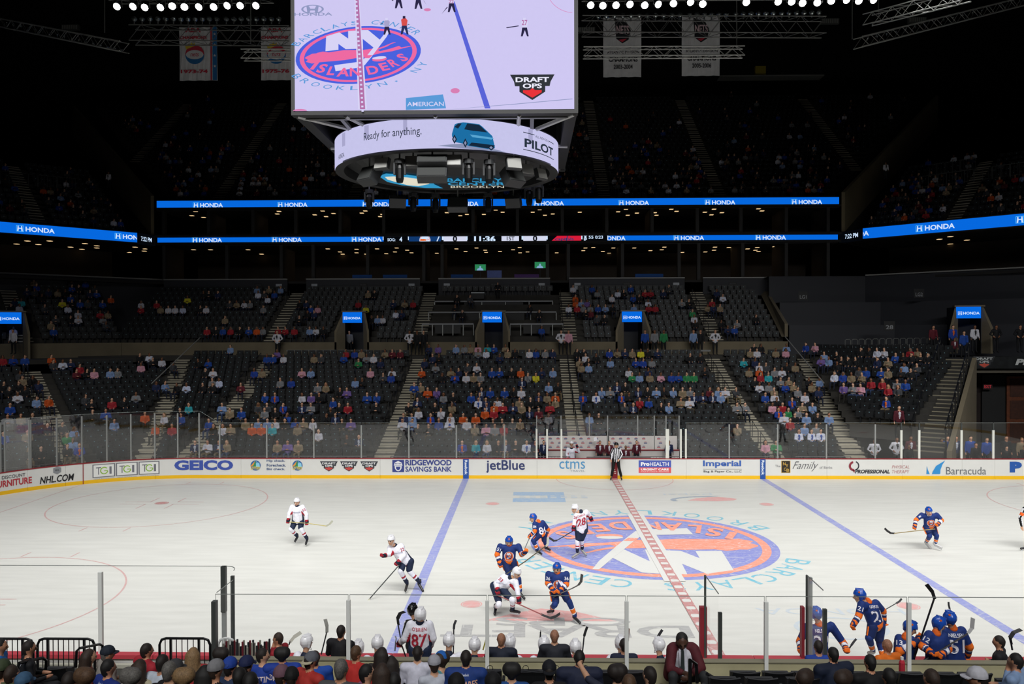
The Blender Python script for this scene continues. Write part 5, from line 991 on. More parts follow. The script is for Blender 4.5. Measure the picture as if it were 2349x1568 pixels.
# ================================================================ FIGURES: one continuous voxel-fused skin per body or garment
LC = bpy.context.view_layer.layer_collection.children['arena']; LC.exclude = True   # keep updates quick while shapes are fused
def cap(a, b, ra, rb, m=0, side=None, flat=1.0): return dict(k='c', a=Vector(a), b=Vector(b), ra=ra, rb=rb, m=m, side=side, flat=flat)
def sph(c, r, m=0, sc=(1, 1, 1), ax=None): return dict(k='s', c=Vector(c), r=r, m=m, sc=sc, ax=ax)
def _frame(t, side):
    t = t.normalized(); u = (Vector(side) if side is not None else t.orthogonal()); u = (u - t * u.dot(t))
    u = u.normalized() if u.length > 1e-6 else t.orthogonal().normalized(); return t, u, t.cross(u)
def fuse(prims, voxel=.02, smooth=3, mats=(), name='figure', ratio=None):
    V = []; F = []; N = 10
    for p in prims:
        n0 = len(V)
        if p['k'] == 'c':
            a, b, ra, rb = p['a'], p['b'], p['ra'], p['rb']; L = (b - a).length
            if L < 1e-5: b = a + Vector((0, 0, 1e-3)); p['b'] = b
            t, u, w_ = _frame(b - a, p['side']); rings = []
            for q in (-90, -55, -25, 0): r = math.radians(q); rings.append((a + t * (ra * math.sin(r)), max(1e-4, ra * math.cos(r))))
            for q in (0, 25, 55, 90): r = math.radians(q); rings.append((b + t * (rb * math.sin(r)), max(1e-4, rb * math.cos(r))))
            for c, r in rings:
                for j in range(N): g = 2 * math.pi * j / N; V.append(c + u * (math.cos(g) * r * p['flat']) + w_ * (math.sin(g) * r))
            nr = len(rings)
            for k in range(nr - 1):
                for j in range(N): F.append((n0 + k * N + j, n0 + k * N + (j + 1) % N, n0 + (k + 1) * N + (j + 1) % N, n0 + (k + 1) * N + j))
            F.append(tuple(n0 + j for j in range(N))[::-1]); F.append(tuple(n0 + (nr - 1) * N + j for j in range(N)))
        else:
            M = p['ax'] if p['ax'] is not None else Matrix.Identity(3); r = p['r']; sc = p['sc']; m_ = 7
            V.append(p['c'] + M @ Vector((0, 0, r * sc[2])))
            for a_ in range(1, m_):
                t = math.pi * a_ / m_
                for j in range(N): g = 2 * math.pi * j / N; V.append(p['c'] + M @ Vector((r * sc[0] * math.sin(t) * math.cos(g), r * sc[1] * math.sin(t) * math.sin(g), r * sc[2] * math.cos(t))))
            V.append(p['c'] - M @ Vector((0, 0, r * sc[2])))
            for j in range(N): F.append((n0, n0 + 1 + j, n0 + 1 + (j + 1) % N))
            for a_ in range(m_ - 2):
                for j in range(N): x = n0 + 1 + a_ * N; F.append((x + j, x + N + j, x + N + (j + 1) % N, x + (j + 1) % N))
            x = n0 + 1 + (m_ - 2) * N; e = len(V) - 1
            for j in range(N): F.append((x + j, e, x + (j + 1) % N))
    me = bpy.data.meshes.new('tmp'); me.from_pydata([tuple(v) for v in V], [], F); me.update()
    o = bpy.data.objects.new('tmp', me); SC.collection.objects.link(o)
    md = o.modifiers.new('r', 'REMESH'); md.mode = 'VOXEL'; md.voxel_size = voxel; md.use_smooth_shade = True
    if smooth: ms = o.modifiers.new('s', 'SMOOTH'); ms.factor = .5; ms.iterations = smooth
    if ratio: dm = o.modifiers.new('d', 'DECIMATE'); dm.ratio = ratio
    dg = bpy.context.evaluated_depsgraph_get()
    out = bpy.data.meshes.new_from_object(o.evaluated_get(dg)); out.name = name
    bpy.data.objects.remove(o); bpy.data.meshes.remove(me)
    for m in mats: out.materials.append(m)
    npoly = len(out.polygons)
    if npoly and len(mats) > 1:
        C_ = np.empty(npoly * 3); out.polygons.foreach_get('center', C_); C_ = C_.reshape(-1, 3); best = np.full(npoly, 1e9); idx = np.zeros(npoly, int)
        for p in prims:
            if p['k'] == 'c':
                a, b = np.array(p['a']), np.array(p['b']); d = b - a; L2 = (d * d).sum(); s = np.clip(((C_ - a) @ d) / L2, 0, 1); sr = ((C_ - a) @ d) / L2
                t, u, w_ = _frame(p['b'] - p['a'], p['side']); q = C_ - (a + s[:, None] * d); qu = q @ np.array(u) / p['flat']; qt = q @ np.array(t); qw = q @ np.array(w_)
                dist = np.sqrt(qu ** 2 + qt ** 2 + qw ** 2) - (p['ra'] + (p['rb'] - p['ra']) * s); lat = (C_ - a) @ np.array(u)
            else:
                M = np.array(p['ax']) if p['ax'] is not None else np.eye(3); q = (C_ - np.array(p['c'])) @ M / np.array(p['sc']); dist = np.sqrt((q ** 2).sum(1)) - p['r']; sr = q[:, 2]; lat = q[:, 0]
            m = p['m']
            if callable(m): mi = m(sr, lat)
            elif isinstance(m, (list, tuple)):
                mi = np.full(npoly, m[-1])
                for thr, v in reversed(m[:-1]): mi = np.where(sr < thr, v, mi)
            else: mi = np.full(npoly, m)
            bias = p.get('bias', 0); k = dist - bias < best; best = np.where(k, dist - bias, best); idx = np.where(k, mi, idx)
        out.polygons.foreach_set('material_index', idx.astype(np.int32))
    out.polygons.foreach_set('use_smooth', [True] * npoly); out.update(); return out
def stick_on(target, items, name, mats, parent, off=.012):
    """print flat shapes onto a garment: items = (verts2d, faces, mat, centre, xdir, ydir)"""
    bm = bmesh.new(); bm.from_mesh(target); bvh = BVHTree.FromBMesh(bm); bm.free(); mb = MB()
    for V2, F2, m, c, xd, yd, lay in items:
        xd, yd = xd.normalized(), yd.normalized(); n = xd.cross(yd).normalized(); P_ = []
        for x, y in V2:
            s = c + xd * x + yd * y + n * .7; h = bvh.ray_cast(s, -n, 1.2); P_.append(h[0] + n * (off + lay * .004) if h[0] is not None else None)
        ok = [f for f in F2 if all(P_[k] is not None for k in f) and max((P_[f[0]] - P_[k]).length for k in f) < .5]
        used = sorted({k for f in ok for k in f}); mp = {k: j for j, k in enumerate(used)}; mb.add([P_[k] for k in used], [tuple(mp[k] for k in f) for f in ok], m)
    if mb.F: return mb.build(name, mats, parent)
SKIN = [mat('skin_%d' % k, c, .55, noise=.06, scale=20) for k, c in enumerate(('c99a7c', 'b98466', '7c5238', '4c3226', 'd8ab90'))]
EYE = mat('eye_dark', '1c1814', .3)
HAIR = {k: mat('hair_' + k, c, .7, noise=.35, scale=60, bump=.4) for k, c in dict(black='110f0e', dark='1c1410', brown='2e2017', light='4e3723', blonde='7a6040', grey='5c5955', white='a8a6a2', red='5a3420', bald='8e634c').items()}
def headprims(h, f, r=.105, m=0, eye=1, up=None):     # h centre, f facing direction
    f = Vector(f).normalized(); up = Vector(up) if up is not None else Vector((0, 0, 1)); s = f.cross(up).normalized(); u = s.cross(f)
    P_ = [sph(h, r, m, (.82, .95, 1.12), Matrix((s, f, u)).transposed()), cap(h + f * r * .35 - u * r * .35, h + f * r * .42 - u * r * .72, r * .55, r * .38, m)]
    P_ += [cap(h + f * r * .95 + u * r * .08, h + f * r * 1.12 - u * r * .28, r * .1, r * .17, m), cap(h + s * r * .84 + u * r * .15, h + s * r * .86 - u * r * .22, r * .14, r * .1, m), cap(h - s * r * .84 + u * r * .15, h - s * r * .86 - u * r * .22, r * .14, r * .1, m)]
    for q in (-1, 1): P_.append(dict(sph(h + f * r * .86 + s * q * r * .34 + u * r * .05, r * .12, eye), bias=.004))
    P_.append(dict(cap(h + f * r * .86 - s * r * .22 - u * r * .55, h + f * r * .86 + s * r * .22 - u * r * .55, r * .06, r * .06, 2), bias=.002))
    return P_
LIP = mat('lip', '8a4a40', .5)
def hand(w_, d, m=0, s=1.0, curl=.5, side=None):       # palm, four uneven fingers and a thumb, from the wrist along d
    d = Vector(d).normalized(); t, u, n = _frame(d, side if side is not None else (0, 0, 1)); P_ = [cap(w_, w_ + d * .075 * s, .032 * s, .036 * s, m, u, 1.25)]
    for k, L in enumerate((.07, .08, .074, .058)):
        b = w_ + d * .085 * s + u * (k - 1.5) * .021 * s; q = b + (d * (1 - curl * .5) + n * curl * .6).normalized() * L * .55 * s; e = q + (d * (1 - curl) + n * curl).normalized() * L * .5 * s
        P_ += [cap(b, q, .0115 * s, .0105 * s, m), cap(q, e, .0105 * s, .009 * s, m)]
    b = w_ + d * .02 * s - u * .035 * s; P_ += [cap(b, b + (d * .6 - u * .6 + n * .2).normalized() * .05 * s, .014 * s, .011 * s, m)]
    return P_
def loc_(me, base):
    me.transform(Matrix.Translation(-Vector(base))); return me
KITS = dict(
    caps=dict(hel='e2e2e6', tor=[(.1, 1), (9, 0)], jer=['e0e0ea', 'a01c2c', '1a2238'], arm=[(9, 0)], pants='1c2740', sock=[(.38, 0), (.5, 1), (.62, 0), (9, 2)], glove=['e0e0e6', '9c1c2c', '14182a'], num='a81c34'),
    isles=dict(hel='1a4aa8', tor=[(.05, 2), (.2, 1), (9, 0)], jer=['18306e', 'e86e1e', 'e2e2ea'], arm=[(.72, 0), (9, 1)], fore=[(.3, 1), (.36, 0), (9, 2)], pants='16285a', sock=[(.45, 0), (.5, 2), (.78, 1), (.85, 2), (9, 0)], glove=['16285a', 'e86e1e', '16285a'], num='e4e4ee'),
    ref=dict(hel='101112', tor=None, jer=['e4e4ea', '111214', 'e8601c'], pants='0e0f10', glove=None, num=None))
SKATE = mat('skate_black', '1c1c20', .35); STEELB = mat('blade_steel', 'c8ccd0', .25, metal=.8); VIS = glass_mat('visor', .12)
def athlete(name, label, kit, J, base, face, cat='person', shape=(), number=None, sleeve_no=None, crest=False, back=True, skin=0, skates='1c1c20', group=None, armband=False, legs=True, vox=.017):
    K = KITS[kit]; base = Vector(base); g = lambda k: J[k]
    sL, sR, hip, head = g('sL'), g('sR'), g('hip'), g('head'); face = Vector(face).normalized(); mid = (sL + sR) / 2
    side = (sR - sL).normalized(); up = (mid - hip).normalized(); nrm = side.cross(up).normalized()   # towards whoever sees sL on the left
    hipw = side * .1
    # body
    B = headprims(head, face, .113); B += [cap(mid, head - Vector((0, 0, .04)), .06, .058, 0), cap(mid - up * .12, hip, .1, .1, 0, side, 1.1)]
    for q, s_, e_, h_ in ((-1, 'sL', 'eL', 'hL'), (1, 'sR', 'eR', 'hR')):
        a = g(s_); B += [cap(a, g(e_), .05, .042), cap(g(e_), g(h_), .042, .03)]
        if kit == 'ref': B += hand(g(h_), (g(h_) - g(e_)), 0, .95, .5, side)
        else: B += [cap(g(h_), g(h_) + (g(h_) - g(e_)).normalized() * .07, .03, .03)]
    if legs:
        for q, k_, a_ in ((-1, 'kL', 'aL'), (1, 'kR', 'aR')): B += [cap(hip + hipw * q, g(k_), .08, .06), cap(g(k_), g(a_), .055, .04), cap(g(a_), g(a_) - Vector((0, 0, .02)), .04, .04)]
    body = link(name, loc_(fuse(B, vox, 2, [SKIN[skin], EYE, LIP], 'body'), base), None, base); tag(body, label, cat, group)
    # jersey
    jm = [cmat(c) for c in K['jer']]; T = []
    if kit == 'ref':
        st = lambda s, lat: ((np.floor(lat / .052) % 2).astype(int))
        T += [cap(hip - up * .02, mid - up * .08, .135, .16, st, side, 1.3), cap(sL, sR, .075, .075, lambda s, lat: 1 + 0 * (s > 9).astype(int))]
        for s_, e_, h_ in (('sL', 'eL', 'hL'), ('sR', 'eR', 'hR')):
            sr_ = (lambda s, lat: np.where((s > .45) & (s < .75), 2, (np.floor(lat / .045) % 2).astype(int))) if armband else st
            T += [cap(g(s_), g(e_), .075, .062, sr_, side), cap(g(e_), g(e_) + (g(h_) - g(e_)) * .9, .06, .045, st, side)]
    else:
        w1 = .155; T += [cap(hip + up * .02, hip + up * .24, .135, .14, [(z, m) for z, m in ((-.42, 2), (.2, 1))] + [0] if kit == 'isles' else [(-.35, 1), 0], side, 1.42), cap(hip + up * .12, mid - up * .12, .14, w1, 0, side, 1.3), cap(sL - up * .04, sR - up * .04, .094, .094, 0)]
        if kit == 'caps':
            for q in (-1, 1): T.append(dict(cap(hip + side * q * .2 + up * .05, mid + side * q * .17 - up * .2, .035, .03, 2), bias=.02))
        for s_, e_, h_ in (('sL', 'eL', 'hL'), ('sR', 'eR', 'hR')):
            a, e, h = g(s_), g(e_), g(h_)
            if kit == 'isles': T += [cap(a, e, .09, .076, [(.78, 0), 1], side), cap(e, e + (h - e) * .78, .08, .058, [(.28, 1), (.36, 0), 2], side)]
            else: T += [cap(a, e, .09, .076, 0, side), cap(e, e + (h - e) * .78, .08, .06, 0, side)]; T += [dict(cap(a - up * .13 - (side if s_ == 'sR' else -side) * .03, e - up * .02 - (side if s_ == 'sR' else -side) * .035, .066, .052, 1), bias=.012)]
    jer = loc_(fuse(T, vox, 3, jm, 'jersey'), base); jo = link('jersey', jer, body)
    cr = (mid + head) / 2 - base + Vector((0, 0, -.0)); col = loc_(fuse([cap(mid + up * .05, mid + up * .075, .09, .07, 0)], vox, 1, [cmat({'caps': '1a2238', 'isles': 'd8601c', 'ref': '111214'}[kit])], 'collar'), base); link('collar', col, body)
    items = []; tb = base; bn = -1 if back else 1
    NM = [mat('print_num_' + (K['num'] or 'x'), K['num'] or 'ffffff', .6)] if K['num'] else []
    if number and K['num']:
        nm, no = number
        if no: V, F = txt(no, .15 * len(no), .26, -.075 * len(no), -.13, .02); items.append((V, F, 0, mid - up * .26 - base, side, up, 0))
        if nm: V, F = txt(nm, .04 * len(nm), .065, -.02 * len(nm), -.03, .012); items.append((V, F, 0, mid - up * .05 - base, side, up, 0))
    if items: stick_on(jer, items, 'number', NM, jo)
    if sleeve_no:
        for no, sd in sleeve_no:
            a, e = g('s' + sd), g('e' + sd); c = a + (e - a) * .45 - base; dn = (a - e).normalized(); vx = (CAMP - (a + e) / 2).normalized(); xd = dn.cross(vx).normalized(); V, F = txt(no, .055 * len(no), .09, -.0275 * len(no), -.045, .015)
            stick_on(jer, [(V, F, 0, c, xd, dn, 0)], 'sleeve_number', NM, jo)
    if crest and kit == 'isles':
        mbx = MB(); mbx.poly([(x, y, -.001) for x, y in ell(0, 0, .14, .14, 20)], 2); ring2(mbx, lambda x, y: (x, y, .001), .088, .128, 1, 20); emblem(mbx, lambda x, y, l=0: (x, y, l), .125, (0, 1, 2), False, 20); items = []
        for f, i in zip(mbx.F, mbx.I): items.append(([mbx.V[k][:2] for k in f], [tuple(range(len(f)))], i, mid - up * .25 - base, side, up, mbx.V[f[0]][2] * .6))
        stick_on(jer, items, 'crest', [mat('crest_blue', '24387a', .6), mat('crest_orange', 'e0682a', .6), mat('crest_white', 'd8d8e4', .6)], jo)
    if crest and kit == 'caps':
        V, F = txt('capitals', .27, .05, -.135, 0, .0, .2); stick_on(jer, [(V, F, 0, mid - up * .2 - base, side, up, 0)], 'crest', [mat('crest_slate', '5a6484', .6)], jo)
    # trousers, socks, skates
    if legs:
        if kit == 'ref': P_ = [cap(hip + hipw * q, g(k_), .1, .078, 0) for q, k_ in ((-1, 'kL'), (1, 'kR'))] + [cap(g(k_), g(a_) + (g(k_) - g(a_)) * .12, .078, .07, 0) for k_, a_ in (('kL', 'aL'), ('kR', 'aR'))]
        else: P_ = [cap(hip + hipw * q * 1.2, g(k_) + (hip - g(k_)) * .22, .115, .098, 0) for q, k_ in ((-1, 'kL'), (1, 'kR'))]
        P_.append(cap(hip - hipw, hip + hipw, .12, .12, 0)); link('trousers', loc_(fuse(P_, vox, 2, [cmat(K['pants'])], 'trousers'), base), body)
        if kit == 'isles':
            for q, k_ in ((-1, 'kL'), (1, 'kR')):
                a, b = hip + side * q * .24, g(k_) + (hip - g(k_)) * .25 + side * q * .112; MB().tube([a - base, b - base], .018, 5).build('trouser_stripe', cmat('e86e1e'), body)
        for q, k_, a_, t_ in ((-1, 'kL', 'aL', 'tL'), (1, 'kR', 'aR', 'tR')):
            k, a, t = g(k_), g(a_), g(t_)
            if kit != 'ref': sk = [cmat(c) for c in K['jer']]; link('sock', loc_(fuse([cap(k + (hip - k).normalized() * .05, k, .08, .085, 0), cap(k, a, .085, .058, [(z, m) for z, m in K['sock'][:-1]] + [K['sock'][-1][1]])], vox, 2, sk, 'sock'), base), body)
            d = (t - a); d.z = min(d.z, -.03); fl = Vector((d.x, d.y, 0)); fl = fl.normalized() if fl.length > .02 else -face
            heel = a - fl * .05 - Vector((0, 0, .05)); toe = heel + (t - heel).normalized() * .26
            bt = link('skate', loc_(fuse([cap(a + Vector((0, 0, .05)), heel, .055, .045), cap(heel, toe, .045, .038, 0)], .014, 2, [mat('skate_' + skates, skates, .35)], 'skate'), base), body)
            u_ = Vector((0, 0, 1)); m_ = (heel + toe) / 2 - u_ * .065; dd = (toe - heel) / 2; MB().obox(m_ - base, dd * 1.05, fl.cross(u_) * .008, u_ * .02).build('blade', STEELB, bt)
            MB().obox(m_ - base + u_ * .03, dd * .8, fl.cross(u_) * .018, u_ * .016).build('blade_holder', mat('holder_white', 'd8d8d8'), bt)
    # gloves
    if K['glove']:
        for e_, h_ in (('eL', 'hL'), ('eR', 'hR')):
            e, h = g(e_), g(h_); d = (h - e).normalized(); t, u, n = _frame(d, side); gl = [cap(h - d * .11, h - d * .02, .07, .066, [(.5, 0), 1]), cap(h - d * .01, h + d * .05, .062, .055, 2, u, 1.2)]
            for k in range(4): b = h + d * .06 + u * (k - 1.5) * .028; gl += [cap(b, b + (d + n * .3).normalized() * .055, .02, .019, 1), cap(b + (d + n * .3).normalized() * .055, b + (d * .5 + n).normalized() * .085, .018, .015, 1)]
            gl.append(cap(h - u * .05, h - u * .06 + (d + n * .5).normalized() * .06, .022, .018, 1)); link('glove', loc_(fuse(gl, .012, 1, [cmat(c) for c in K['glove']], 'glove'), base), body)
    # helmet
    f = face; s_ = f.cross(Vector((0, 0, 1))).normalized(); u_ = s_.cross(f)
    hel = [sph(head + u_ * .045 - f * .008, .134, 0, (.92, 1.06, .95), Matrix((s_, f, u_)).transposed()), cap(head - s_ * .088 - f * .02 + u_ * .02, head - s_ * .082 - f * .02 - u_ * .05, .035, .028), cap(head + s_ * .088 - f * .02 + u_ * .02, head + s_ * .082 - f * .02 - u_ * .05, .035, .028), cap(head - f * .09 + u_ * .02, head - f * .085 - u_ * .04, .04, .035)]
    for q in (-.04, 0, .04): hel.append(cap(head + u_ * .163 + s_ * q + f * .07, head + u_ * .158 + s_ * q - f * .08, .014, .014))
    ho = fuse(hel, .013, 1, [mat('helmet_' + K['hel'], K['hel'], .22)], 'helmet')
    bm = bmesh.new(); bm.from_mesh(ho); co_ = head + f * .045 - u_ * .012                      # open the face
    bmesh.ops.delete(bm, geom=[v for v in bm.verts if (v.co - head).dot(f) > .02 and (v.co - head).dot(u_) < .04] + [v for v in bm.verts if (v.co - head).dot(u_) < -.085], context='VERTS'); bm.to_mesh(ho); bm.free()
    hl = link('helmet', loc_(ho, base), body)
    if kit == 'isles': dd_ = (CAMP - head); dd_.z *= .3; MB().poly([tuple(head - base + u_ * .118 + dd_.normalized() * .125 + (dd_.normalized().cross(Vector((0, 0, 1)))) * .022 * math.cos(q) + Vector((0, 0, .02 * math.sin(q)))) for q in np.linspace(0, 6.28, 10, endpoint=False)]).build('badge', mat('crest_orange', 'e0682a', .6), hl)
    MB().tube([tuple(head - base + s_ * .09 - u_ * .03), tuple(head - base + s_ * .06 + f * .06 - u_ * .13), tuple(head - base - s_ * .06 + f * .06 - u_ * .13), tuple(head - base - s_ * .09 - u_ * .03)], .006, 4).build('chin_strap', mat('strap_white', 'd0d0d0'), hl)
    V_ = []; F2 = []
    for k in range(7): q = math.radians(-60 + 20 * k); r_ = f * math.cos(q) * .128 + s_ * math.sin(q) * .115; V_ += [tuple(head - base + r_ + u_ * .055), tuple(head - base + r_ * 1.03 - u_ * .01)]
    for k in range(6): F2.append((2 * k, 2 * k + 2, 2 * k + 3, 2 * k + 1))
    MB().add(V_, F2).build('visor', VIS, hl)
    return body
def hstick(label, pts, blade, col='23252a', bcol='1a1a1c', shaft_r=.016, group=None):
    b = Vector(pts[0]); r = thing('hockey_stick', label, 'hockey stick', b, group); q = [Vector(p) - b for p in pts]
    MB().tube(q, shaft_r, 5).build('shaft', mat('shaft_' + col, col, .4), r)
    B = [Vector(p) - b for p in blade]; mb = MB(); d = (B[-1] - B[0]).normalized(); v = (CAMP - Vector(blade[0])).normalized(); w_ = d.cross(v).normalized()
    tot = sum((B[k + 1] - B[k]).length for k in range(len(B) - 1))
    for k in range(len(B) - 1): h = min(.036 if k else .03, tot * .13); mb.obox((B[k] + B[k + 1]) / 2, (B[k + 1] - B[k]) * .54, w_ * h, v * .008)
    mb.build('blade', mat('blade_' + bcol, bcol, .6), r); return r
class Crop:                                             # a measured view: its pixels to the frame's
    def __init__(s, ox, oy, sc): s.o = (ox, oy); s.s = sc
    def __call__(s, x, y, Y): return at(s.o[0] + x / s.s, s.o[1] + y / s.s, Y)
KEYS = ('head', 'sL', 'sR', 'eL', 'hL', 'eR', 'hR', 'hip', 'kL', 'kR', 'aL', 'aR', 'tL', 'tR')
def joints(cr, Y, rows):
    J = {}
    for k, r in zip(KEYS, rows): J[k] = cr(r[0], r[1], Y + (r[2] if len(r) > 2 else 0))
    return J
# ================================================================ PLAYERS AND OFFICIALS
A = Crop(640, 1120, 6.272); B_ = Crop(1110, 1140, 5.226); C_ = Crop(1380, 1000, 14.26); D_ = Crop(2000, 1140, 6.731); E_ = Crop(1700, 1130, 3.579); G_ = Crop(840, 1280, 7.83); O_ = Crop(0, 0, 1)
def ground(J, drop=.0):
    z = min(J['tL'].z, J['tR'].z); return z
TO = lambda p: (CAMP - p)
def pl(label, kit, cr, Y, rows, facing, **kw):
    J = joints(cr, Y, rows); tz = min(J['tL'].z, J['tR'].z) - .08 if kw.get('legs', True) else 0
    if kw.pop('plant', False):
        hp = J['hip']; sd = (J['sR'] - J['sL']).normalized(); fv = Vector((facing[0], facing[1], 0)).normalized()
        for q, n_ in ((-1, 'L'), (1, 'R')): a_ = Vector((hp.x, hp.y, .14)) + sd * q * .17; J['a' + n_] = a_; J['k' + n_] = (hp + a_) / 2 + sd * q * .03 + fv * .06; J['t' + n_] = a_ + fv * .2 - Vector((0, 0, .1))
        tz = 9
    if abs(tz) < .35 and kw.get('legs', True):               # let the lower skate stand on the ice
        for k in J: J[k] = J[k] + Vector((0, 0, -tz + .01 - .0))
    base = (J['hip'].x, J['hip'].y, kw.pop('floor', 0.0)); nm = kw.pop('name', 'hockey_player'); return athlete(nm, label, kit, J, base, facing, **kw), J
Y1 = gr(678, 1249).y
pl('hockey player in white jersey skating alone on the left, holding stick out sideways', 'caps', A, Y1, [(258, 205), (190, 268), (338, 270), (150, 360, -.1), (135, 455, -.15), (396, 380, -.1), (400, 480, -.15), (275, 480), (170, 590, -.18), (322, 590, -.15), (258, 685), (402, 725, -.05), (228, 765, -.2), (385, 805, -.25)], (-.1, -1, -.05), crest=True, sleeve_no=[('52', 'R')])
hstick('yellow hockey stick held sideways by the lone white player on the left', [A(150, 480, Y1 - .2), A(400, 498, Y1 - .2), A(680, 538, Y1 - .2)], [A(680, 538, Y1 - .2), A(725, 515, Y1 - .2), A(770, 465, Y1 - .2)], 'a89a50', 'a8a898')
Y2 = gr(950, 1357).y
pl('hockey player in white jersey number 22 striding over the blue line', 'caps', A, Y2, [(1612, 805, -.1), (1600, 905), (1755, 880), (1590, 1000, -.2), (1515, 1020, -.35), (1800, 1010, -.1), (1715, 1115, -.25), (1835, 1110), (1745, 1240, -.2), (1885, 1250), (1840, 1410, 0), (2025, 1400, .1), (1828, 1490, -.1), (2050, 1490, .05)], (-.35, -1, -.1), crest=True, sleeve_no=[('22', 'R')], skates='2a2826')
hstick('long dark hockey stick reaching down left from the player number 22', [A(1735, 1095, Y2 - .25), A(1660, 1180, Y2 - .4), O_(845, 1376, Y2 - .75)], [O_(848, 1374, Y2 - .75), O_(836, 1386, Y2 - .78), O_(823, 1388, Y2 - .8)], '3a3c3e', 'b8b8a4')
Y3 = gr(1195, 1386).y + .45
pl('player in blue jersey standing behind the crouching white player, stick raised across', 'isles', B_, Y3, [(302, 650), (195, 700), (415, 700), (158, 800, -.1), (192, 905, -.2), (455, 800, -.15), (492, 775, -.3), (300, 880), (290, 1030, -.1), (415, 1090), (272, 1200), (436, 1230), (262, 1290, -.1), (475, 1312, -.1)], (.0, -1, -.15), crest=True, sleeve_no=[('51', 'L')])
hstick('hockey stick with white blade raised to the right by the rear blue player', [B_(262, 925, Y3 - .3), B_(500, 765, Y3 - .35), B_(745, 580, Y3 - .35)], [B_(740, 590, Y3 - .35), B_(765, 560, Y3 - .35), B_(768, 485, Y3 - .35)], '5a5440', 'c8c8ba')
Y4 = gr(1165, 1410).y
pl('player in white jersey number 53 crouching for the puck beside the blue players', 'caps', B_, Y4, [(392, 965, -.1), (235, 1010, .05), (375, 1060, -.1), (150, 1090, -.05), (165, 1170, -.2), (400, 1160, -.2), (420, 1275, -.3), (165, 1130, .1), (180, 1340, -.3), (345, 1290, -.35), (140, 1370, .1), (345, 1395, -.2), (135, 1425, .0), (425, 1430, -.3)], (.75, -.65, -.35), sleeve_no=[('53', 'L')], crest=True)
hstick('hockey stick with red shaft tip held low by the crouching player number 53', [B_(150, 1170, Y4 - .25), B_(430, 1285, Y4 - .4), B_(700, 1408, Y4 - .45)], [B_(690, 1405, Y4 - .45), B_(800, 1448, Y4 - .48), B_(860, 1428, Y4 - .5), B_(912, 1393, Y4 - .5)], '8a3838', '2a2c30')
Y5 = gr(1320, 1428).y
pl('player in blue jersey with raised heel, nearest of the group before the emblem', 'isles', B_, Y5, [(875, 895), (775, 955), (990, 955), (765, 1065, -.05), (828, 1145, -.22), (990, 1080, -.1), (915, 1150, -.28), (900, 1165), (850, 1320, -.3), (1020, 1280, -.1), (815, 1365, .25), (1092, 1450), (800, 1400, .3), (1128, 1515, -.1)], (-.25, -1, 0), crest=True, sleeve_no=[('36', 'R'), ('36', 'L')])
hstick('dark hockey stick pointing up right from the nearest blue player of the group', [B_(830, 1200, Y5 - .3), B_(920, 1150, Y5 - .35), B_(1060, 1090, Y5 - .3), B_(1140, 1048, Y5 - .3)], [B_(1135, 1050, Y5 - .3), B_(1165, 1010, Y5 - .3), B_(1176, 925, Y5 - .3)], '3a3634', '3a3836')
Y6 = gr(1238, 1270).y
pl('player in blue jersey number 84 turned left at the rim of the painted emblem', 'isles', B_, Y6, [(590, 268), (610, 330, -.1), (705, 315, .12), (610, 420, -.2), (560, 465, -.2), (770, 400, .2), (745, 460, .2), (690, 460), (592, 530, -.15), (735, 545, .1), (640, 635, -.1), (745, 600, .25), (675, 680, -.2), (790, 640, .1)], (-1, -.35, -.1), sleeve_no=[('84', 'L')], number=('', '84'))
hstick('pale hockey stick hanging down from the hand of player number 84', [B_(575, 420, Y6 - .2), B_(540, 500, Y6 - .25), B_(485, 625, Y6 - .3)], [B_(488, 620, Y6 - .3), B_(478, 640, Y6 - .3), B_(463, 625, Y6 - .3)], '707478', 'c8c8c4')
Y7 = gr(1332, 1281).y
pl('player in white jersey number 28 seen from behind on the painted emblem', 'caps', B_, Y7, [(1090, 172), (1105, 240), (1225, 205), (1085, 330, -.1), (1078, 395, -.2), (1262, 240, .1), (1280, 278, .1), (1170, 435), (1120, 560, -.05), (1172, 555, .1), (1122, 680, -.05), (1180, 640, .2), (1065, 745, -.1), (1200, 690, .15)], (-.8, -.6, -.05), number=('CARRICK', '28'), sleeve_no=[('28', 'L')], skates='8c8c88')
hstick('black hockey stick reaching left from the player number 28', [B_(1085, 388, Y7 - .2), B_(1050, 415, Y7 - .2), B_(870, 520, Y7 - .25)], [B_(880, 515, Y7 - .25), B_(840, 522, Y7 - .25), B_(785, 487, Y7 - .25)], '2c2e30', '1c1c1e')
pl('linesman in striped shirt and black trousers standing against the far boards', 'ref', C_, 12.55, [(482, 300), (385, 420), (590, 420), (310, 580), (310, 760, -.05), (665, 590), (570, 760, -.15), (470, 760), (375, 1040, -.03), (575, 1040), (322, 1310), (645, 1320), (300, 1385, -.15), (655, 1392, -.15)], (0, -1, 0), name='linesman')
Y9 = gr(2155, 1262).y
pl('hockey player in blue jersey skating alone at the right with stick out to the left', 'isles', D_, Y9, [(878, 272, -.1), (770, 320), (1000, 320), (680, 400, -.05), (660, 500, -.2), (1080, 405, -.05), (1015, 470, -.25), (890, 510, .1), (890, 650, -.2), (1000, 640, -.1), (850, 725, .3), (985, 745), (880, 800, .25), (1068, 818, -.1)], (0, -1, -.1), crest=True, skates='b8b8b8', sleeve_no=[('8', 'L')])
hstick('hockey stick with black blade held out by the lone blue player at the right', [D_(975, 490, Y9 - .3), D_(660, 520, Y9 - .35), D_(340, 558, Y9 - .35)], [D_(350, 557, Y9 - .35), D_(290, 552, Y9 - .35), D_(240, 520, Y9 - .35), D_(198, 480, Y9 - .35)], '8a7a50', '1c1c1e')
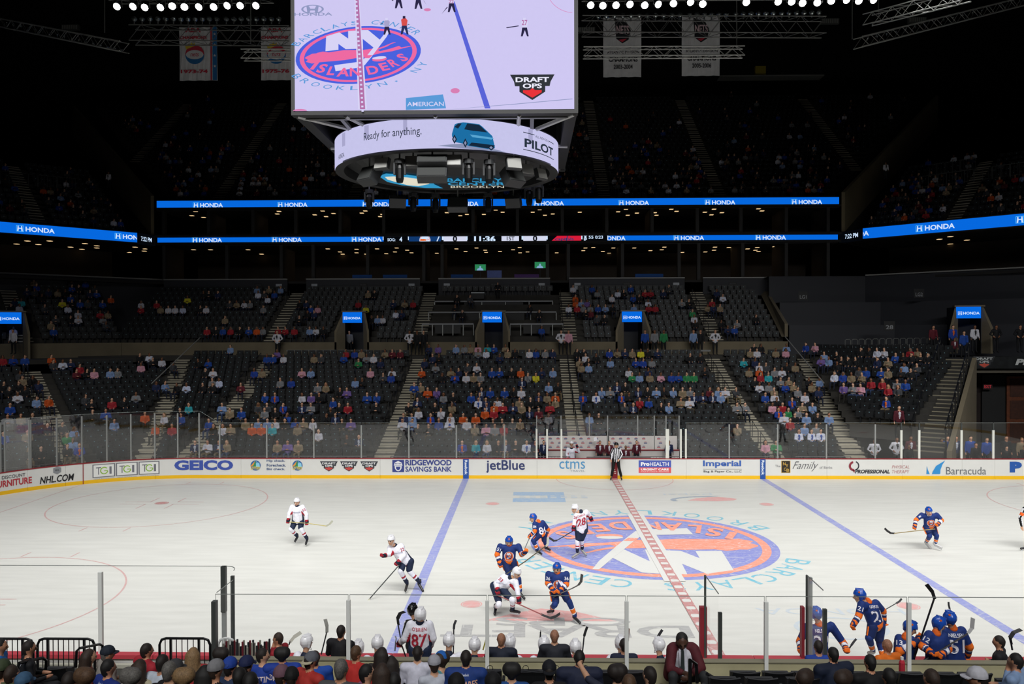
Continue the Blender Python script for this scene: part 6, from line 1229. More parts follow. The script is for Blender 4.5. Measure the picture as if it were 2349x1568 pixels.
pl('referee in striped shirt with orange armband at the right edge of the ice', 'ref', O_, gr(2350, 1262).y, [(2366, 1158), (2350, 1172), (2384, 1172), (2340, 1193), (2344, 1213), (2394, 1195), (2390, 1215), (2367, 1211), (2360, 1235), (2374, 1235), (2356, 1257), (2380, 1257), (2350, 1262), (2384, 1262)], (.4, -1, 0), name='referee', armband=True)
pl('linesman in black helmet leaning on the near boards behind player number 87', 'ref', G_, -11.9, [(835, 950), (740, 1160), (1040, 1140), (690, 1330), (660, 1420, -.2), (1085, 1300), (1050, 1420, -.2), (880, 1560), (850, 1900), (960, 1900), (850, 2160), (970, 2160), (850, 2230, .1), (970, 2230, .1)], (.3, 1, 0), name='linesman', plant=True)
Y12 = -11.9
pl('player in blue jersey number 21 skating past the near boards at the bench', 'isles', E_, Y12, [(972, 850), (990, 915, -.1), (1105, 905, .1), (965, 1010, -.2), (925, 1075, -.3), (1165, 970, .2), (1170, 1040, .2), (1110, 1090), (1050, 1190, -.1), (1140, 1230, .1), (1080, 1290, .2), (1170, 1360, 0), (1035, 1315, .0), (1130, 1400, 0)], (-.95, .3, -.05), number=('OKPOSO', '21'), sleeve_no=[('21', 'L')], skates='8a8884')
hstick('thin dark hockey stick pointing up right behind the player number 21', [E_(1120, 1010, Y12 + .2), E_(1180, 960, Y12 + .2), E_(1275, 905, Y12 + .2)], [E_(1275, 905, Y12 + .2), E_(1300, 890, Y12 + .2), E_(1318, 868, Y12 + .2)], '3a3c3e', '3a3c3e', .01)
Y13 = -12.35
pl('player in blue jersey number 29 leaning over the near boards behind the red pillar', 'isles', E_, Y13, [(620, 1000), (540, 1100), (740, 1090), (480, 1220), (490, 1290, -.3), (845, 1240), (865, 1290, -.3), (640, 1360), (590, 1520), (700, 1520), (590, 1680), (700, 1680), (580, 1705, .2), (710, 1705, .2)], (-.2, 1, 0), number=('NELSON', '29'), plant=True)
hstick('short end of a dark hockey stick in the right glove of player number 29', [E_(870, 1300, Y13 - .3), E_(905, 1250, Y13 - .3)], [E_(905, 1250, Y13 - .3), E_(930, 1215, Y13 - .3), E_(946, 1198, Y13 - .3)], '2a2c30', '2a2c30')
# ================================================================ NEAR SIDE: benches, wall, glass, chairs, near crowd
YW = -14.7
NPOST = mat('post_clear', 'dcdeda', .5)
BEI = mat('bench_wall', 'aaa482', .85, noise=.08, scale=3)
xl_, xr_ = at(497, 1500, YW).x, 24.0
zt_ = at(1435, 1512, YW).z
wn = MB().box((xl_, YW - .12, -.12), (xr_, YW + .0, zt_)).build('wall_bench', BEI, kind='structure'); tag(wn, 'beige concrete wall behind the team benches')
MB().box((xl_, YW - .14, zt_), (xr_, YW + .02, zt_ + .02)).build('wall_cap', mat('bench_cap', '787460', .7), wn)
tag(MB().box((xl_, YW, -.12), (xr_, -13.05, .3)).build('floor', mat('bench_floor', '2a2a2c', .8), kind='structure'), 'dark raised floor of the team benches')
for a, b, l in ((520, 1600, 'long wooden bench of the team in white'), (1900, 2349, 'wooden bench of the team in blue')):
    bx0, bx1 = at(a, 1500, -13.9).x, at(b, 1500, -13.9).x; o = thing('team_bench', l, 'bench', ((bx0 + bx1) / 2, -14.0, .3)); w_ = (bx1 - bx0) / 2
    MB().box((-w_, -.2, .42), (w_, .2, .47)).build('seat', mat('bench_wood', '7a6850', .6), o)
    for k in range(6): x = -w_ + .3 + k * (2 * w_ - .6) / 5; MB().box((x - .04, -.18, 0), (x + .04, .18, .42)).build('leg', RAILK, o)
sh = MB()
tag(MB().box((at(1700, 1510, -13.3).x - 4.2, -13.3, .95), (xr_, -13.1, 1.0)).build('bench_shelf', mat('rail_red', 'b8404a')), 'red shelf along the inside of the near boards', 'shelf')
ng = thing('bench_glass', 'tall clear glass with grey posts standing on the wall behind the benches', 'glass barrier', (0, YW, 0))
px_ = [xl_] + [at(u, 1440, YW).x for u in (803, 1118.5, 1435.5, 1752.5, 2077)] + [at(2400, 1440, YW).x]
zg = at(1435, 1363, YW).z; GN = glass_mat('near_glass', .035)
for k, x in enumerate(px_):
    if 0 < k: MB().box((x - .034, -.16, zt_ - .28), (x + .034, -.1, at(1435, 1373, YW).z)).box((x - .012, -.098, zt_ - .28), (x + .012, -.09, zg - .12)).build('post', [NPOST], ng)
    if k < len(px_) - 1:
        p = MB().quad((x + .01, -.07, zt_), (px_[k + 1] - .01, -.07, zt_), (px_[k + 1] - .01, -.07, zg), (x + .01, -.07, zg)).box((x + .01, -.076, zg - .006), (px_[k + 1] - .01, -.064, zg + .004), 1); p.build('pane', [GN, mat('glass_rim', '7c827e', .3)], ng)
        for q in (x + .012, px_[k + 1] - .018): MB().box((q, -.074, zg - .2), (q + .006, -.066, zg)).build('pane_edge', mat('glass_rim', '7c827e'), ng)
MB().box((xl_ - .05, -.12, .3), (xl_ + .03, 0, at(493, 1375, YW).z)).build('post', POSTD, ng)
# boards glass at the left, bending round into the bench
lg = thing('corner_glass', 'clear glass on the near boards left of the benches, with curved end', 'glass barrier', (0, -BY, 0))
xs = [-22, -19.5, -17, at(235, 1400, -BY).x, at(517, 1400, -BY).x]; zc = 2.88
for k, x in enumerate(xs):
    MB().box((x - .04, -.1, 1.08), (x + .04, -.03, zc - (.13 if k < 4 else 0))).build('post', NPOST if k < 4 else mat('post_mid', '8c908e', .4), lg)
    if k < 4: MB().quad((x, -.06, 1.08), (xs[k + 1], -.06, 1.08), (xs[k + 1], -.06, zc), (x, -.06, zc)).box((x, -.064, zc - .006), (xs[k + 1], -.056, zc + .004), 1).build('pane', [GN, mat('glass_rim', '7c827e')], lg)
xe = xs[-1]; q0 = Vector((xe, -.06, 0)); cv = [Vector((xe + .05 + .26 * math.sin(math.radians(a)), -.06 - .3 + .3 * math.cos(math.radians(a)), 0)) for a in range(0, 91, 15)]
mb = MB()
for a, b in zip(cv[:-1], cv[1:]): mb.quad(a + Vector((0, 0, 1.08)), b + Vector((0, 0, 1.08)), b + Vector((0, 0, zc)), a + Vector((0, 0, zc))); mb.tube([a + Vector((0, 0, zc)), b + Vector((0, 0, zc))], .008, 4, 1)
mb.build('curved_pane', [GN, mat('glass_rim', '7c827e')], lg)
pe = Vector((xl_, YW + BY + .02, 0)); c9 = cv[-1]
MB().box((c9.x - .045, c9.y - .06, .3), (c9.x + .02, c9.y + .0, 2.78)).build('post', POSTD, lg); MB().box((xe - .05, -.12, 1.95), (xe + .045, -.02, zc)).build('post_sleeve', POSTD, lg)
MB().quad((c9.x, c9.y, .3), (pe.x, pe.y, .3), (pe.x, pe.y, zg), (c9.x, c9.y, 2.7)).tube([(c9.x, c9.y, 2.7), (pe.x, pe.y, zg)], .008, 4, 1).build('return_pane', [GN, mat('glass_rim', '7c827e')], lg)
for u0, u1, v0, vb, lab in ((1617, 1648, 1318, 1361, 'glass partition with red padded post between the benches, left one'), (1850, 1888, 1318, 1353, 'glass partition with red padded post between the benches, right one')):
    x0 = at(u0, 1450, -BY - .1).x; x1 = at(u1, 1450, -14.2).x; r = thing('bench_partition', lab, 'partition', (x0, -BY - .1, 0)); d = Vector((x1 - x0, -14.2 + BY + .1, 0))
    z0_, z1_ = at(u0, v0, -BY - .1).z, at(u1, vb, -14.2).z
    MB().quad((0, 0, .3), tuple(d + Vector((0, 0, .3))), tuple(d + Vector((0, 0, z1_))), (0, 0, z0_)).tube([(0, 0, z0_), tuple(d + Vector((0, 0, z1_)))], .01, 4, 1).build('pane', [glass_mat('partition_glass', .12), mat('glass_rim_dark', '4c524e', .3)], r)
    MB().box((-.02, -.03, .3), (.02, .0, z0_)).build('front_edge', mat('glass_rim_dark', '4c524e'), r); MB().box((-.1, -.02, .3), (.04 if u0 < 1700 else -.04, .1, at(u0, 1388, -BY).z)).build('red_pad', mat('pad_red', '8c2430', .6), r)
    MB().obox(tuple(d + Vector((.03, 0, (.3 + z1_ - .35) / 2))), (.035, 0, 0), (0, .03, 0), (0, 0, (z1_ - .35 - .3) / 2)).build('rear_post', POSTD, r)
    if u0 > 1700: MB().box((-.02, -.2, .3), (.05, -.12, z0_)).build('mid_post', mat('post_mid', '6c706e'), r)
# near stands: concrete steps
D0 = 13.75
rowY = lambda k: CY + D0 - .85 * k
rowZ = lambda k: 1.03 + .302 * k
mb = MB()
for k in range(12): mb.box((-16, rowY(k) - .45, -.1), (14, (rowY(k) + .4) if k else YW - .14, rowZ(k)))
tag(mb.build('floor', CON, kind='structure'), 'stepped concrete floor of the near stand'); 
tag(MB().box((-24, -14.3, -.1), (xl_ - .1, -13.4, .95)).build('floor', CON, kind='structure'), 'concourse floor beside the near boards')
tag(MB().box((-24, -13.45, -.1), (xl_ - .1, -13.36, 1.02)).build('wall_low', mat('board_back', 'a8a698', .7), kind='structure'), 'low pale wall behind the near boards')
# chairs
CHB = mat('chair_black', '16171a', .55, noise=.1, scale=10)
def chairmesh():
    r = link('arena_chair', None)
    mb = MB(); W = .235
    V = []; F = []
    for j, (z, y) in enumerate(((.42, .0), (.6, -.03), (.8, -.1), (.87, -.14))):
        for k in range(7): x = -W + 2 * W * k / 6; b = .035 * (1 - (x / W) ** 2); V += [(x * (1 - .06 * (j == 0)), y - b, z + (.012 * (x / W) ** 2 if j == 3 else 0)), (x, y - b + .045, z + (.012 * (x / W) ** 2 if j == 3 else 0))]
    for j in range(3):
        for k in range(6):
            a = j * 14 + k * 2; F += [(a, a + 2, a + 16, a + 14), (a + 1, a + 15, a + 17, a + 3)]
    for k in range(6): a = 42 + k * 2; F += [(a, a + 2, a + 3, a + 1)]; F += [(k * 2, k * 2 + 1, k * 2 + 3, k * 2 + 2)]
    for j in range(3): a = j * 14; F += [(a, a + 14, a + 15, a + 1), (a + 12, a + 13, a + 27, a + 26)]
    mb.add(V, F); mb.build('backrest', CHB, r, smooth=False)
    MB().box((-.22, .06, .4), (.22, .14, .8)).build('seat', CHB, r)
    for x in (-.26, .26): MB().box((x - .02, -.04, 0), (x + .02, .04, .6)).build('stanchion', RAILK, r)
    for x in (-.26, .26): MB().box((x - .025, -.08, .6), (x + .025, .26, .64)).build('armrest', RAILK, r)
    return r
ch0 = chairmesh(); kch = 0
def chair(u, k, label, yo=0, v=1540):
    global kch
    p = at(u, v, rowY(k) + yo); o = ch0 if kch == 0 else copy_tree(ch0); kch += 1; o.location = (p.x, rowY(k) + yo, rowZ(k)); tag(o, label, 'chair', None); return o
for u, k, l in ((1205, 0, 'beside the woman in blue'), (1237, 0, 'behind the man in a black cap'), (1304, 0, 'behind the dark pointed at head'), (1380, 0, 'under the tall glass post'), (1448, 0, 'left of the man in maroon'), (1708, 0, 'first right of the maroon blazer'), (1782, 0, 'second right of the maroon blazer'), (1850, 0, 'beside the man with a white and blue cap'), (1960, 0, 'between the two men in black'), (2090, 0, 'below the red and white bottle'), (2165, 0, 'left of the man with grey temple hair'),
        (2235, 0, 'behind the white mesh cap'), (2325, 1, 'under the man in light blue shirt'), (30, 0, 'at the left end of the front row'), (130, 0, 'beside the boy in black'), (330, 0, 'left of the man in a red and white jersey'), (420, 0, 'behind the blonde woman'), (470, 0, 'right of the blonde woman'), (545, 0, 'behind the curly haired man at the beige wall'), (1120, 0, 'beside the tall middle post'), (920, 0, 'behind the long haired woman'), (1660, 1, 'low in the second row at the aisle'),
        (1745, 1, 'low in the second row, next from the aisle'), (1840, 1, 'behind the bearded man in pink')):
    chair(u, k, 'black arena chair %s' % l, 0 if k == 0 else -.1)
def barricade(label, u0, u1, v0, Y, zb, cross=2, col=RAILK):
    a, b = at(u0, v0, Y), at(u1, v0, Y); W = b.x - a.x; H = a.z - zb; r = thing('barricade', label, 'barricade', (a.x, Y, zb))
    MB().tube([(0, 0, 0), (0, 0, H - .12), (.04, 0, H - .03), (.13, 0, H), (W - .13, 0, H), (W - .04, 0, H - .03), (W, 0, H - .12), (W, 0, 0)], .026, 6).build('frame', col, r)
    MB().tube([(0, 0, .12), (W, 0, .12)], .02, 6).build('lower_rail', col, r); n = int(W / .1)
    for k in range(1, n): MB().tube([(W * k / n, 0, .12), (W * k / n, 0, H)], .009 if k not in (2, n - 2) else .028, 4).build('bar', col, r)
barricade('black barricade rail before the ice, second from the left', 86, 217, 1464, -14.0, .95)
barricade('black barricade rail before the ice at the left edge', -20, 76, 1464, -14.0, .95)
barricade('black barricade rail left of the bench corner glass', 366, 482, 1463, -14.0, .95)
barricade('small white barricade rail behind the rack of hockey sticks', 501, 538, 1463, -13.6, .5, col=mat('rail_white', 'c8cac8', .4))
def loop(label, pts, r=.024):
    P_ = [at(u, v, Y) for u, v, Y in pts]; b = P_[0].copy(); o = MB().tube([p - b for p in P_], r, 6).build('handrail', RAILK); o.location = b; tag(o, label, 'handrail')
loop('black tube handrail beside the long haired girl', [(174, 1530, -15.6), (176, 1492, -15.6), (182, 1486, -15.6), (228, 1477, -14.8), (235, 1480, -14.7), (236, 1530, -14.7)])
loop('black tube handrail in front of the boy in black', [(40, 1535, -16.8), (44, 1520, -16.8), (98, 1508, -16.2), (106, 1514, -16.1), (104, 1545, -16.1), (42, 1562, -16.9)])
loop('black handrail by the hands of the man in the maroon blazer', [(1583, 1568, -16.2), (1583, 1512, -16.2), (1597, 1522, -15.9), (1599, 1566, -15.9)], .03)
loop('curved dark handrail end right of the man in maroon', [(1622, 1545, -16.4), (1641, 1556, -16.2), (1645, 1575, -16.2)], .03)
for u in (920, 1124, 1206, 1276, 1343): p = at(u, 1532, -15.5); o = link('cup_holder', mesh('cup_holder', *(lambda m: (m.V, m.F))(MB().tube([(.05 * math.cos(a), .0, .05 * math.sin(a)) for a in np.linspace(0, 6.3, 14)], .006, 4)), RAILK), None, p); tag(o, 'ring cup holder on the chair row, %s' % {920: 'beside the long haired woman', 1124: 'beside the tall middle post', 1206: 'left of the black cap', 1276: 'right of the black cap', 1343: 'right of the pointing hand'}[u], 'cup holder')
# stick rack
rk = thing('stick_rack', 'dark rack holding spare hockey sticks at the end of the bench', 'rack', (at(568, 1500, -14.3).x, -14.3, .3)); MB().box((-.42, -.1, 0), (.42, .1, .9)).build('box', BLK, rk)
for k in range(30):
    u = 512 + (618 - 512) * k / 29 + rng.uniform(-1, 1); v = [1474, 1480, 1471, 1466, 1478, 1482, 1470, 1468, 1472, 1466][k % 10] + rng.uniform(-2, 3); p = at(u, v, -14.3 + .06 * (k % 3 - 1)); c_ = ('8c8a80', '1a1c20', '6a1c28', '8c8a80', '22242a')[k % 5]
    o = MB().tube([(0, 0, 0), (0, 0, p.z - .55)], .02, 5).build('hockey_stick', mat('shaft_' + c_, c_, .5)); o.location = (p.x, p.y, .55); tag(o, '%s butt end of a spare hockey stick in the rack' % {'8c8a80': 'pale taped', '1a1c20': 'black', '6a1c28': 'dark red', '22242a': 'charcoal'}[c_], 'hockey stick', '%s spare sticks in the rack' % {'8c8a80': 'pale', '1a1c20': 'black', '6a1c28': 'dark red', '22242a': 'charcoal'}[c_])
# ---- people on and behind the benches
def sitter(label, kit, u, v, Y, yaw=0, name=None, lean=0, **kw):   # bench player seen from behind
    h = at(u, v, Y) - Vector((0, 0, .02)); c, s = math.cos(math.radians(yaw)), math.sin(math.radians(yaw)); X = Vector((c, s, 0)); N_ = Vector((-s, c, 0)); Z = Vector((0, 0, 1))
    J = dict(head=h, sL=h - X * .2 - Z * .27 - N_ * .06, sR=h + X * .2 - Z * .27 - N_ * .06, hip=h - Z * .85 - N_ * .16); J['eL'] = J['sL'] - Z * .26 - X * .1 + N_ * .1; J['eR'] = J['sR'] - Z * .26 + X * .1 + N_ * .1
    J['hL'] = J['eL'] + N_ * .26 + X * .12 - Z * .02; J['hR'] = J['eR'] + N_ * .26 - X * .12 - Z * .02
    return athlete('hockey_player', label, kit, J, (h.x, Y - .1, .3), N_, number=(name, kw.pop('no', '')) if name or 'no' in kw else None, legs=False, vox=.02, **kw)
YB2 = -13.85
sitter('bench player in white with name NISK, first left of the suited coach', 'caps', 704, 1472, YB2, -35, 'NISKA')
sitter('bench player in white helmet half hidden behind the man in red', 'caps', 822, 1484, YB2, -5)
sitter('bench player in white jersey behind the long haired woman', 'caps', 866, 1474, YB2, 5, 'CAL')
sitter('bench player in white jersey with the name SILL', 'caps', 1030, 1468, YB2, 0, 'SILL', no='19')
sitter('bench player in white jersey with the name LAICH', 'caps', 1089, 1478, YB2, 0, 'LAICH', no='21')
sitter('bench player in white helmet right behind the bald coach by the post', 'caps', 1170, 1472, YB2, -20)
sitter('bench player in white jersey with B on the back beside the bald coach', 'caps', 1248, 1476, YB2, 0, 'B      ')
sitter('bench player in white helmet under the upright dark stick blade', 'caps', 1320, 1483, YB2, 0)
sitter('bench player in white jersey with BURAKOVSKY behind the dark haired trainer', 'caps', 1424, 1474, YB2, 0, 'BURAKOVSKY')
sitter('bench player in white jersey with CAMPB, nearest to the maroon blazer', 'caps', 1511, 1479, YB2, 30, 'CAMPB')
def stander(label, kit, cr, Y, rows, facing, **kw):
    J = joints(cr, Y, rows); hp = J['hip']; sd = (J['sR'] - J['sL']).normalized()
    for q, n_ in ((-1, 'L'), (1, 'R')): a_ = Vector((hp.x, Y, .42)) + sd * q * .17; J['a' + n_] = a_; J['k' + n_] = (hp + a_) / 2 + sd * q * .03 + Vector(facing) * .06; J['t' + n_] = a_ + Vector((facing[0], facing[1], 0)).normalized() * .2 - Vector((0, 0, .1))
    return athlete('hockey_player', label, kit, J, (hp.x, Y, .3), facing, vox=.018, **kw)
stander('standing bench player in white jersey number 87 seen from behind', 'caps', G_, -13.75, [(975, 1035), (800, 1190), (1130, 1190), (700, 1440), (620, 1500, .25), (1200, 1430), (1150, 1560, .2), (965, 1620)] + [(965, 1800)] * 6, (.15, 1, 0), number=("O'BRIEN", '87'))
# stand-ins need their lower limbs hidden by the wall, torso reaches the bench floor
stander('bench player in blue jersey number 13 facing right with a tall stick', 'isles', E_, -13.9, [(1385, 1115), (1300, 1195), (1400, 1210, -.1), (1300, 1300, -.15), (1430, 1230, -.2), (1390, 1290, .2), (1455, 1205, .1), (1330, 1420)] + [(1330, 1600)] * 6, (.9, -.1, -.35), sleeve_no=[('13', 'L')])
stander('bench player in blue jersey number 12 holding a stick across his body', 'isles', E_, -14.25, [(1622, 1085), (1545, 1165, -.05), (1655, 1175), (1490, 1260, -.1), (1560, 1310, -.25), (1700, 1280), (1640, 1330, -.2), (1595, 1400)] + [(1595, 1600)] * 6, (.75, .1, -.3), sleeve_no=[('12', 'L')])
stander('bench player in blue jersey NIELSEN number 51 seen from behind', 'isles', E_, -13.75, [(1712, 1040), (1670, 1130), (1810, 1130), (1640, 1250), (1650, 1330, .2), (1875, 1260), (1860, 1320, .1), (1755, 1390)] + [(1755, 1600)] * 6, (-.2, 1, 0), number=('NIELSEN', '51'))
hstick('tall black hockey stick held up by player number 13, blade on top', [E_(1422, 1352, -14.1), E_(1585, 865, -14.1)], [E_(1590, 870, -14.1), E_(1570, 810, -14.1), E_(1523, 752, -14.1)], '1c1c20', '151517', .018)
hstick('dark hockey stick with pale blade slanting across player number 12', [E_(1460, 1400, -14.5), E_(1860, 1155, -14.3)], [E_(1865, 1150, -14.3), E_(1895, 1110, -14.3), E_(1903, 1030, -14.3)], '222226', 'a8a8a8', .016)
hstick('thin hockey stick behind the helmet of the player number 51', [E_(1750, 1085, -13.4), E_(1715, 950, -13.4)], [E_(1712, 950, -13.4), E_(1705, 920, -13.4), E_(1703, 895, -13.4)], '3a3c3e', '3a3c3e', .008)
hstick('black hockey stick blade raised above the suited man at the right', [O_(2322, 1490, -13.9), O_(2318, 1468, -13.9)], [O_(2320, 1475, -13.9), O_(2317, 1462, -13.9), O_(2325, 1450, -13.9), O_(2342, 1443, -13.9)], '1c1c20', '151517', .018)
for l, s_, b_, c_, d_ in (('thick black hockey stick standing left of the player number 87', [(931, 1506), (922, 1480), (913, 1430)], [(914, 1432), (912, 1418), (918, 1406), (928, 1402)], '16161a', '141416'), ('white bladed hockey stick above the bench player with NISK', [(663, 1478), (666, 1470)], [(665, 1472), (675, 1460), (690, 1450)], '1c1c20', 'c8c8bc'),
    ('slim hockey stick with pale blade left of the suited coach', [(737, 1500), (750, 1448)], [(750, 1450), (750, 1435), (746, 1420)], '2a2a2c', '9a9a94'), ('slim dark hockey stick standing beside the player SILL', [(1040, 1498), (1041, 1440)], [(1041, 1442), (1042, 1432), (1046, 1422)], '34363a', '34363a'),
    ('yellow hockey stick leaning beside the tall middle post', [(1108, 1490), (1117, 1458)], [(1117, 1458), (1118, 1455), (1119, 1450)], 'a8a040', 'a8a040'), ('straight black hockey stick upright left of the middle bald coach', [(1238, 1492), (1240, 1448)], [(1240, 1448), (1240, 1446), (1240, 1444)], '1e1e20', '1e1e20'),
    ('hockey stick with dark blade upright right of the middle bald coach', [(1336, 1497), (1340, 1458)], [(1340, 1458), (1343, 1448), (1347, 1437)], '26282c', '1c1c20'), ('brown hockey stick shaft top beside the tall glass post', [(1441, 1470), (1443, 1442)], [(1443, 1446), (1443, 1443), (1443, 1440)], '6a3a28', '6a3a28'),
    ('dark hockey stick blade above the bench player with CAMPB', [(1506, 1470), (1508, 1462)], [(1507, 1464), (1512, 1455), (1519, 1444)], '26282c', '26282c'), ('grey hockey stick blade between the long haired woman and player 87', [(906, 1492), (908, 1470)], [(908, 1470), (909, 1464), (907, 1458)], '5a5c60', '8a8c8e')):
    hstick(l, [O_(u, v, -13.6) for u, v in s_], [O_(u, v, -13.6) for u, v in b_], c_, d_, .014)
# ---- simple clothed people: one fused body in zones (skin, hair, top, trousers), built from a head position and a pose
def person_mesh(h, yaw, cols, pose='sit', hair='short', bulk=1.0, detail=.024, arms='lap', head_yaw=0, head_r=.098, collar=None):
    """h = head centre; yaw 0 looks along +y. cols: (skin index, hair, top, bottom)"""
    c, s = math.cos(yaw), math.sin(yaw); X = Vector((c, s, 0)); N_ = Vector((-s, c, 0)); Z = Vector((0, 0, 1)); hy = yaw + head_yaw; HN = Vector((-math.sin(hy), math.cos(hy), 0))
    P_ = headprims(h, HN + Vector((0, 0, -.12)), head_r, 0, 3)
    for p in P_:
        if p['m'] == 2: p['m'] = 0
    k = head_r / .105; sw = .19 * bulk
    sh_ = h - Z * .235 * k - N_ * .03; hip = h - Z * .7 * k - N_ * .08
    P_ += [cap(sh_ + Z * .02, h - Z * .05, .06, .055, 0), cap(hip, sh_ - Z * .08, .135 * bulk, .125 * bulk, 2, X, 1.3), cap(sh_ - X * sw, sh_ + X * sw, .075 * bulk, .075 * bulk, 2)]
    if hair != 'none':
        hc = h + Z * .03 * k - HN * .018; P_.append(dict(sph(hc, .108 * k, 1, (.85, .96, 1.0), Matrix((HN.cross(Z), HN, Z)).transposed()), bias=.0)); P_.append(cap(h - HN * .06 + Z * .02, h - HN * .055 - Z * .05, .07 * k, .06 * k, 1))
        if hair == 'long': P_ += [cap(h - HN * .05, h - HN * .1 - Z * .3, .095, .1, 1, X, 1.3), cap(h - HN * .06, h - HN * .08 - Z * .42, .08, .05, 1, X, 1.4)]
        if hair == 'curly': P_ += [sph(h - HN * .03 + Z * .03 + X * q, .1, 1) for q in (-.04, .04)]
    A1 = [sh_ - X * sw, sh_ + X * sw]
    if arms == 'lap': E1 = [a - Z * .26 + X * q * .06 + N_ * .03 for a, q in zip(A1, (-1, 1))]; H1_ = [e + N_ * .24 - X * q * .14 - Z * .02 for e, q in zip(E1, (-1, 1))]
    elif arms == 'cross': E1 = [a - Z * .24 + X * q * .08 + N_ * .06 for a, q in zip(A1, (-1, 1))]; H1_ = [e + N_ * .14 - X * q * .3 + Z * .06 for e, q in zip(E1, (-1, 1))]
    elif arms == 'chin': E1 = [a - Z * .24 + N_ * .12 for a in A1]; H1_ = [h + N_ * .1 - Z * .13 + X * .02, E1[1] + N_ * .2 - X * .15]
    elif arms == 'down': E1 = [a - Z * .28 + X * q * .06 for a, q in zip(A1, (-1, 1))]; H1_ = [e - Z * .24 + N_ * .06 for e in E1]
    elif arms == 'hips': E1 = [a - Z * .24 + X * q * .14 - N_ * .03 for a, q in zip(A1, (-1, 1))]; H1_ = [e - Z * .14 - X * q * .17 + N_ * .08 for e, q in zip(E1, (-1, 1))]
    elif arms == 'point': E1 = [A1[0] - Z * .26 - X * .06, A1[1] + N_ * .2 + X * .08]; H1_ = [E1[0] + N_ * .24 + X * .14, E1[1] + N_ * .24 - X * .1 + Z * .02]
    for a, e, hh in zip(A1, E1, H1_):
        P_ += [cap(a, e, .062 * bulk, .05 * bulk, 2), cap(e, hh, .047, .034, [(.85 if cols[0] < 10 else 2, 2), 0])]; P_ += [cap(hh, hh + (hh - e).normalized() * .07, .036, .03, 0)]
    if pose == 'sit':
        for q in (-1, 1):
            kn = hip + X * q * .13 + N_ * .44 - Z * .0; an = kn - Z * .42 + N_ * .03; P_ += [cap(hip + X * q * .09, kn, .09, .068, 4), cap(kn, an, .062, .045, 4), cap(an, an + N_ * .15 - Z * .03, .045, .04, 5)]
    elif pose == 'stand':
        for q in (-1, 1): kn = hip + X * q * .11 - Z * .44; an = hip + X * q * .12 - Z * .86; P_ += [cap(hip + X * q * .09, kn, .092, .068, 4), cap(kn, an, .066, .048, 4), cap(an, an + N_ * .14 - Z * .04, .045, .04, 5)]
    elif pose == 'bust': pass
    return P_
SHOE = mat('shoe_dark', '1a1918', .5)
def human(label, u, v, Y, yaw, cols, floor, group=None, name='person', extra=None, detail=.024, **kw):
    h = at(u, v, Y); P_ = person_mesh(h, math.radians(yaw), cols, detail=detail, **kw)
    if extra: P_ += extra(h)
    me = fuse(P_, detail, 2, [SKIN[cols[0]], HAIR[cols[1]] if cols[1] in HAIR else cmat(cols[1]), cmat(cols[2]), EYE, cmat(cols[3]), SHOE], 'person')
    base = Vector((h.x, Y, floor)); o = link(name, loc_(me, base), None, base); return tag(o, label, 'person', group), h
def capon(o, h, col, yaw, bill=None, back=False, r=.118):
    yw = math.radians(yaw); f = Vector((-math.sin(yw), math.cos(yw), 0)) * (-1 if back else 1); s_ = f.cross(Vector((0, 0, 1))); b = o.location
    V = []; F = []; c_ = h - b + Vector((0, 0, .035)) - f * .008
    me = fuse([sph(c_ + Vector((0, 0, .0)), r, 0, (.9, 1.03, .95), Matrix((s_, f, Vector((0, 0, 1)))).transposed())], .014, 1, [cmat(col)], 'cap'); bm = bmesh.new(); bm.from_mesh(me); bmesh.ops.delete(bm, geom=[q for q in bm.verts if (q.co - c_).z < -.02], context='VERTS'); bm.to_mesh(me); bm.free(); co_ = link('cap', me, o)
    mb = MB()
    for k in range(9): a = math.radians(-60 + 15 * k); d = f * math.cos(a) + s_ * math.sin(a); V += [tuple(c_ + d * .105 - Vector((0, 0, .015))), tuple(c_ + d * .105 + f * .075 * math.cos(a) - Vector((0, 0, .035)))]
    for k in range(8): F += [(2 * k, 2 * k + 2, 2 * k + 3, 2 * k + 1)]
    V2 = [(x, y, z + .008) for x, y, z in V]; mb.add(V, [f_[::-1] for f_ in F]); mb.add(V2, F); mb.build('bill', cmat(bill or col), co_)
def print_back(o, h, yaw, items, depth=.3):
    yw = math.radians(yaw); X = Vector((math.cos(yw), math.sin(yw), 0)); b = o.location; L = {}
    for s, w_, hh, dz, col in items: V, F = txt(s, w_, hh, -w_ / 2, -hh / 2, .02); L.setdefault(col, []).append((V, F, 0, h - b - Vector((0, 0, dz * .76)), X, Vector((0, 0, 1)), 0))
    for col, it in L.items(): stick_on(o.data, it, 'lettering', [mat('print_' + col, col, .6)], o)
human('coach in black suit with receding brown hair standing behind the bench', 783, 1447, -14.3, -15, (1, 'dark', '141418', '141418'), .3, pose='stand', arms='cross', bulk=1.12)
human('bald coach in navy suit beside the tall middle post', 1150, 1466, -14.3, -5, (1, 'bald', '161c2c', '161c2c'), .3, pose='stand', arms='cross', bulk=1.18)
human('bald coach in charcoal suit standing in the middle of the bench', 1272, 1458, -14.3, 0, (0, 'bald', '20222a', '20222a'), .3, pose='stand', arms='cross', bulk=1.12)
human('trainer in red and navy shirt bending with hand raised at the stick rack', 637, 1464, -14.0, 75, (1, 'brown', '8c1c28', '1a2440'), .3, pose='stand', arms='chin', bulk=1.05)
human('dark haired trainer with red and navy back beside the tall glass post', 1431, 1478, -14.35, 0, (1, 'dark', '1a2036', '1a2036'), .3, pose='stand', arms='cross')
human('bald man in orange and blue jacket behind the blue bench', 2034, 1480, -14.4, 20, (1, 'bald', 'd0681c', '1a3a8c'), .3, pose='stand', arms='cross', bulk=1.15)
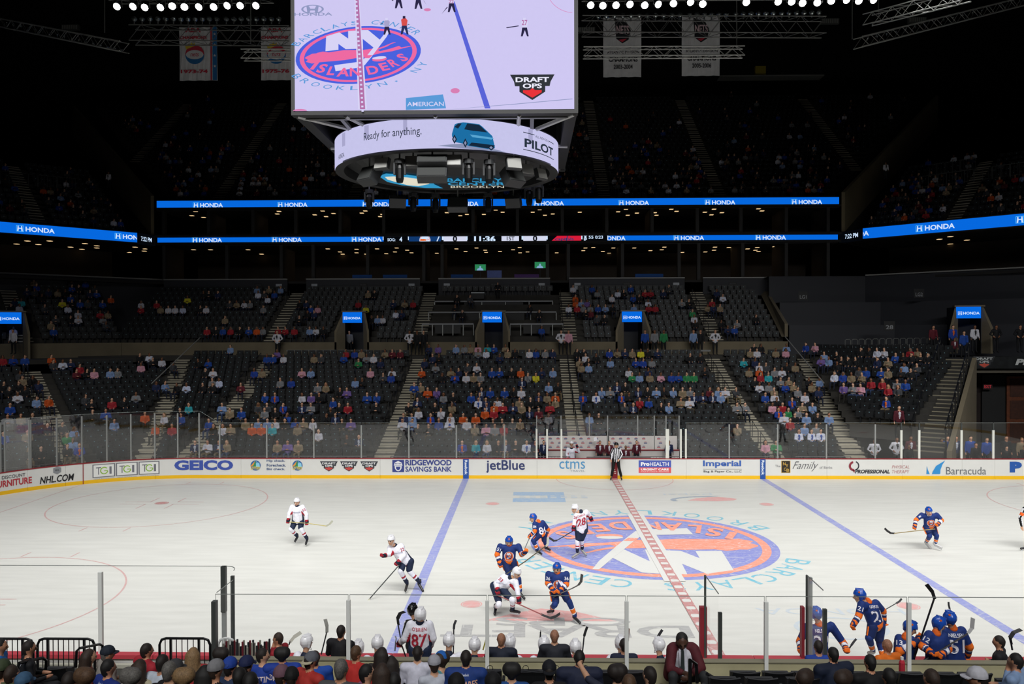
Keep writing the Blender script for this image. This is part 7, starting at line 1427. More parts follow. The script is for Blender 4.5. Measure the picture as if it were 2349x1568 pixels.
human('man in dark suit with short hair standing at the right end of the bench', 2290, 1471, -14.25, 55, (1, 'dark', '17171c', '17171c'), .3, pose='stand', arms='cross', bulk=1.1)
human('player helper in white and blue cap sitting inside the blue bench', 1877, 1482, -14.3, 0, (1, 'dark', '1a3a8c', '1a3a8c'), .3, pose='stand', arms='cross')
# ---- spectators of the near stand, seen from behind
def near(label, u, v, k, yaw, cols, cap_=None, text=None, **kw):
    o, h = human(label, u, v, rowY(k), yaw, cols, rowZ(k), detail=kw.pop('detail', .022 if k < 5 else .02), **kw)
    if cap_: capon(o, h, cap_[0], yaw + math.degrees(kw.get('head_yaw', 0)), cap_[1] if len(cap_) > 1 else None, len(cap_) > 2)
    if text: print_back(o, h, yaw, text)
    return o, h
near('man in plain white shirt with dark hair sitting before the player number 87', 958, 1497, 1, 0, (0, 'dark', 'c4c4d2', '2a2a30'), bulk=1.1)
near('man with thinning hair in blue TAVARES jersey beside the middle post', 1069, 1508, 2, 0, (1, 'dark', '1c3878', '1a1a20'), text=[('TAVARES', .36, .09, .42, 'e0b090'), ('Reebok', .11, .03, .26, 'b8c0d0')], bulk=1.25)
near('boy in grey cap and white TAVARES jersey between white shirt and blue jersey', 996, 1522, 2, 15, (0, 'brown', 'b8bcc8', '1a1a20'), cap_=('9c9ca4', '9c9ca4'), text=[('TAVARES', .3, .07, .44, '2a3a78')], bulk=.95)
near('curly haired child in blue knit hat sitting behind the grey cap boy', 1012, 1512, 1, 40, (0, 'brown', '4a8a90', '1a1a20'), cap_=('1f5ca8',), hair='curly', bulk=.85)
near('man in red pullover with short brown hair', 818, 1496, 1, -25, (1, 'light', 'b02c28', '1a1a20'), bulk=1.1)
near('woman with very long dark hair holding a phone', 877, 1500, 1, -10, (0, 'dark', '2a2624', '1a1a20'), hair='long')
near('woman with long dark curls right behind the longest haired woman', 897, 1520, 1, 20, (0, 'dark', '2a2220', '1a1a20'), hair='long', bulk=.9)
near('balding man in grey shirt low beside the red pullover', 783, 1533, 5, -10, (1, 'grey', '4c4c4e', '1a1a20'), bulk=1.1)
near('girl with dark hair and pink collar next to the balding man', 843, 1543, 4, -60, (0, 'black', 'b06a90', '1a1a20'), bulk=.85)
near('girl with straight long brown hair at the bottom edge', 877, 1540, 4, 0, (0, 'brown', '2a2220', '1a1a20'), hair='long', bulk=.85)
near('dark head at the bottom edge below the white shirt', 905, 1562, 4, 0, (1, 'black', '1a1a1c', '1a1a20'))
near('man in red T shirt with backward grey and cream cap', 713, 1515, 2, -35, (1, 'dark', 'a8322c', '1a1a20'), cap_=('5c5e66', 'b0a890', 1), text=[('ron', .1, .07, .48, 'd8d0d0')], bulk=1.15)
near('person with brown hair and royal blue top behind the red T shirt', 722, 1508, 1, 20, (1, 'brown', '1c48a0', '1a1a20'), bulk=1.1)
near('person in blue OKPOSO jersey with tousled dark hair', 648, 1499, 1, 5, (1, 'black', '1c388c', '1a1a20'), text=[('OKPOSO', .4, .09, .42, 'd8c8c8'), ('Reebok', .1, .03, .27, 'b8c0d0')], hair='curly', bulk=1.2)
near('person with glasses in blue MARTIN jersey looking right', 604, 1503, 1, -10, (0, 'dark', '1c388c', '1a1a20'), text=[('MARTIN', .36, .09, .42, 'd8c8c8'), ('7', .12, .12, .58, 'd8c8c8')], head_yaw=-1.0, bulk=1.05)
near('person in mauve knit hat low before the OKPOSO jersey', 646, 1548, 4, -15, (1, 'brown', '201c1c', '1a1a20'), cap_=('6a4c58',))
near('person with black cap and brown hair right of the mauve hat', 668, 1553, 4, 10, (1, 'brown', '141414', '1a1a20'), cap_=('161616',))
near('man in navy cap with orange brim left of the MARTIN jersey', 566, 1525, 3, -20, (1, 'dark', '1c2a5c', '1a1a20'), cap_=('1c2448', '1c2448'))
near('man in royal blue cap with orange brim and orange collar', 528, 1528, 3, -15, (1, 'dark', '20304c', '1a1a20'), cap_=('1f3f94', 'c8601c'))
near('man in grey cap with round blue badge', 496, 1535, 4, -30, (1, 'brown', '18181a', '1a1a20'), cap_=('77777a', '2a4aa0'))
near('dark haired person between the grey cap and the blue cap', 550, 1552, 5, 0, (1, 'black', '1a1a1c', '1a1a20'))
near('dark haired person at the bottom edge right of the grey cap', 575, 1565, 6, 0, (1, 'black', '1a1a1c', '1a1a20'))
near('man with greying curls beside the bench corner wall', 508, 1500, 1, 0, (1, 'dark', '26282a', '1a1a20'), hair='curly')
near('blonde woman in red jersey with long hair', 444, 1500, 1, 5, (0, 'blonde', 'a02c30', '1a1a20'), hair='long', text=[('KIN', .14, .06, .4, 'd8d0d0')])
near('person with long dark hair behind the blonde woman in red', 470, 1545, 4, 5, (0, 'black', '18181a', '1a1a20'), hair='long')
near('woman with blonde bob low at the bottom edge', 424, 1552, 5, 5, (0, 'blonde', '3a3028', '1a1a20'), hair='curly')
near('man in grey and orange cap with a black back', 402, 1535, 4, -20, (1, 'grey', '18181a', '1a1a20'), cap_=('3c3c3e', '3c3c3e'))
near('grey haired man left of the grey and orange cap', 390, 1538, 5, -10, (0, 'grey', '141416', '1a1a20'))
near('man in white and blue jersey with short dark hair', 374, 1519, 3, -20, (1, 'dark', 'b4bcc8', '1a1a20'), text=[('RODRIGUEZ', .34, .07, .38, '2a4a8c')], bulk=1.1)
near('man in red and white jersey looking up to the right', 338, 1491, 1, -40, (1, 'dark', '9c2430', '1a1a20'), bulk=1.25)
near('woman with wavy brown hair in a cream top', 322, 1530, 3, -10, (0, 'brown', 'a8a088', '1a1a20'), hair='long', bulk=.95)
near('woman with short grey curls at the bottom edge', 303, 1552, 5, -10, (0, 'grey', '3a3a38', '1a1a20'), hair='curly')
near('man with dark hair in blue TAVARES jersey on the left', 250, 1530, 3, -35, (1, 'black', '1c3078', '1a1a20'), text=[('TAVARES', .36, .09, .36, 'd8c0b8'), ('Reebok', .1, .03, .25, 'b8c0d0')], bulk=1.15)
near('man in dark flat cap and grey pullover', 248, 1499, 1, -45, (1, 'grey', '8a8680', '1a1a20'), cap_=('1c2430',), bulk=1.2)
near('girl with very long brown hair in a red top looking right', 206, 1504, 1, -60, (0, 'brown', '8c2428', '1a1a20'), hair='long', bulk=.95)
near('woman with tied fair brown hair low before the flat cap', 198, 1552, 5, -15, (0, 'light', '3c3630', '1a1a20'), hair='curly')
near('dark haired person at the bottom edge left of the tied hair', 160, 1562, 5, 0, (1, 'dark', '1a1a1c', '1a1a20'))
near('boy in black jersey number 21 turned to the right', 68, 1485, 1, -50, (1, 'dark', '17181c', '17181c'), bulk=1.0, text=[('21', .1, .08, .3, 'b0b0b8')])
near('boy in bright blue jacket at the left edge', 2, 1481, 1, -70, (1, 'black', '1668b8', '1a1a20'), bulk=1.1)
near('child with brown hair low on the left', 28, 1545, 4, -10, (1, 'brown', '2a241e', '1a1a20'), bulk=.9)
near('person in olive hat at the lower left edge', 5, 1535, 4, -10, (1, 'brown', '4a5238', '1a1a20'), cap_=('3c4630',))
near('person in a blue knit hat low by the black handrail', 55, 1565, 4, -10, (1, 'brown', '2a3a50', '1a1a20'), cap_=('3a5a78',))
near('dark haired woman in bright blue top left of the black cap', 1174, 1537, 3, 0, (0, 'black', '1c4884', '1a1a20'), hair='curly')
near('man in black cap with small white script', 1260, 1537, 3, 0, (1, 'dark', '141416', '1a1a20'), cap_=('14161c', '14161c', 1))
o_, h_ = near('man in navy sweater with thinning crown, pointed at by the arm', 1329, 1508, 2, 0, (1, 'black', '1c2238', '1a1a20'), bulk=1.35)
def arm(h):
    a, e, q = at(1395, 1588, rowY(4)), at(1350, 1557, rowY(4) + .15), at(1334, 1530, rowY(4) + .4); d = (q - e).normalized()
    return [cap(a, e, .06, .05, 2), cap(e, q, .048, .034, 0)] + hand(q, d, 0, 1.0, .9, (0, 0, 1)) + [cap(q + d * .08, at(1322, 1521, rowY(4) + .5), .012, .009, 0)]
near('person pointing left with bare outstretched arm', 1415, 1542, 4, 10, (0, 'dark', '262a3c', '1a1a20'), hair='curly', extra=arm, detail=.016)
near('man with glasses and receding dark hair left of the maroon blazer', 1489, 1548, 4, 35, (0, 'dark', '26262a', '1a1a20'))
near('fair haired head at the bottom edge under the tall glass post', 1443, 1568, 5, 0, (0, 'light', '3a3028', '1a1a20'))
near('dark head at the bottom edge over the blue TAVARES jersey', 1047, 1570, 5, 0, (1, 'black', '141416', '1a1a20'), cap_=('141416',))
near('dark head at the bottom edge right of the middle post', 1131, 1568, 5, 0, (1, 'black', '141416', '1a1a20'), cap_=('141416',))
near('bearded man with brown hair in pale pink shirt looking left', 1842, 1555, 4, 45, (0, 'brown', 'b08c80', '1a1a20'), hair='curly')
near('woman with glasses and tied hair at the bottom edge', 1930, 1556, 4, 30, (0, 'brown', '26262a', '1a1a20'), hair='curly')
near('heavy man with dark hair in navy sweater', 1910, 1500, 1, 15, (1, 'black', '131c30', '1a1a20'), bulk=1.35)
near('man in black hooded jacket beside the bald orange jacket man', 1995, 1518, 2, 10, (1, 'black', '121214', '1a1a20'), bulk=1.15)
near('round dark head low beside the black hooded jacket', 2039, 1552, 4, 0, (1, 'black', '1c1a1a', '1a1a20'))
near('man with brown hair greying at the temple, low on the right', 2135, 1556, 5, 15, (1, 'brown', '2a2422', '1a1a20'))
near('man in white mesh cap facing left', 2240, 1555, 5, 60, (1, 'dark', '2a2a2c', '1a1a20'), cap_=('b4b4bc', 'b4b4bc'))
near('man in light blue shirt with glasses and hand on chin', 2328, 1515, 2, 40, (1, 'black', '7c94b8', '1a1a20'), arms='chin', bulk=1.15)
# usher in maroon blazer
def blazer():
    Q = Crop(1500, 1430, 5.339); Y = -15.35; f = Vector((-.05, -1, -.35)); q = lambda x, y, d=0: Q(x, y, Y + d)
    h = q(345, 220, -.1); P_ = headprims(h, f, .118, 0, 1); base = Vector((h.x, Y, rowZ(0)))
    P_ += [cap(q(345, 320), h - Vector((0, 0, .05)), .075, .065, 0), cap(q(345, 600, .12), q(345, 380, .05), .16, .17, 3, (1, 0, 0), 1.35)]
    for e, hn in (((215, 560, -.2), (385, 610, -.42)), ((590, 540, -.2), (440, 640, -.42))): P_ += [cap(q(*e), q(*hn), .04, .035, 0)] + hand(q(*hn), (q(*hn) - q(*e)), 0, 1.15, .8)
    o = link('person', loc_(fuse(P_, .016, 2, [SKIN[3], EYE, LIP, cmat('c4c4cc')], 'usher'), base), None, base); tag(o, 'usher in maroon blazer sitting facing the crowd with clasped hands', 'person')
    J_ = [cap(q(200, 620, .1), q(235, 320, .05), .13, .11, 0), cap(q(500, 620, .1), q(470, 320, .05), .13, .11, 0), cap(q(235, 290, .05), q(470, 290, .05), .095, .095, 0), cap(q(350, 620, .2), q(350, 330, .18), .17, .14, 0, (1, 0, 0), 1.2)]
    for a, e, hn in (((220, 310, 0), (200, 560, -.18), (335, 590, -.36)), ((490, 310, 0), (585, 540, -.18), (490, 600, -.36))): J_ += [cap(q(*a), q(*e), .1, .08, 0), cap(q(*e), q(*hn), .078, .058, 0)]
    link('blazer', loc_(fuse(J_, .02, 3, [cmat('4c1820')], 'blazer'), base), o)
    MB().add([tuple(q(x, y, -.2) - base) for x, y in ((330, 320), (365, 320), (370, 345), (378, 560), (350, 590), (325, 560), (335, 345))], [(0, 1, 2, 6), (2, 3, 4, 5, 6)]).build('tie', cmat('2a3030'), o)
    MB().add([tuple(q(x, y, -.17) - base) for x, y in ((305, 300), (345, 330), (395, 290), (410, 480), (415, 600), (318, 520))], [tuple(range(6))]).build('shirt_front', cmat('c8c8d2'), o)
    hr = fuse([sph(h + Vector((0, .02, .045)), .122, 0, (.88, .98, .95))], .014, 1, [HAIR['black']], 'hair'); bm = bmesh.new(); bm.from_mesh(hr); bmesh.ops.delete(bm, geom=[v_ for v_ in bm.verts if v_.co.z < h.z + .03 and v_.co.y < h.y + .02], context='VERTS'); bm.to_mesh(hr); bm.free(); link('hair', loc_(hr, base), o)
    tr_ = []
    for hp, kn, an in (((280, 640, .1), (235, 640, -.35), (230, 900, -.4)), ((430, 640, .1), (620, 640, -.35), (640, 900, -.4))): tr_ += [cap(q(*hp), q(*kn), .11, .09, 0), cap(q(*kn), q(*an), .085, .06, 0)]
    link('trousers', loc_(fuse(tr_, .022, 2, [cmat('26282a')], 'trousers'), base), o)
blazer()
bo = at(2069, 1525, -15.2); r = thing('drink_bottle', 'red and white bottle standing below the post at the blue bench', 'bottle', (bo.x, -15.2, at(2069, 1545, -15.2).z)); MB().tube([(0, 0, 0), (0, 0, .2), (0, 0, .25)], [.05, .05, .03], 10).build('body', cmat('b02838'), r); MB().tube([(0, 0, .25), (0, 0, .3)], .028, 8).build('lid', cmat('d8d8d8'), r)
# ================================================================ FAR SEATS, RAILS AND CROWD
SEATK = mat('seat_black', '191b1d', .5, spec=.4); SEATD = mat('seat_number', '7ea4b0', .5)
def seat_geo():
    m = MB(); m.box((-.235, -.02, .42), (.235, .03, .86)); m.box((-.21, -.13, .4), (.21, -.07, .76)); m.box((-.04, -.03, 0), (.04, .05, .42)); m.box((-.27, -.2, .55), (-.24, .03, .6)); m.poly([(-.022, -.134, .66), (.022, -.134, .66), (.022, -.134, .71), (-.022, -.134, .71)], 1); return m
SG = seat_geo(); seatme = SG.me('stadium_chair', [SEATK, SEATD])
ORD = ['front', 'second', 'third', 'fourth', 'fifth', 'sixth', 'seventh', 'eighth', 'ninth', 'tenth', 'eleventh', 'twelfth', 'thirteenth', 'fourteenth', 'fifteenth', 'sixteenth', 'seventeenth', 'eighteenth', 'nineteenth', 'twentieth']
ORN = ['first'] + ORD[1:] + ['twenty-%s' % o for o in ('first', 'second', 'third', 'fourth', 'fifth', 'sixth', 'seventh', 'eighth', 'ninth')]
def zone(key, t):
    if key == 'C': k = sum(t > a for a in AIS); return ('left of the first stairs', 'between first and second stairs', 'between second and third stairs', 'between third and fourth stairs', 'right of the fourth stairs')[k]
    return dict(L='left corner stand', R='stand beside the tunnel', T='tier above the cross aisle', TL='upper left corner', U='upper deck', UL='left upper corner', UR='right upper corner')[key]
SEATS = []
for key, s in SECS.items():
    for i in range(s.rows):
        t = s.lo(i) + .1
        while t < s.hi(i):
            if not blocked(s, i, t): SEATS.append((key, i, t))
            t += .545
# people as read off the photograph: head position and colour of the top
K1 = "20,70r 90,60g 375,60l 455,65o 760,60d 828,40k 1255,90k 1300,110W 1370,170k 1450,180w 1265,225p 1550,275d 1787,175k 1840,180b 1848,265k 1915,280w 1912,360g 1975,350h 1402,405n 1475,390l 1597,410k 1680,390h 1827,405k 1915,410k 65,165i 175,165b 475,210d 560,205W 637,190n 712,220r 680,290m 775,290k 843,275p 990,275l 1055,275g 175,285d 290,310k 250,350c 35,375k 10,400d 80,440k 170,400k 228,420k 342,400n 160,500w 330,510l 430,500o 90,565b 10,580n 65,690g 183,675c 287,660k 760,515d 822,530k 1005,515r 1065,535k 1222,500g 832,630k 900,625b 1300,675o 1405,680o 1483,670w 1550,750r 1020,740l 425,760k 555,745d 245,835c 665,805l 683,845d 597,855e 655,905l 30,830b 605,995k 712,985i 262,1000k 365,1010k 1700,595t 1625,600k 1637,665b 2000,590l 2070,610c 2175,645b 2322,590d 1885,710b 1925,760k 2003,745w 2080,760c 2268,765o 2210,700c 2325,705l 1757,920n 1875,910w 2043,920c 1970,920n"
K2 = "960,80r 1035,80i 1095,90c 340,80u 245,125b 305,150b 400,150w 670,130c 735,130d 935,130b 1140,130g 1070,180e 1205,130w 1265,180n 1310,110c 1375,100m 1445,100m 135,260i 205,260c 560,255p 640,255l 1175,270p 1370,275w 1290,310d 1320,325i 370,350g 425,350i 1040,350l 1105,360k 705,400g 775,410c 10,395m 965,440u 905,455k 235,490b 320,490i 565,495w 645,490u 715,490k 1145,490b 1235,485b 845,535b 170,590d 230,600g 325,600k 400,595i 560,595n 645,585g 898,595k 930,570r 820,610k 785,655k 860,670n 1230,590k 435,655b 170,705l 325,720w 245,720k 425,710b 493,710c 580,705w 920,710k 1002,705u 115,765o 300,760t 525,765c 715,820w 970,865k 1075,860n 345,930c 435,915u 530,915c 1705,35n 1750,55u 1945,40l 2020,10g 2075,50c 2140,25p 2225,40t 2215,90W 2140,95g 2285,65b 1735,125n 1790,130k 1665,165n 1760,210g 1640,245o 1895,255c 1970,255n 2050,205d 2125,230w 2265,260b 2035,300w 1935,305i 1815,305k 2165,305g 2100,320c 1570,395b 1630,395c 1690,455o 1770,460u 2155,395k 2248,430b 1830,490g 1915,500k 2078,505b 2155,500n 1600,540n 1520,570k 1605,600w 1812,600w 1905,590c 1755,560k 2145,550W 2210,550n 2205,600o 2280,600r 1475,655n 1550,665l 1720,675i 1895,665w 1960,670o 2040,700w 2120,660o 1465,705w 1555,715l 1790,730b 1885,730W 1605,780k 1700,770k 2110,780c 2165,770p 2290,775g 2000,930i 2070,920t 2175,920w 2270,910k"
K3 = "215,35c 165,115n 235,90c 295,80k 415,75w 470,80b 545,70g 605,70n 510,235n 610,240l 340,245o 265,250k 105,240b 160,245k 350,305n 405,280g 465,290y 575,375l 610,380k 205,410b 285,410k 345,415w 85,400n 420,470k 490,450n 560,465c 630,465o 150,500w 60,510n 50,550o 120,550r 205,510n 330,495c 275,530c 490,505k 580,540r 630,500c 415,555n 490,560m 570,600g 110,650k 190,650k 270,650d 335,655c 200,700r 175,865n 258,855k 345,845W 415,860k 805,70k 865,70k 880,110w 930,120k 825,150c 900,160k 845,200c 905,200l 1075,80i 1110,75c 1203,75n 1262,80c 1335,80y 1395,80k 1470,75n 1085,170l 1297,170i 1353,160i 1425,155g 1745,115k 1795,125k 1865,240k 1240,255w 1260,275e 1325,285l 1400,240n 1410,290c 1460,290p 1550,280i 1610,285b 1680,285e 1740,290e 1010,410l 1078,415g 1140,370n 1205,375k 1315,415n 1390,415k 1465,415l 1525,420k 1600,410l 1680,415c 1745,410g 1905,410m 1975,415l 2035,410w 2120,400d 855,465i 965,460W 1175,455i 1235,455k 1325,480r 1400,485b 1775,455n 1845,455n 1930,460n 1995,460l 1665,505c 1735,505w 1505,530k 1565,515l 1200,545d 1275,550n 910,615l 985,620k 2130,545g 2195,545g 2135,715c"
K4 = "15,160t 60,240c 110,255o 115,155n 145,200w 205,195d 275,235g 335,240w 380,200k 445,190c 105,30k 160,10k 70,85c 130,75w 285,80c 335,75p 375,30l 560,20b 620,30p 605,100i 690,115l 665,155u 735,150l 225,285t 155,290r 110,325k 325,320g 390,315c 150,365w 225,375g 360,365i 430,365c 555,320k 607,320l 640,365n 580,370c 195,425b 270,420c 465,415g 525,425w 205,460w 293,470k 420,495i 500,510c 590,510l 340,520r 255,530p 305,560i 385,555e 465,560g 355,610w 440,610k 540,610l 590,620k 685,620l 400,650r 475,735W 520,705l 575,710g 575,755W 655,755W 200,860p 243,860e 800,115k 835,165k 890,155k 955,160k 800,200k 997,90k 1065,80k 1135,75W 1195,80w 1137,155n 1185,165c 1285,130b 1350,125k 1408,85r 1470,75c 1415,125k 1490,120k 1553,140k 780,280W 848,265i 980,240d 1040,245b 1165,250b 1225,255c 1355,210l 1465,215d 1410,260k 1370,270k 920,300c 972,290c 1085,330r 1135,335r 855,380u 935,380g 997,385p 1300,345g 1370,350b 1225,400r 1305,395d 1212,465i 845,570b"
K5 = "130,860k 215,900b 265,900p 580,895r 635,900y 655,810c 705,815k 725,1000l 680,995k 740,1000w 935,860c 975,870r 850,890n 190,940k 240,970n 125,990k 865,940W 915,950n 20,1080r 85,1085r 205,1130l 255,1130w 310,1130k 2245,850o 2290,860l 2260,900r 2310,900g 2325,940k 2228,770w 1985,1100b 1325,930k 1380,935k 1335,850k 1435,850d 1900,930k 1970,935k 1440,650w 1540,600g"     # second tier, middle
K6 = "110,845n 85,885k 165,855t 205,795n 265,805d 320,815k 370,775n 440,800c 500,810k 550,770b 605,770k 480,885y 520,870k 745,810b 850,820o 965,840d 1040,820k 1090,870w 1090,910r 1210,870r 1445,830y 1300,900w 1350,910w 1265,910c 1410,920h 1570,815k 1610,820k 1680,820n 925,910c 990,870n 1060,820k 1590,900w 1545,920k 1980,775l 2035,790d 2075,785c 2115,790b 2165,780l 2015,820W 2065,830W 1770,870d 1825,870c 1885,870w 1930,880g 2030,905g 1735,1000c 1720,1080b 1780,1085r 1850,1090k 1890,1100b 1950,1100o 2000,1100g 1780,1185l 1665,1100k 1595,1140r 1645,1150W 430,990d 540,1000k 600,1000w 2310,860n 2200,1100r 100,1080w 80,900w"       # second tier, left
K7 = "130,515b 155,520g 262,520W 290,520k 330,515b 400,525r 430,525r 495,520n 525,515d 230,550w 340,545b 370,545k 415,575W 45,575o 70,575u 60,610W 85,605g 160,600b 200,605l 235,605k 345,605l 420,610r 455,605r 590,570g 625,570k 105,640m 155,670d 195,670k 645,645e 655,670w 660,700k 770,540n 800,545W 745,575r 750,595n 785,600c 970,660k 790,690k 825,705n 840,735b 895,760o 925,765k 965,760r 1000,760b 875,690g 755,600c"  # second tier, right
CODE = dict(w=('bcbcc6', 'white shirt'), k=('131417', 'black top'), n=('1c2747', 'navy top'), b=('1c4290', 'royal blue top'), l=('748cb4', 'light blue shirt'), g=('76787c', 'grey top'), d=('3c3e42', 'dark grey top'), r=('94202a', 'red top'), o=('bc4e1a', 'orange top'), y=('c8c02c', 'yellow top'), t=('2a98a4', 'teal top'),
    e=('2a7a48', 'green top'), p=('c490a0', 'pink shirt'), u=('6a5490', 'purple top'), m=('5a1824', 'maroon top'), c=('82735c', 'tan top'), i=('1c3c90', 'blue and orange jersey'), W=('c4c8d8', 'white hockey jersey'), h=('b4bcd4', 'pale shirt'), V=('c4c4cc', 'white shirt with dark vest'), M=('4c1622', 'maroon blazer'))
occ = {}; PEOPLE = []
def parse(S, ox, oy, sc, keys, head=1.17):
    for tk in S.split():
        xy, c = tk[:-1], tk[-1]; x, y = map(float, xy.split(',')); u, v = ox + x / sc, oy + y / sc; best = None
        for key in keys:
            b = SECS[key].pick(u, v, head)
            if b and (best is None or b[0] < best[0]): best = (b[0], key, b[1], b[2])
        if best is None or best[0] > .6: continue
        _, key, i, t = best; s = SECS[key]
        for dt in (0, .3, -.3, .55, -.55, .8, -.8, 1.1):
            if all(abs(t + dt - q) > .44 for q in occ.get((key, i), [])): t = t + dt; break
        else: continue
        occ.setdefault((key, i), []).append(t); PEOPLE.append((key, i, t, c))
parse(K1, 0, 780, 3.915, ('C', 'L')); parse(K2, 550, 780, 3.915, ('C',)); parse(K3, 1100, 780, 3.614, ('C',)); parse(K4, 1700, 780, 3.619, ('C', 'R'))
parse(K5, 650, 430, 3.356, ('T',)); parse(K6, 0, 430, 3.356, ('T', 'TL', 'C')); parse(K7, 1300, 430, 2.239, ('T',))
# the upper deck and corners: scattered as dense as the photograph shows them
for key, dens in (('U', lambda u, v: .42 if v > 400 else (.3 if v > 330 else (.1 if v > 250 else .03))), ('UL', lambda u, v: .35 if v > 410 else .08), ('UR', lambda u, v: .4 if v > 400 else .08), ('TL', lambda u, v: .25)):
    for k_, i, t in SEATS:
        if k_ != key: continue
        p = SECS[key].P(t, i * SECS[key].d + .5, SECS[key].z(i) + 1.1); u, v = proj(p)
        if -20 < u < 2370 and rng.rand() < dens(u, v) * (.5 + .9 * math.sin(t * 1.7 + i) ** 2) and all(abs(t - q) > .44 for q in occ.get((key, i), [])):
            occ.setdefault((key, i), []).append(t); PEOPLE.append((key, i, t, 'kkkknndddgbbcrwlWoimg'[rng.randint(21)]))
# template bodies
TPL = {}
SL6 = [SKIN[0], HAIR['dark'], cmat('3c3e42'), EYE, cmat('1c2233'), SHOE, cmat('c8c8d0')]
for nm, kw in dict(lap=dict(arms='lap'), cross=dict(arms='cross', bulk=1.08), chin=dict(arms='chin'), long=dict(arms='lap', hair='long', bulk=.9), stand=dict(pose='stand', arms='down'), hips=dict(pose='stand', arms='hips', bulk=1.1)).items():
    z = 1.2 if 'pose' not in kw else 1.6; P_ = person_mesh(Vector((0, .12, z)), 0, (0, 'dark', '', ''), **kw)
    P_.append(dict(cap((0, .2, z - .27), (0, .17, z - .5), .05, .03, 6), bias=.01))
    TPL[nm] = fuse(P_, .034, 2, SL6, 'person', ratio=.42)
def clothe(o, skin, hair, top, bot, inner):
    for k, m in enumerate((SKIN[skin], HAIR[hair], cmat(top), None, cmat(bot), None, cmat(inner))):
        if m is not None: o.material_slots[k].link = 'OBJECT'; o.material_slots[k].material = m
INNER = dict(i='d0601c', W='2a4a9c', V='1c1d20', M='c0c0c8', n='b8bcc8', k='1c1d20')
def rz_of(s): return s.rz + math.pi
camd = lambda e: (SECS[e[0]].P(e[2], e[1] * SECS[e[0]].d) - CAMP).length
PEOPLE.sort(key=camd); NIND = 235
rows_ = {}
for e in PEOPLE[:NIND]: rows_.setdefault((e[0], zone(e[0], e[2]), e[1]), []).append(e)
for kk in rows_: rows_[kk].sort(key=lambda e: e[2])
for e in PEOPLE[:NIND]:
    key, i, t, c = e; s = SECS[key]; tp = ('lap', 'cross', 'lap', 'chin', 'long', 'lap')[rng.randint(6)]; hair = ('dark', 'black', 'brown', 'light', 'grey', 'dark', 'bald')[rng.randint(7)] if tp != 'long' else ('brown', 'blonde', 'dark')[rng.randint(3)]
    o = link('person', TPL[tp], None, s.P(t, i * s.d + .5, s.z(i)), rz_of(s) + rng.uniform(-.2, .2)); o.scale = (1, 1, 1); hx, look = CODE[c]
    clothe(o, (0, 1, 0, 4, 2, 0)[rng.randint(6)], hair, hx, ('1c2233', '2a3a5a', '26241f', '6a5c44')[rng.randint(4)], INNER.get(c, hx))
    rw = rows_[(key, zone(key, t), i)]; n_ = rw.index(e)
    tag(o, 'spectator in %s, %s from left, %s row, %s' % (look, ORN[n_], ORD[i], zone(key, t)), 'person', 'spectators seated in the lower stands')
# everybody farther off, too many and too small to pick apart: one dim crowd
def merge(items, name, mats, label, pick):
    V = []; F = []; I = []; n = 0; cache = {}
    for me, (x, y, z), rz, remap in items:
        if me.name not in cache:
            a = np.empty(len(me.vertices) * 3); me.vertices.foreach_get('co', a); f = [tuple(p.vertices) for p in me.polygons]; mi = np.empty(len(me.polygons), int); me.polygons.foreach_get('material_index', mi); cache[me.name] = (a.reshape(-1, 3), f, mi)
        a, f, mi = cache[me.name]; c, s = math.cos(rz), math.sin(rz); b = a @ np.array([[c, s, 0], [-s, c, 0], [0, 0, 1]]) + np.array([x, y, z]); V.append(b); F += [tuple(q + n for q in g) for g in f]; I.append(np.array(remap)[mi]); n += len(a)
    if not V: return
    me = bpy.data.meshes.new(name); me.from_pydata(np.concatenate(V).tolist(), [], F); [me.materials.append(m) for m in mats]; me.polygons.foreach_set('material_index', np.concatenate(I).astype(np.int32)); me.update(); o = link(name, me, kind='stuff'); tag(o, label)
    return o
cols = sorted({CODE[c][0] for c in CODE}); CM = [SKIN[0], SKIN[2], HAIR['dark'], HAIR['brown'], HAIR['grey'], EYE, cmat('1c2233'), SHOE] + [cmat(c) for c in cols]
LOW = {}
for nm in ('lap', 'cross', 'long'): P_ = person_mesh(Vector((0, .12, 1.2)), 0, (0, 'dark', '', ''), arms='lap' if nm != 'cross' else 'cross', hair='long' if nm == 'long' else 'short'); LOW[nm] = fuse([p for p in P_ if p['m'] != 3], .05, 1, SL6, 'tmpcrowd_' + nm, ratio=.3)
for part, lab in (('CTLR', 'distant seated spectators filling the second tier and back rows, dimly lit'), ('U', 'dim crowd scattered over the dark upper deck and upper corners')):
    it = []
    for key, i, t, c in PEOPLE[NIND:]:
        if (key in ('U', 'UL', 'UR')) != (part == 'U'): continue
        s = SECS[key]; p = s.P(t, i * s.d + .5, s.z(i)); col = 8 + cols.index(CODE[c][0]); inn = 8 + cols.index(INNER[c]) if INNER.get(c) in cols else col
        it.append((LOW[('lap', 'cross', 'long')[rng.randint(3)]], p, rz_of(s) + rng.uniform(-.3, .3), [rng.randint(2), 2 + rng.randint(3), col, 5, 6, 7, inn]))
    merge(it, 'crowd', CM, lab, None)
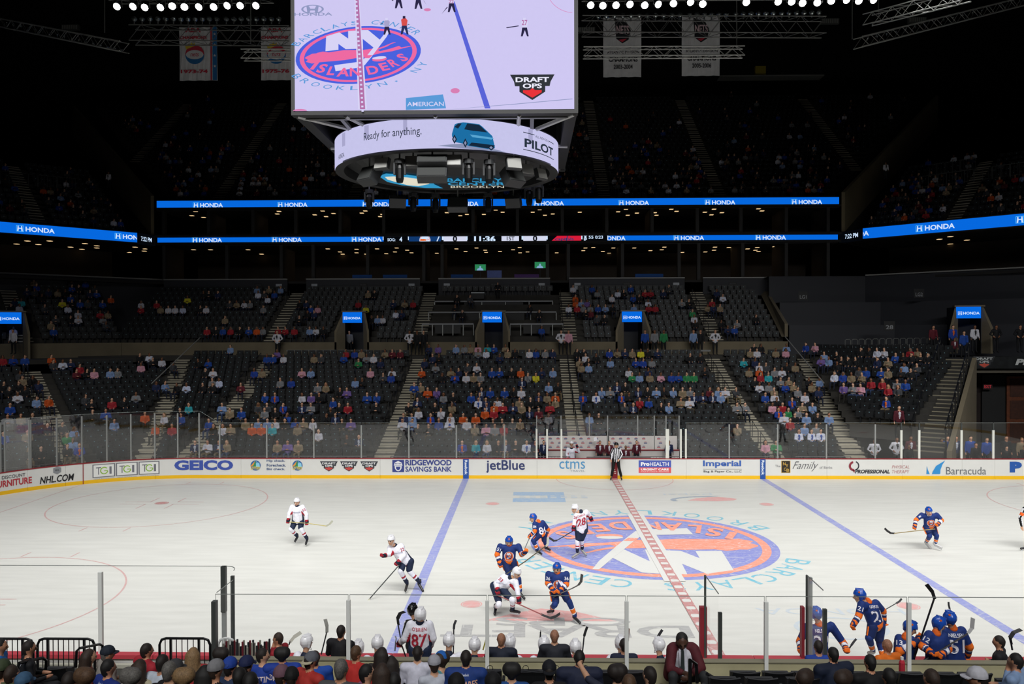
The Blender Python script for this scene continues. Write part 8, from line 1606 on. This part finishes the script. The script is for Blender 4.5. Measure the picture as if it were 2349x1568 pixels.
# seats: the nearest three hundred empty ones one by one, the rest as one mass per tier
free = [(k, i, t) for k, i, t in SEATS if not any(abs(t - q) < .3 for q in occ.get((k, i), []))]
free = [e for e in free if -30 < proj(SECS[e[0]].P(e[2], e[1] * SECS[e[0]].d + .5, SECS[e[0]].z(e[1]) + .6))[0] < 2380]
free.sort(key=camd)
for key, i, t in free[:275]:
    s = SECS[key]; o = link('stadium_chair', seatme, None, s.P(t, i * s.d + .62, s.z(i)), s.rz); g = '%s row, %s' % (ORD[i], zone(key, t))
    tag(o, 'empty black folding seat, %s' % g, 'seat', 'empty seats, ' + g)
for part, lab in ((('C', 'L', 'R'), 'rows of black folding seats in the lower bowl'), (('T', 'TL'), 'rows of black folding seats in the second tier'), (('U', 'UL', 'UR'), 'rows of black folding seats in the dark upper deck')):
    merge([(seatme, SECS[k].P(t, i * SECS[k].d + .62, SECS[k].z(i)), SECS[k].rz, [0, 1]) for k, i, t in free[275:] if k in part], 'seat_rows', [SEATK, SEATD], lab, None)
# people on their feet
def standing(lab, u, v, Y, c, floor, tp='stand', rz=None, hair=None):
    p = at(u, v, Y); o = link('person', TPL[tp], None, (p.x, Y, floor), math.pi if rz is None else math.radians(rz)); k = max(.85, min(1.12, (p.z - floor) / 1.6)); o.scale = (k, k, k); hx, _ = CODE[c]; clothe(o, (0, 1, 2)[rng.randint(3)], hair or ('dark', 'black', 'brown')[rng.randint(3)], hx, '16171a', INNER.get(c, hx)); tag(o, lab, 'person'); return o
for lab, x, y, c, tp in (('usher in vest standing before the wide pillar behind the glass', 1285, 820, 'V', 'hips'), ('usher in vest bending beside the glass post on the right', 1100, 835, 'V', 'hips'), ('man in maroon blazer standing behind the security man in black', 1400, 808, 'M', 'stand'), ('man in black polo watching between the white posts, nearest the pillar', 1385, 878, 'k', 'stand'),
    ('man in maroon blazer looking down in the tunnel entrance', 1655, 830, 'M', 'stand'), ('man in blue jacket turned away in the tunnel entrance', 1705, 760, 'b', 'hips'), ('man in dark suit with badge beside the third white post', 1775, 785, 'n', 'stand'), ('man with hand on mouth in blue top behind the glass', 1895, 798, 'b', 'stand'), ('young man in black polo before the man in blue behind the glass', 1940, 865, 'k', 'stand'),
    ('man in blue shirt and khaki trousers left of the fourth white post', 2030, 822, 'b', 'stand'), ('young man in black polo right of the fourth white post', 2195, 890, 'k', 'stand'), ('woman in dark top behind the right end of the glass', 2190, 800, 'k', 'stand'), ('blonde woman standing near the right edge behind the glass', 2320, 822, 'c', 'stand'), ('man in black at the very right edge behind the glass', 2344, 885, 'k', 'stand')):
    Y = 14.4 if y > 850 else 15.6; standing(lab, 1700 + x / 3.619, 780 + y / 3.619, Y, c, .02, tp, hair='blonde' if 'blonde' in lab else None)
for lab, u, v, c, tp in (('usher in white shirt and dark vest on the cross aisle, left of centre', 940, 752, 'V', 'hips'), ('man in black standing beside the usher on the cross aisle', 957, 752, 'k', 'stand'), ('second man in black beside the usher on the cross aisle', 972, 753, 'k', 'stand'), ('usher in vest on the cross aisle at the third stairs', 1287, 757, 'V', 'hips'), ('man in pink shirt and khakis at the top of the third stairs', 1304, 753, 'p', 'stand'),
    ('man in blue top standing right of the third blue tunnel screen', 1479, 752, 'b', 'stand'), ('man in grey top standing right of the third tunnel', 1501, 754, 'g', 'stand'), ('man in bright green top standing on the cross aisle', 1522, 754, 'e', 'stand'), ('man in pale blue top standing by the fourth stairs', 1590, 754, 'l', 'stand'), ('man in black beside the pale blue top by the fourth stairs', 1606, 754, 'k', 'stand'), ('usher in vest standing right of the fourth stairs', 1640, 756, 'V', 'hips'), ('usher in white and vest on the cross aisle at the first stairs', 637, 752, 'V', 'hips')):
    standing(lab, u, v, 32.6, c, 5.95, tp)
for lab, u, v, Y, c, f, tp in (('fan in blue and orange jersey beside the far right tunnel screen', 2184, 747, 27, 'i', 6.2, 'stand'), ('boy in blue jersey beside the jersey fan at the far right tunnel', 2209, 761, 26.5, 'b', 5.8, 'stand'), ('vendor in white shirt and vest holding a white tray at the far right', 2234, 746, 27, 'V', 6.2, 'stand'), ('police officer in black with folded hands at the far right', 2283, 746, 27, 'k', 6.2, 'hips'), ('second police officer in black near the right edge', 2338, 748, 27, 'k', 6.2, 'hips'), ('usher in maroon blazer standing at the top of the wide staircase', 2188, 782, 25.2, 'M', 5.8, 'stand'),
    ('cameraman in dark clothes behind a tripod by the ribbed wall', 2139, 750, 28, 'm', 6.2, 'stand'), ('usher in maroon blazer at the foot of the wide staircase', 2060, 926, 16.6, 'M', 1.6, 'stand'), ('security man in black on the press tables by the ribbed wall', 1142, 652, 41.0, 'k', 10.6, 'hips'), ('usher in vest in the upper left stand gangway', 250, 413, 42, 'V', 20.6, 'stand'), ('usher in vest in the upper right stand gangway', 2031, 400, 40, 'V', 20.6, 'stand'), ('usher in the left tunnel mouth in white shirt', 32, 758, 27, 'w', 6.2, 'stand'), ('dark figure with grey coat inside the left centre tunnel', 802, 757, 35, 'g', 5.95, 'stand')):
    standing(lab, u, v, Y, c, f, tp)
# penalty box people
for lab, u, v, Y, c, kw in (('official in dark suit with blue tie at the left end of the penalty boxes', 1247, 1018, 14.6, 'n', {}), ('official in maroon jacket raising an arm with paper in the scorers bench', 1376, 1026, 14.5, 'M', {}), ('bald official in maroon blazer left of the standing linesman', 1397, 1023, 14.4, 'M', dict(hair='bald')), ('grey haired official in maroon writing at the scorers bench', 1435, 1026, 14.4, 'M', dict(hair='grey')), ('official in maroon blazer standing right of the scorers', 1460, 1020, 14.6, 'M', {}), ('official in dark suit with badge in the right penalty box', 1534, 1020, 14.6, 'n', {})):
    standing(lab, u, v, Y, c, .35 if 'writing' not in lab else .1, 'stand', **kw)
J = {}; h = at(1311, 1018, 14.4)
for k, d in dict(head=(0, 0, 0), sL=(-.2, .05, -.28), sR=(.2, .05, -.28), eL=(-.27, 0, -.55), eR=(.4, -.05, -.42), hL=(-.2, -.15, -.78), hR=(.3, -.15, -.12), hip=(0, .1, -.85)).items(): J[k] = h + Vector(d)
athlete('hockey_player', 'hockey player in white jersey standing in the left penalty box, glove raised', 'caps', J, (h.x, 14.4, .2), (0, -1, 0), legs=False, vox=.02, crest=True)
pp = at(1366, 1007, 14.4); tag(MB().add([(pp.x - .08, 14.4, pp.z - .1), (pp.x + .1, 14.38, pp.z - .06), (pp.x + .06, 14.42, pp.z + .14), (pp.x - .1, 14.44, pp.z + .08)], [(0, 1, 2, 3), (3, 2, 1, 0)]).build('paper_sheet', mat('paper', 'd8d8dc')), 'white sheet of paper held up in the scorers bench', 'paper')
# ---- rails: staircase handrails, front railings, barricades, bars at the back of the lower tier
hm = MB(); hm.tube([(0, 0, 0), (0, 0, .95), (0, 1.2, 1.35), (0, 1.2, .4)], .022, 5); hrail = hm.me('stair_rail', RAILK)
for key, nm in (('C', 'lower'), ('L', 'left corner'), ('T', 'second tier')):
    s = SECS[key]
    for ai, a in enumerate(s.aisles):
        for i in range(1, s.rows - 1, 2): 
            o = link('stair_rail', hrail, None, s.P(a - (.5 if key != 'C' or ai != 2 else 0), i * s.d + .1, s.z(i)), s.rz); tag(o, 'black looped handrail on the %s %s stairs' % (ORN[ai], nm), 'handrail', 'handrails of the %s %s stairs' % (ORN[ai], nm))
def railing(label, a, b, z0, h=.95, col=RAILK, step=.16, grp=None, r=.012):
    a, b = Vector((a[0], a[1], z0)), Vector((b[0], b[1], z0 if len(b) < 3 else b[2])); d = b - a; L = d.length; o = thing('railing', label, 'railing', a, grp); Z = Vector((0, 0, 1))
    MB().tube([(0, 0, h), tuple(d + Z * h)], r * 1.8, 5).build('top_rail', col, o); MB().tube([(0, 0, .1), tuple(d + Z * .1)], r, 4).build('lower_rail', col, o)
    mb = MB()
    for k in range(int(L / step) + 1): q = d * (k / int(L / step)); mb.tube([tuple(q + Z * .1), tuple(q + Z * h)], r * .6, 3, cap=False)
    mb.build('bars', col, o)['kind'] = 'stuff'
    for k in (0, .5, 1): MB().tube([tuple(d * k), tuple(d * k + Z * h)], r * 1.6, 5).build('post', col, o)
XS = [-25] + [x for a in AIS for x in (a - .65, a + .65)] + [12.8]
for k in range(0, len(XS), 2): railing('low barred railing before the front row, %s' % zone('C', XS[k] + .5), (XS[k], 14.25), (XS[k + 1], 14.25), .02, .95, mat('rail_mid', '4c4e50', .4, metal=.4))
a, b = S_L.P(-9, -.35), S_L.P(-3.3, -.35); railing('low barred railing before the left corner stand', (a.x, a.y), (b.x, b.y), .02, .95, mat('rail_mid', '4c4e50'))
a, b = S_L.P(-13.5, -.35), S_L.P(-10, -.35); railing('low barred railing at the left edge before the corner stand', (a.x, a.y), (b.x, b.y), .02, .95, mat('rail_mid', '4c4e50'))
for k, (u0, u1) in enumerate(((657, 692), (698, 732), (737, 772), (776, 810), (815, 848), (1484, 1512), (1517, 1551), (1554, 1588), (1592, 1630))):
    p, q = at(u0, 804, 31.5), at(u1, 804, 31.5); tag(MB().box((p.x, 31.5, p.z - .06), (q.x, 31.56, p.z + .06)).build('counter_bar', mat('bar_pale', '6e7070', .5)), 'pale counter bar on the back rail, %s of the nine from the left' % ORN[k], 'counter')
for k, (u0, u1, v, Y) in enumerate(((997, 1268, 691, 39.5), (983, 1276, 716, 37.2), (968, 1086, 743, 34.6), (1170, 1292, 743, 34.6))):
    p, q = at(u0, v, Y), at(u1, v, Y); o = thing('press_table', ('upper long white press table', 'middle long white press table behind the tunnel screen', 'lower white press counter left of the centre tunnel', 'lower white press counter right of the centre tunnel')[k], 'table', (p.x, Y, p.z)); W = q.x - p.x
    MB().box((0, 0, -.05), (W, .5, .05)).build('table_top', mat('table_pale', '8a8c90', .6), o)
    for j in range(6): MB().box((W * j / 5 - .03, .05, -.9), (W * j / 5 + .03, .1, -.05)).build('leg', RAILG, o)
    MB().box((W * .25, .1, -.75), (W * .75, .14, -.05)).build('skirt', BLK, o)
cs = at(1096, 676, 40.5); o = thing('equipment_case', 'silver edged flight case on the upper press table', 'case', (cs.x, 40.5, cs.z - .35)); MB().box((-.55, 0, 0), (.55, .4, .55)).build('body', BLK, o); MB().box((-.57, -.01, .5), (.57, .41, .57)).build('lid_edge', mat('case_silver', 'a0a4a8', .3, metal=.6), o)
def whiterails(lab, pts, Y0, Y1, n, h=1.0):
    for k in range(n):
        (u0, v0), (u1, v1) = pts; t0, t1 = k / n, (k + .94) / n; a = at(u0 + (u1 - u0) * t0, v0 + (v1 - v0) * t0, Y0 + (Y1 - Y0) * t0); b = at(u0 + (u1 - u0) * t1, v0 + (v1 - v0) * t1, Y0 + (Y1 - Y0) * t1)
        railing(lab % ORN[k], (a.x, a.y), (b.x, b.y, b.z - h), a.z - h, h, mat('rail_galv', '5c5e5c', .5, metal=.3), .2)
whiterails('grey barricade in the upper left corner, %s from the left', ((0, 392), (176, 410)), 38, 41, 4); whiterails('grey barricade in the upper right corner, %s from the left', ((2110, 405), (2360, 370)), 39, 34, 6)
whiterails('grey barricade higher in the upper left corner, %s from left', ((58, 377), (158, 392)), 43, 45, 3); whiterails('grey barricade higher in the upper right corner, %s from left', ((2132, 378), (2240, 362)), 43, 41, 3)
whiterails('grey barricade high on the upper deck right of centre, %s from left', ((1638, 262), (1780, 262)), 61, 61, 4, 1.2); whiterails('grey barricade beside the scoreboard ring, %s from left', ((1310, 393), (1455, 393)), 48, 48, 4); whiterails('lower grey barricade beside the scoreboard ring, %s from left', ((1340, 418), (1490, 418)), 45.5, 45.5, 4)
railing('long barred railing at the front of the upper deck', (-36.5, 44.0), (22, 44.0), 19.7, 1.0, mat('rail_dim', '2e302f'), .25)
for k in range(14):
    u = 1945 + k * 15.8; p = at(u, 778 - k * .3, 30.5 - k * .12); o = thing('folding_chair', 'grey folding chair behind the stand by the tunnel, %s from left' % ORN[k], 'chair', (p.x, p.y, p.z - .85)); MB().tube([(-.2, 0, .45), (-.2, 0, .78), (-.12, 0, .85), (.12, 0, .85), (.2, 0, .78), (.2, 0, .45)], .02, 5).build('back_frame', mat('chair_grey', '6e706c'), o); MB().box((-.2, -.35, .42), (.2, 0, .45)).build('seat', BLK, o)
    for x in (-.19, .19): MB().box((x - .015, -.33, 0), (x + .015, -.3, .42)).box((x - .015, -.03, 0), (x + .015, 0, .45)).build('leg', RAILG, o)
for lab, a, b in (('long diagonal handrail at the left end of the straight stand', at(459, 774, 31), at(348, 879, 22.5)), ('long diagonal handrail at the right end of the straight stand', at(1801, 772, 31), at(1890, 878, 22.5))): b0 = a.copy(); o = MB().tube([(0, 0, 0), b - a], .035, 6).build('handrail', mat('rail_lit', '8a8a84', .4)); o.location = b0; tag(o, lab, 'handrail')
bpy.data.scenes.remove(TS); LC.exclude = False
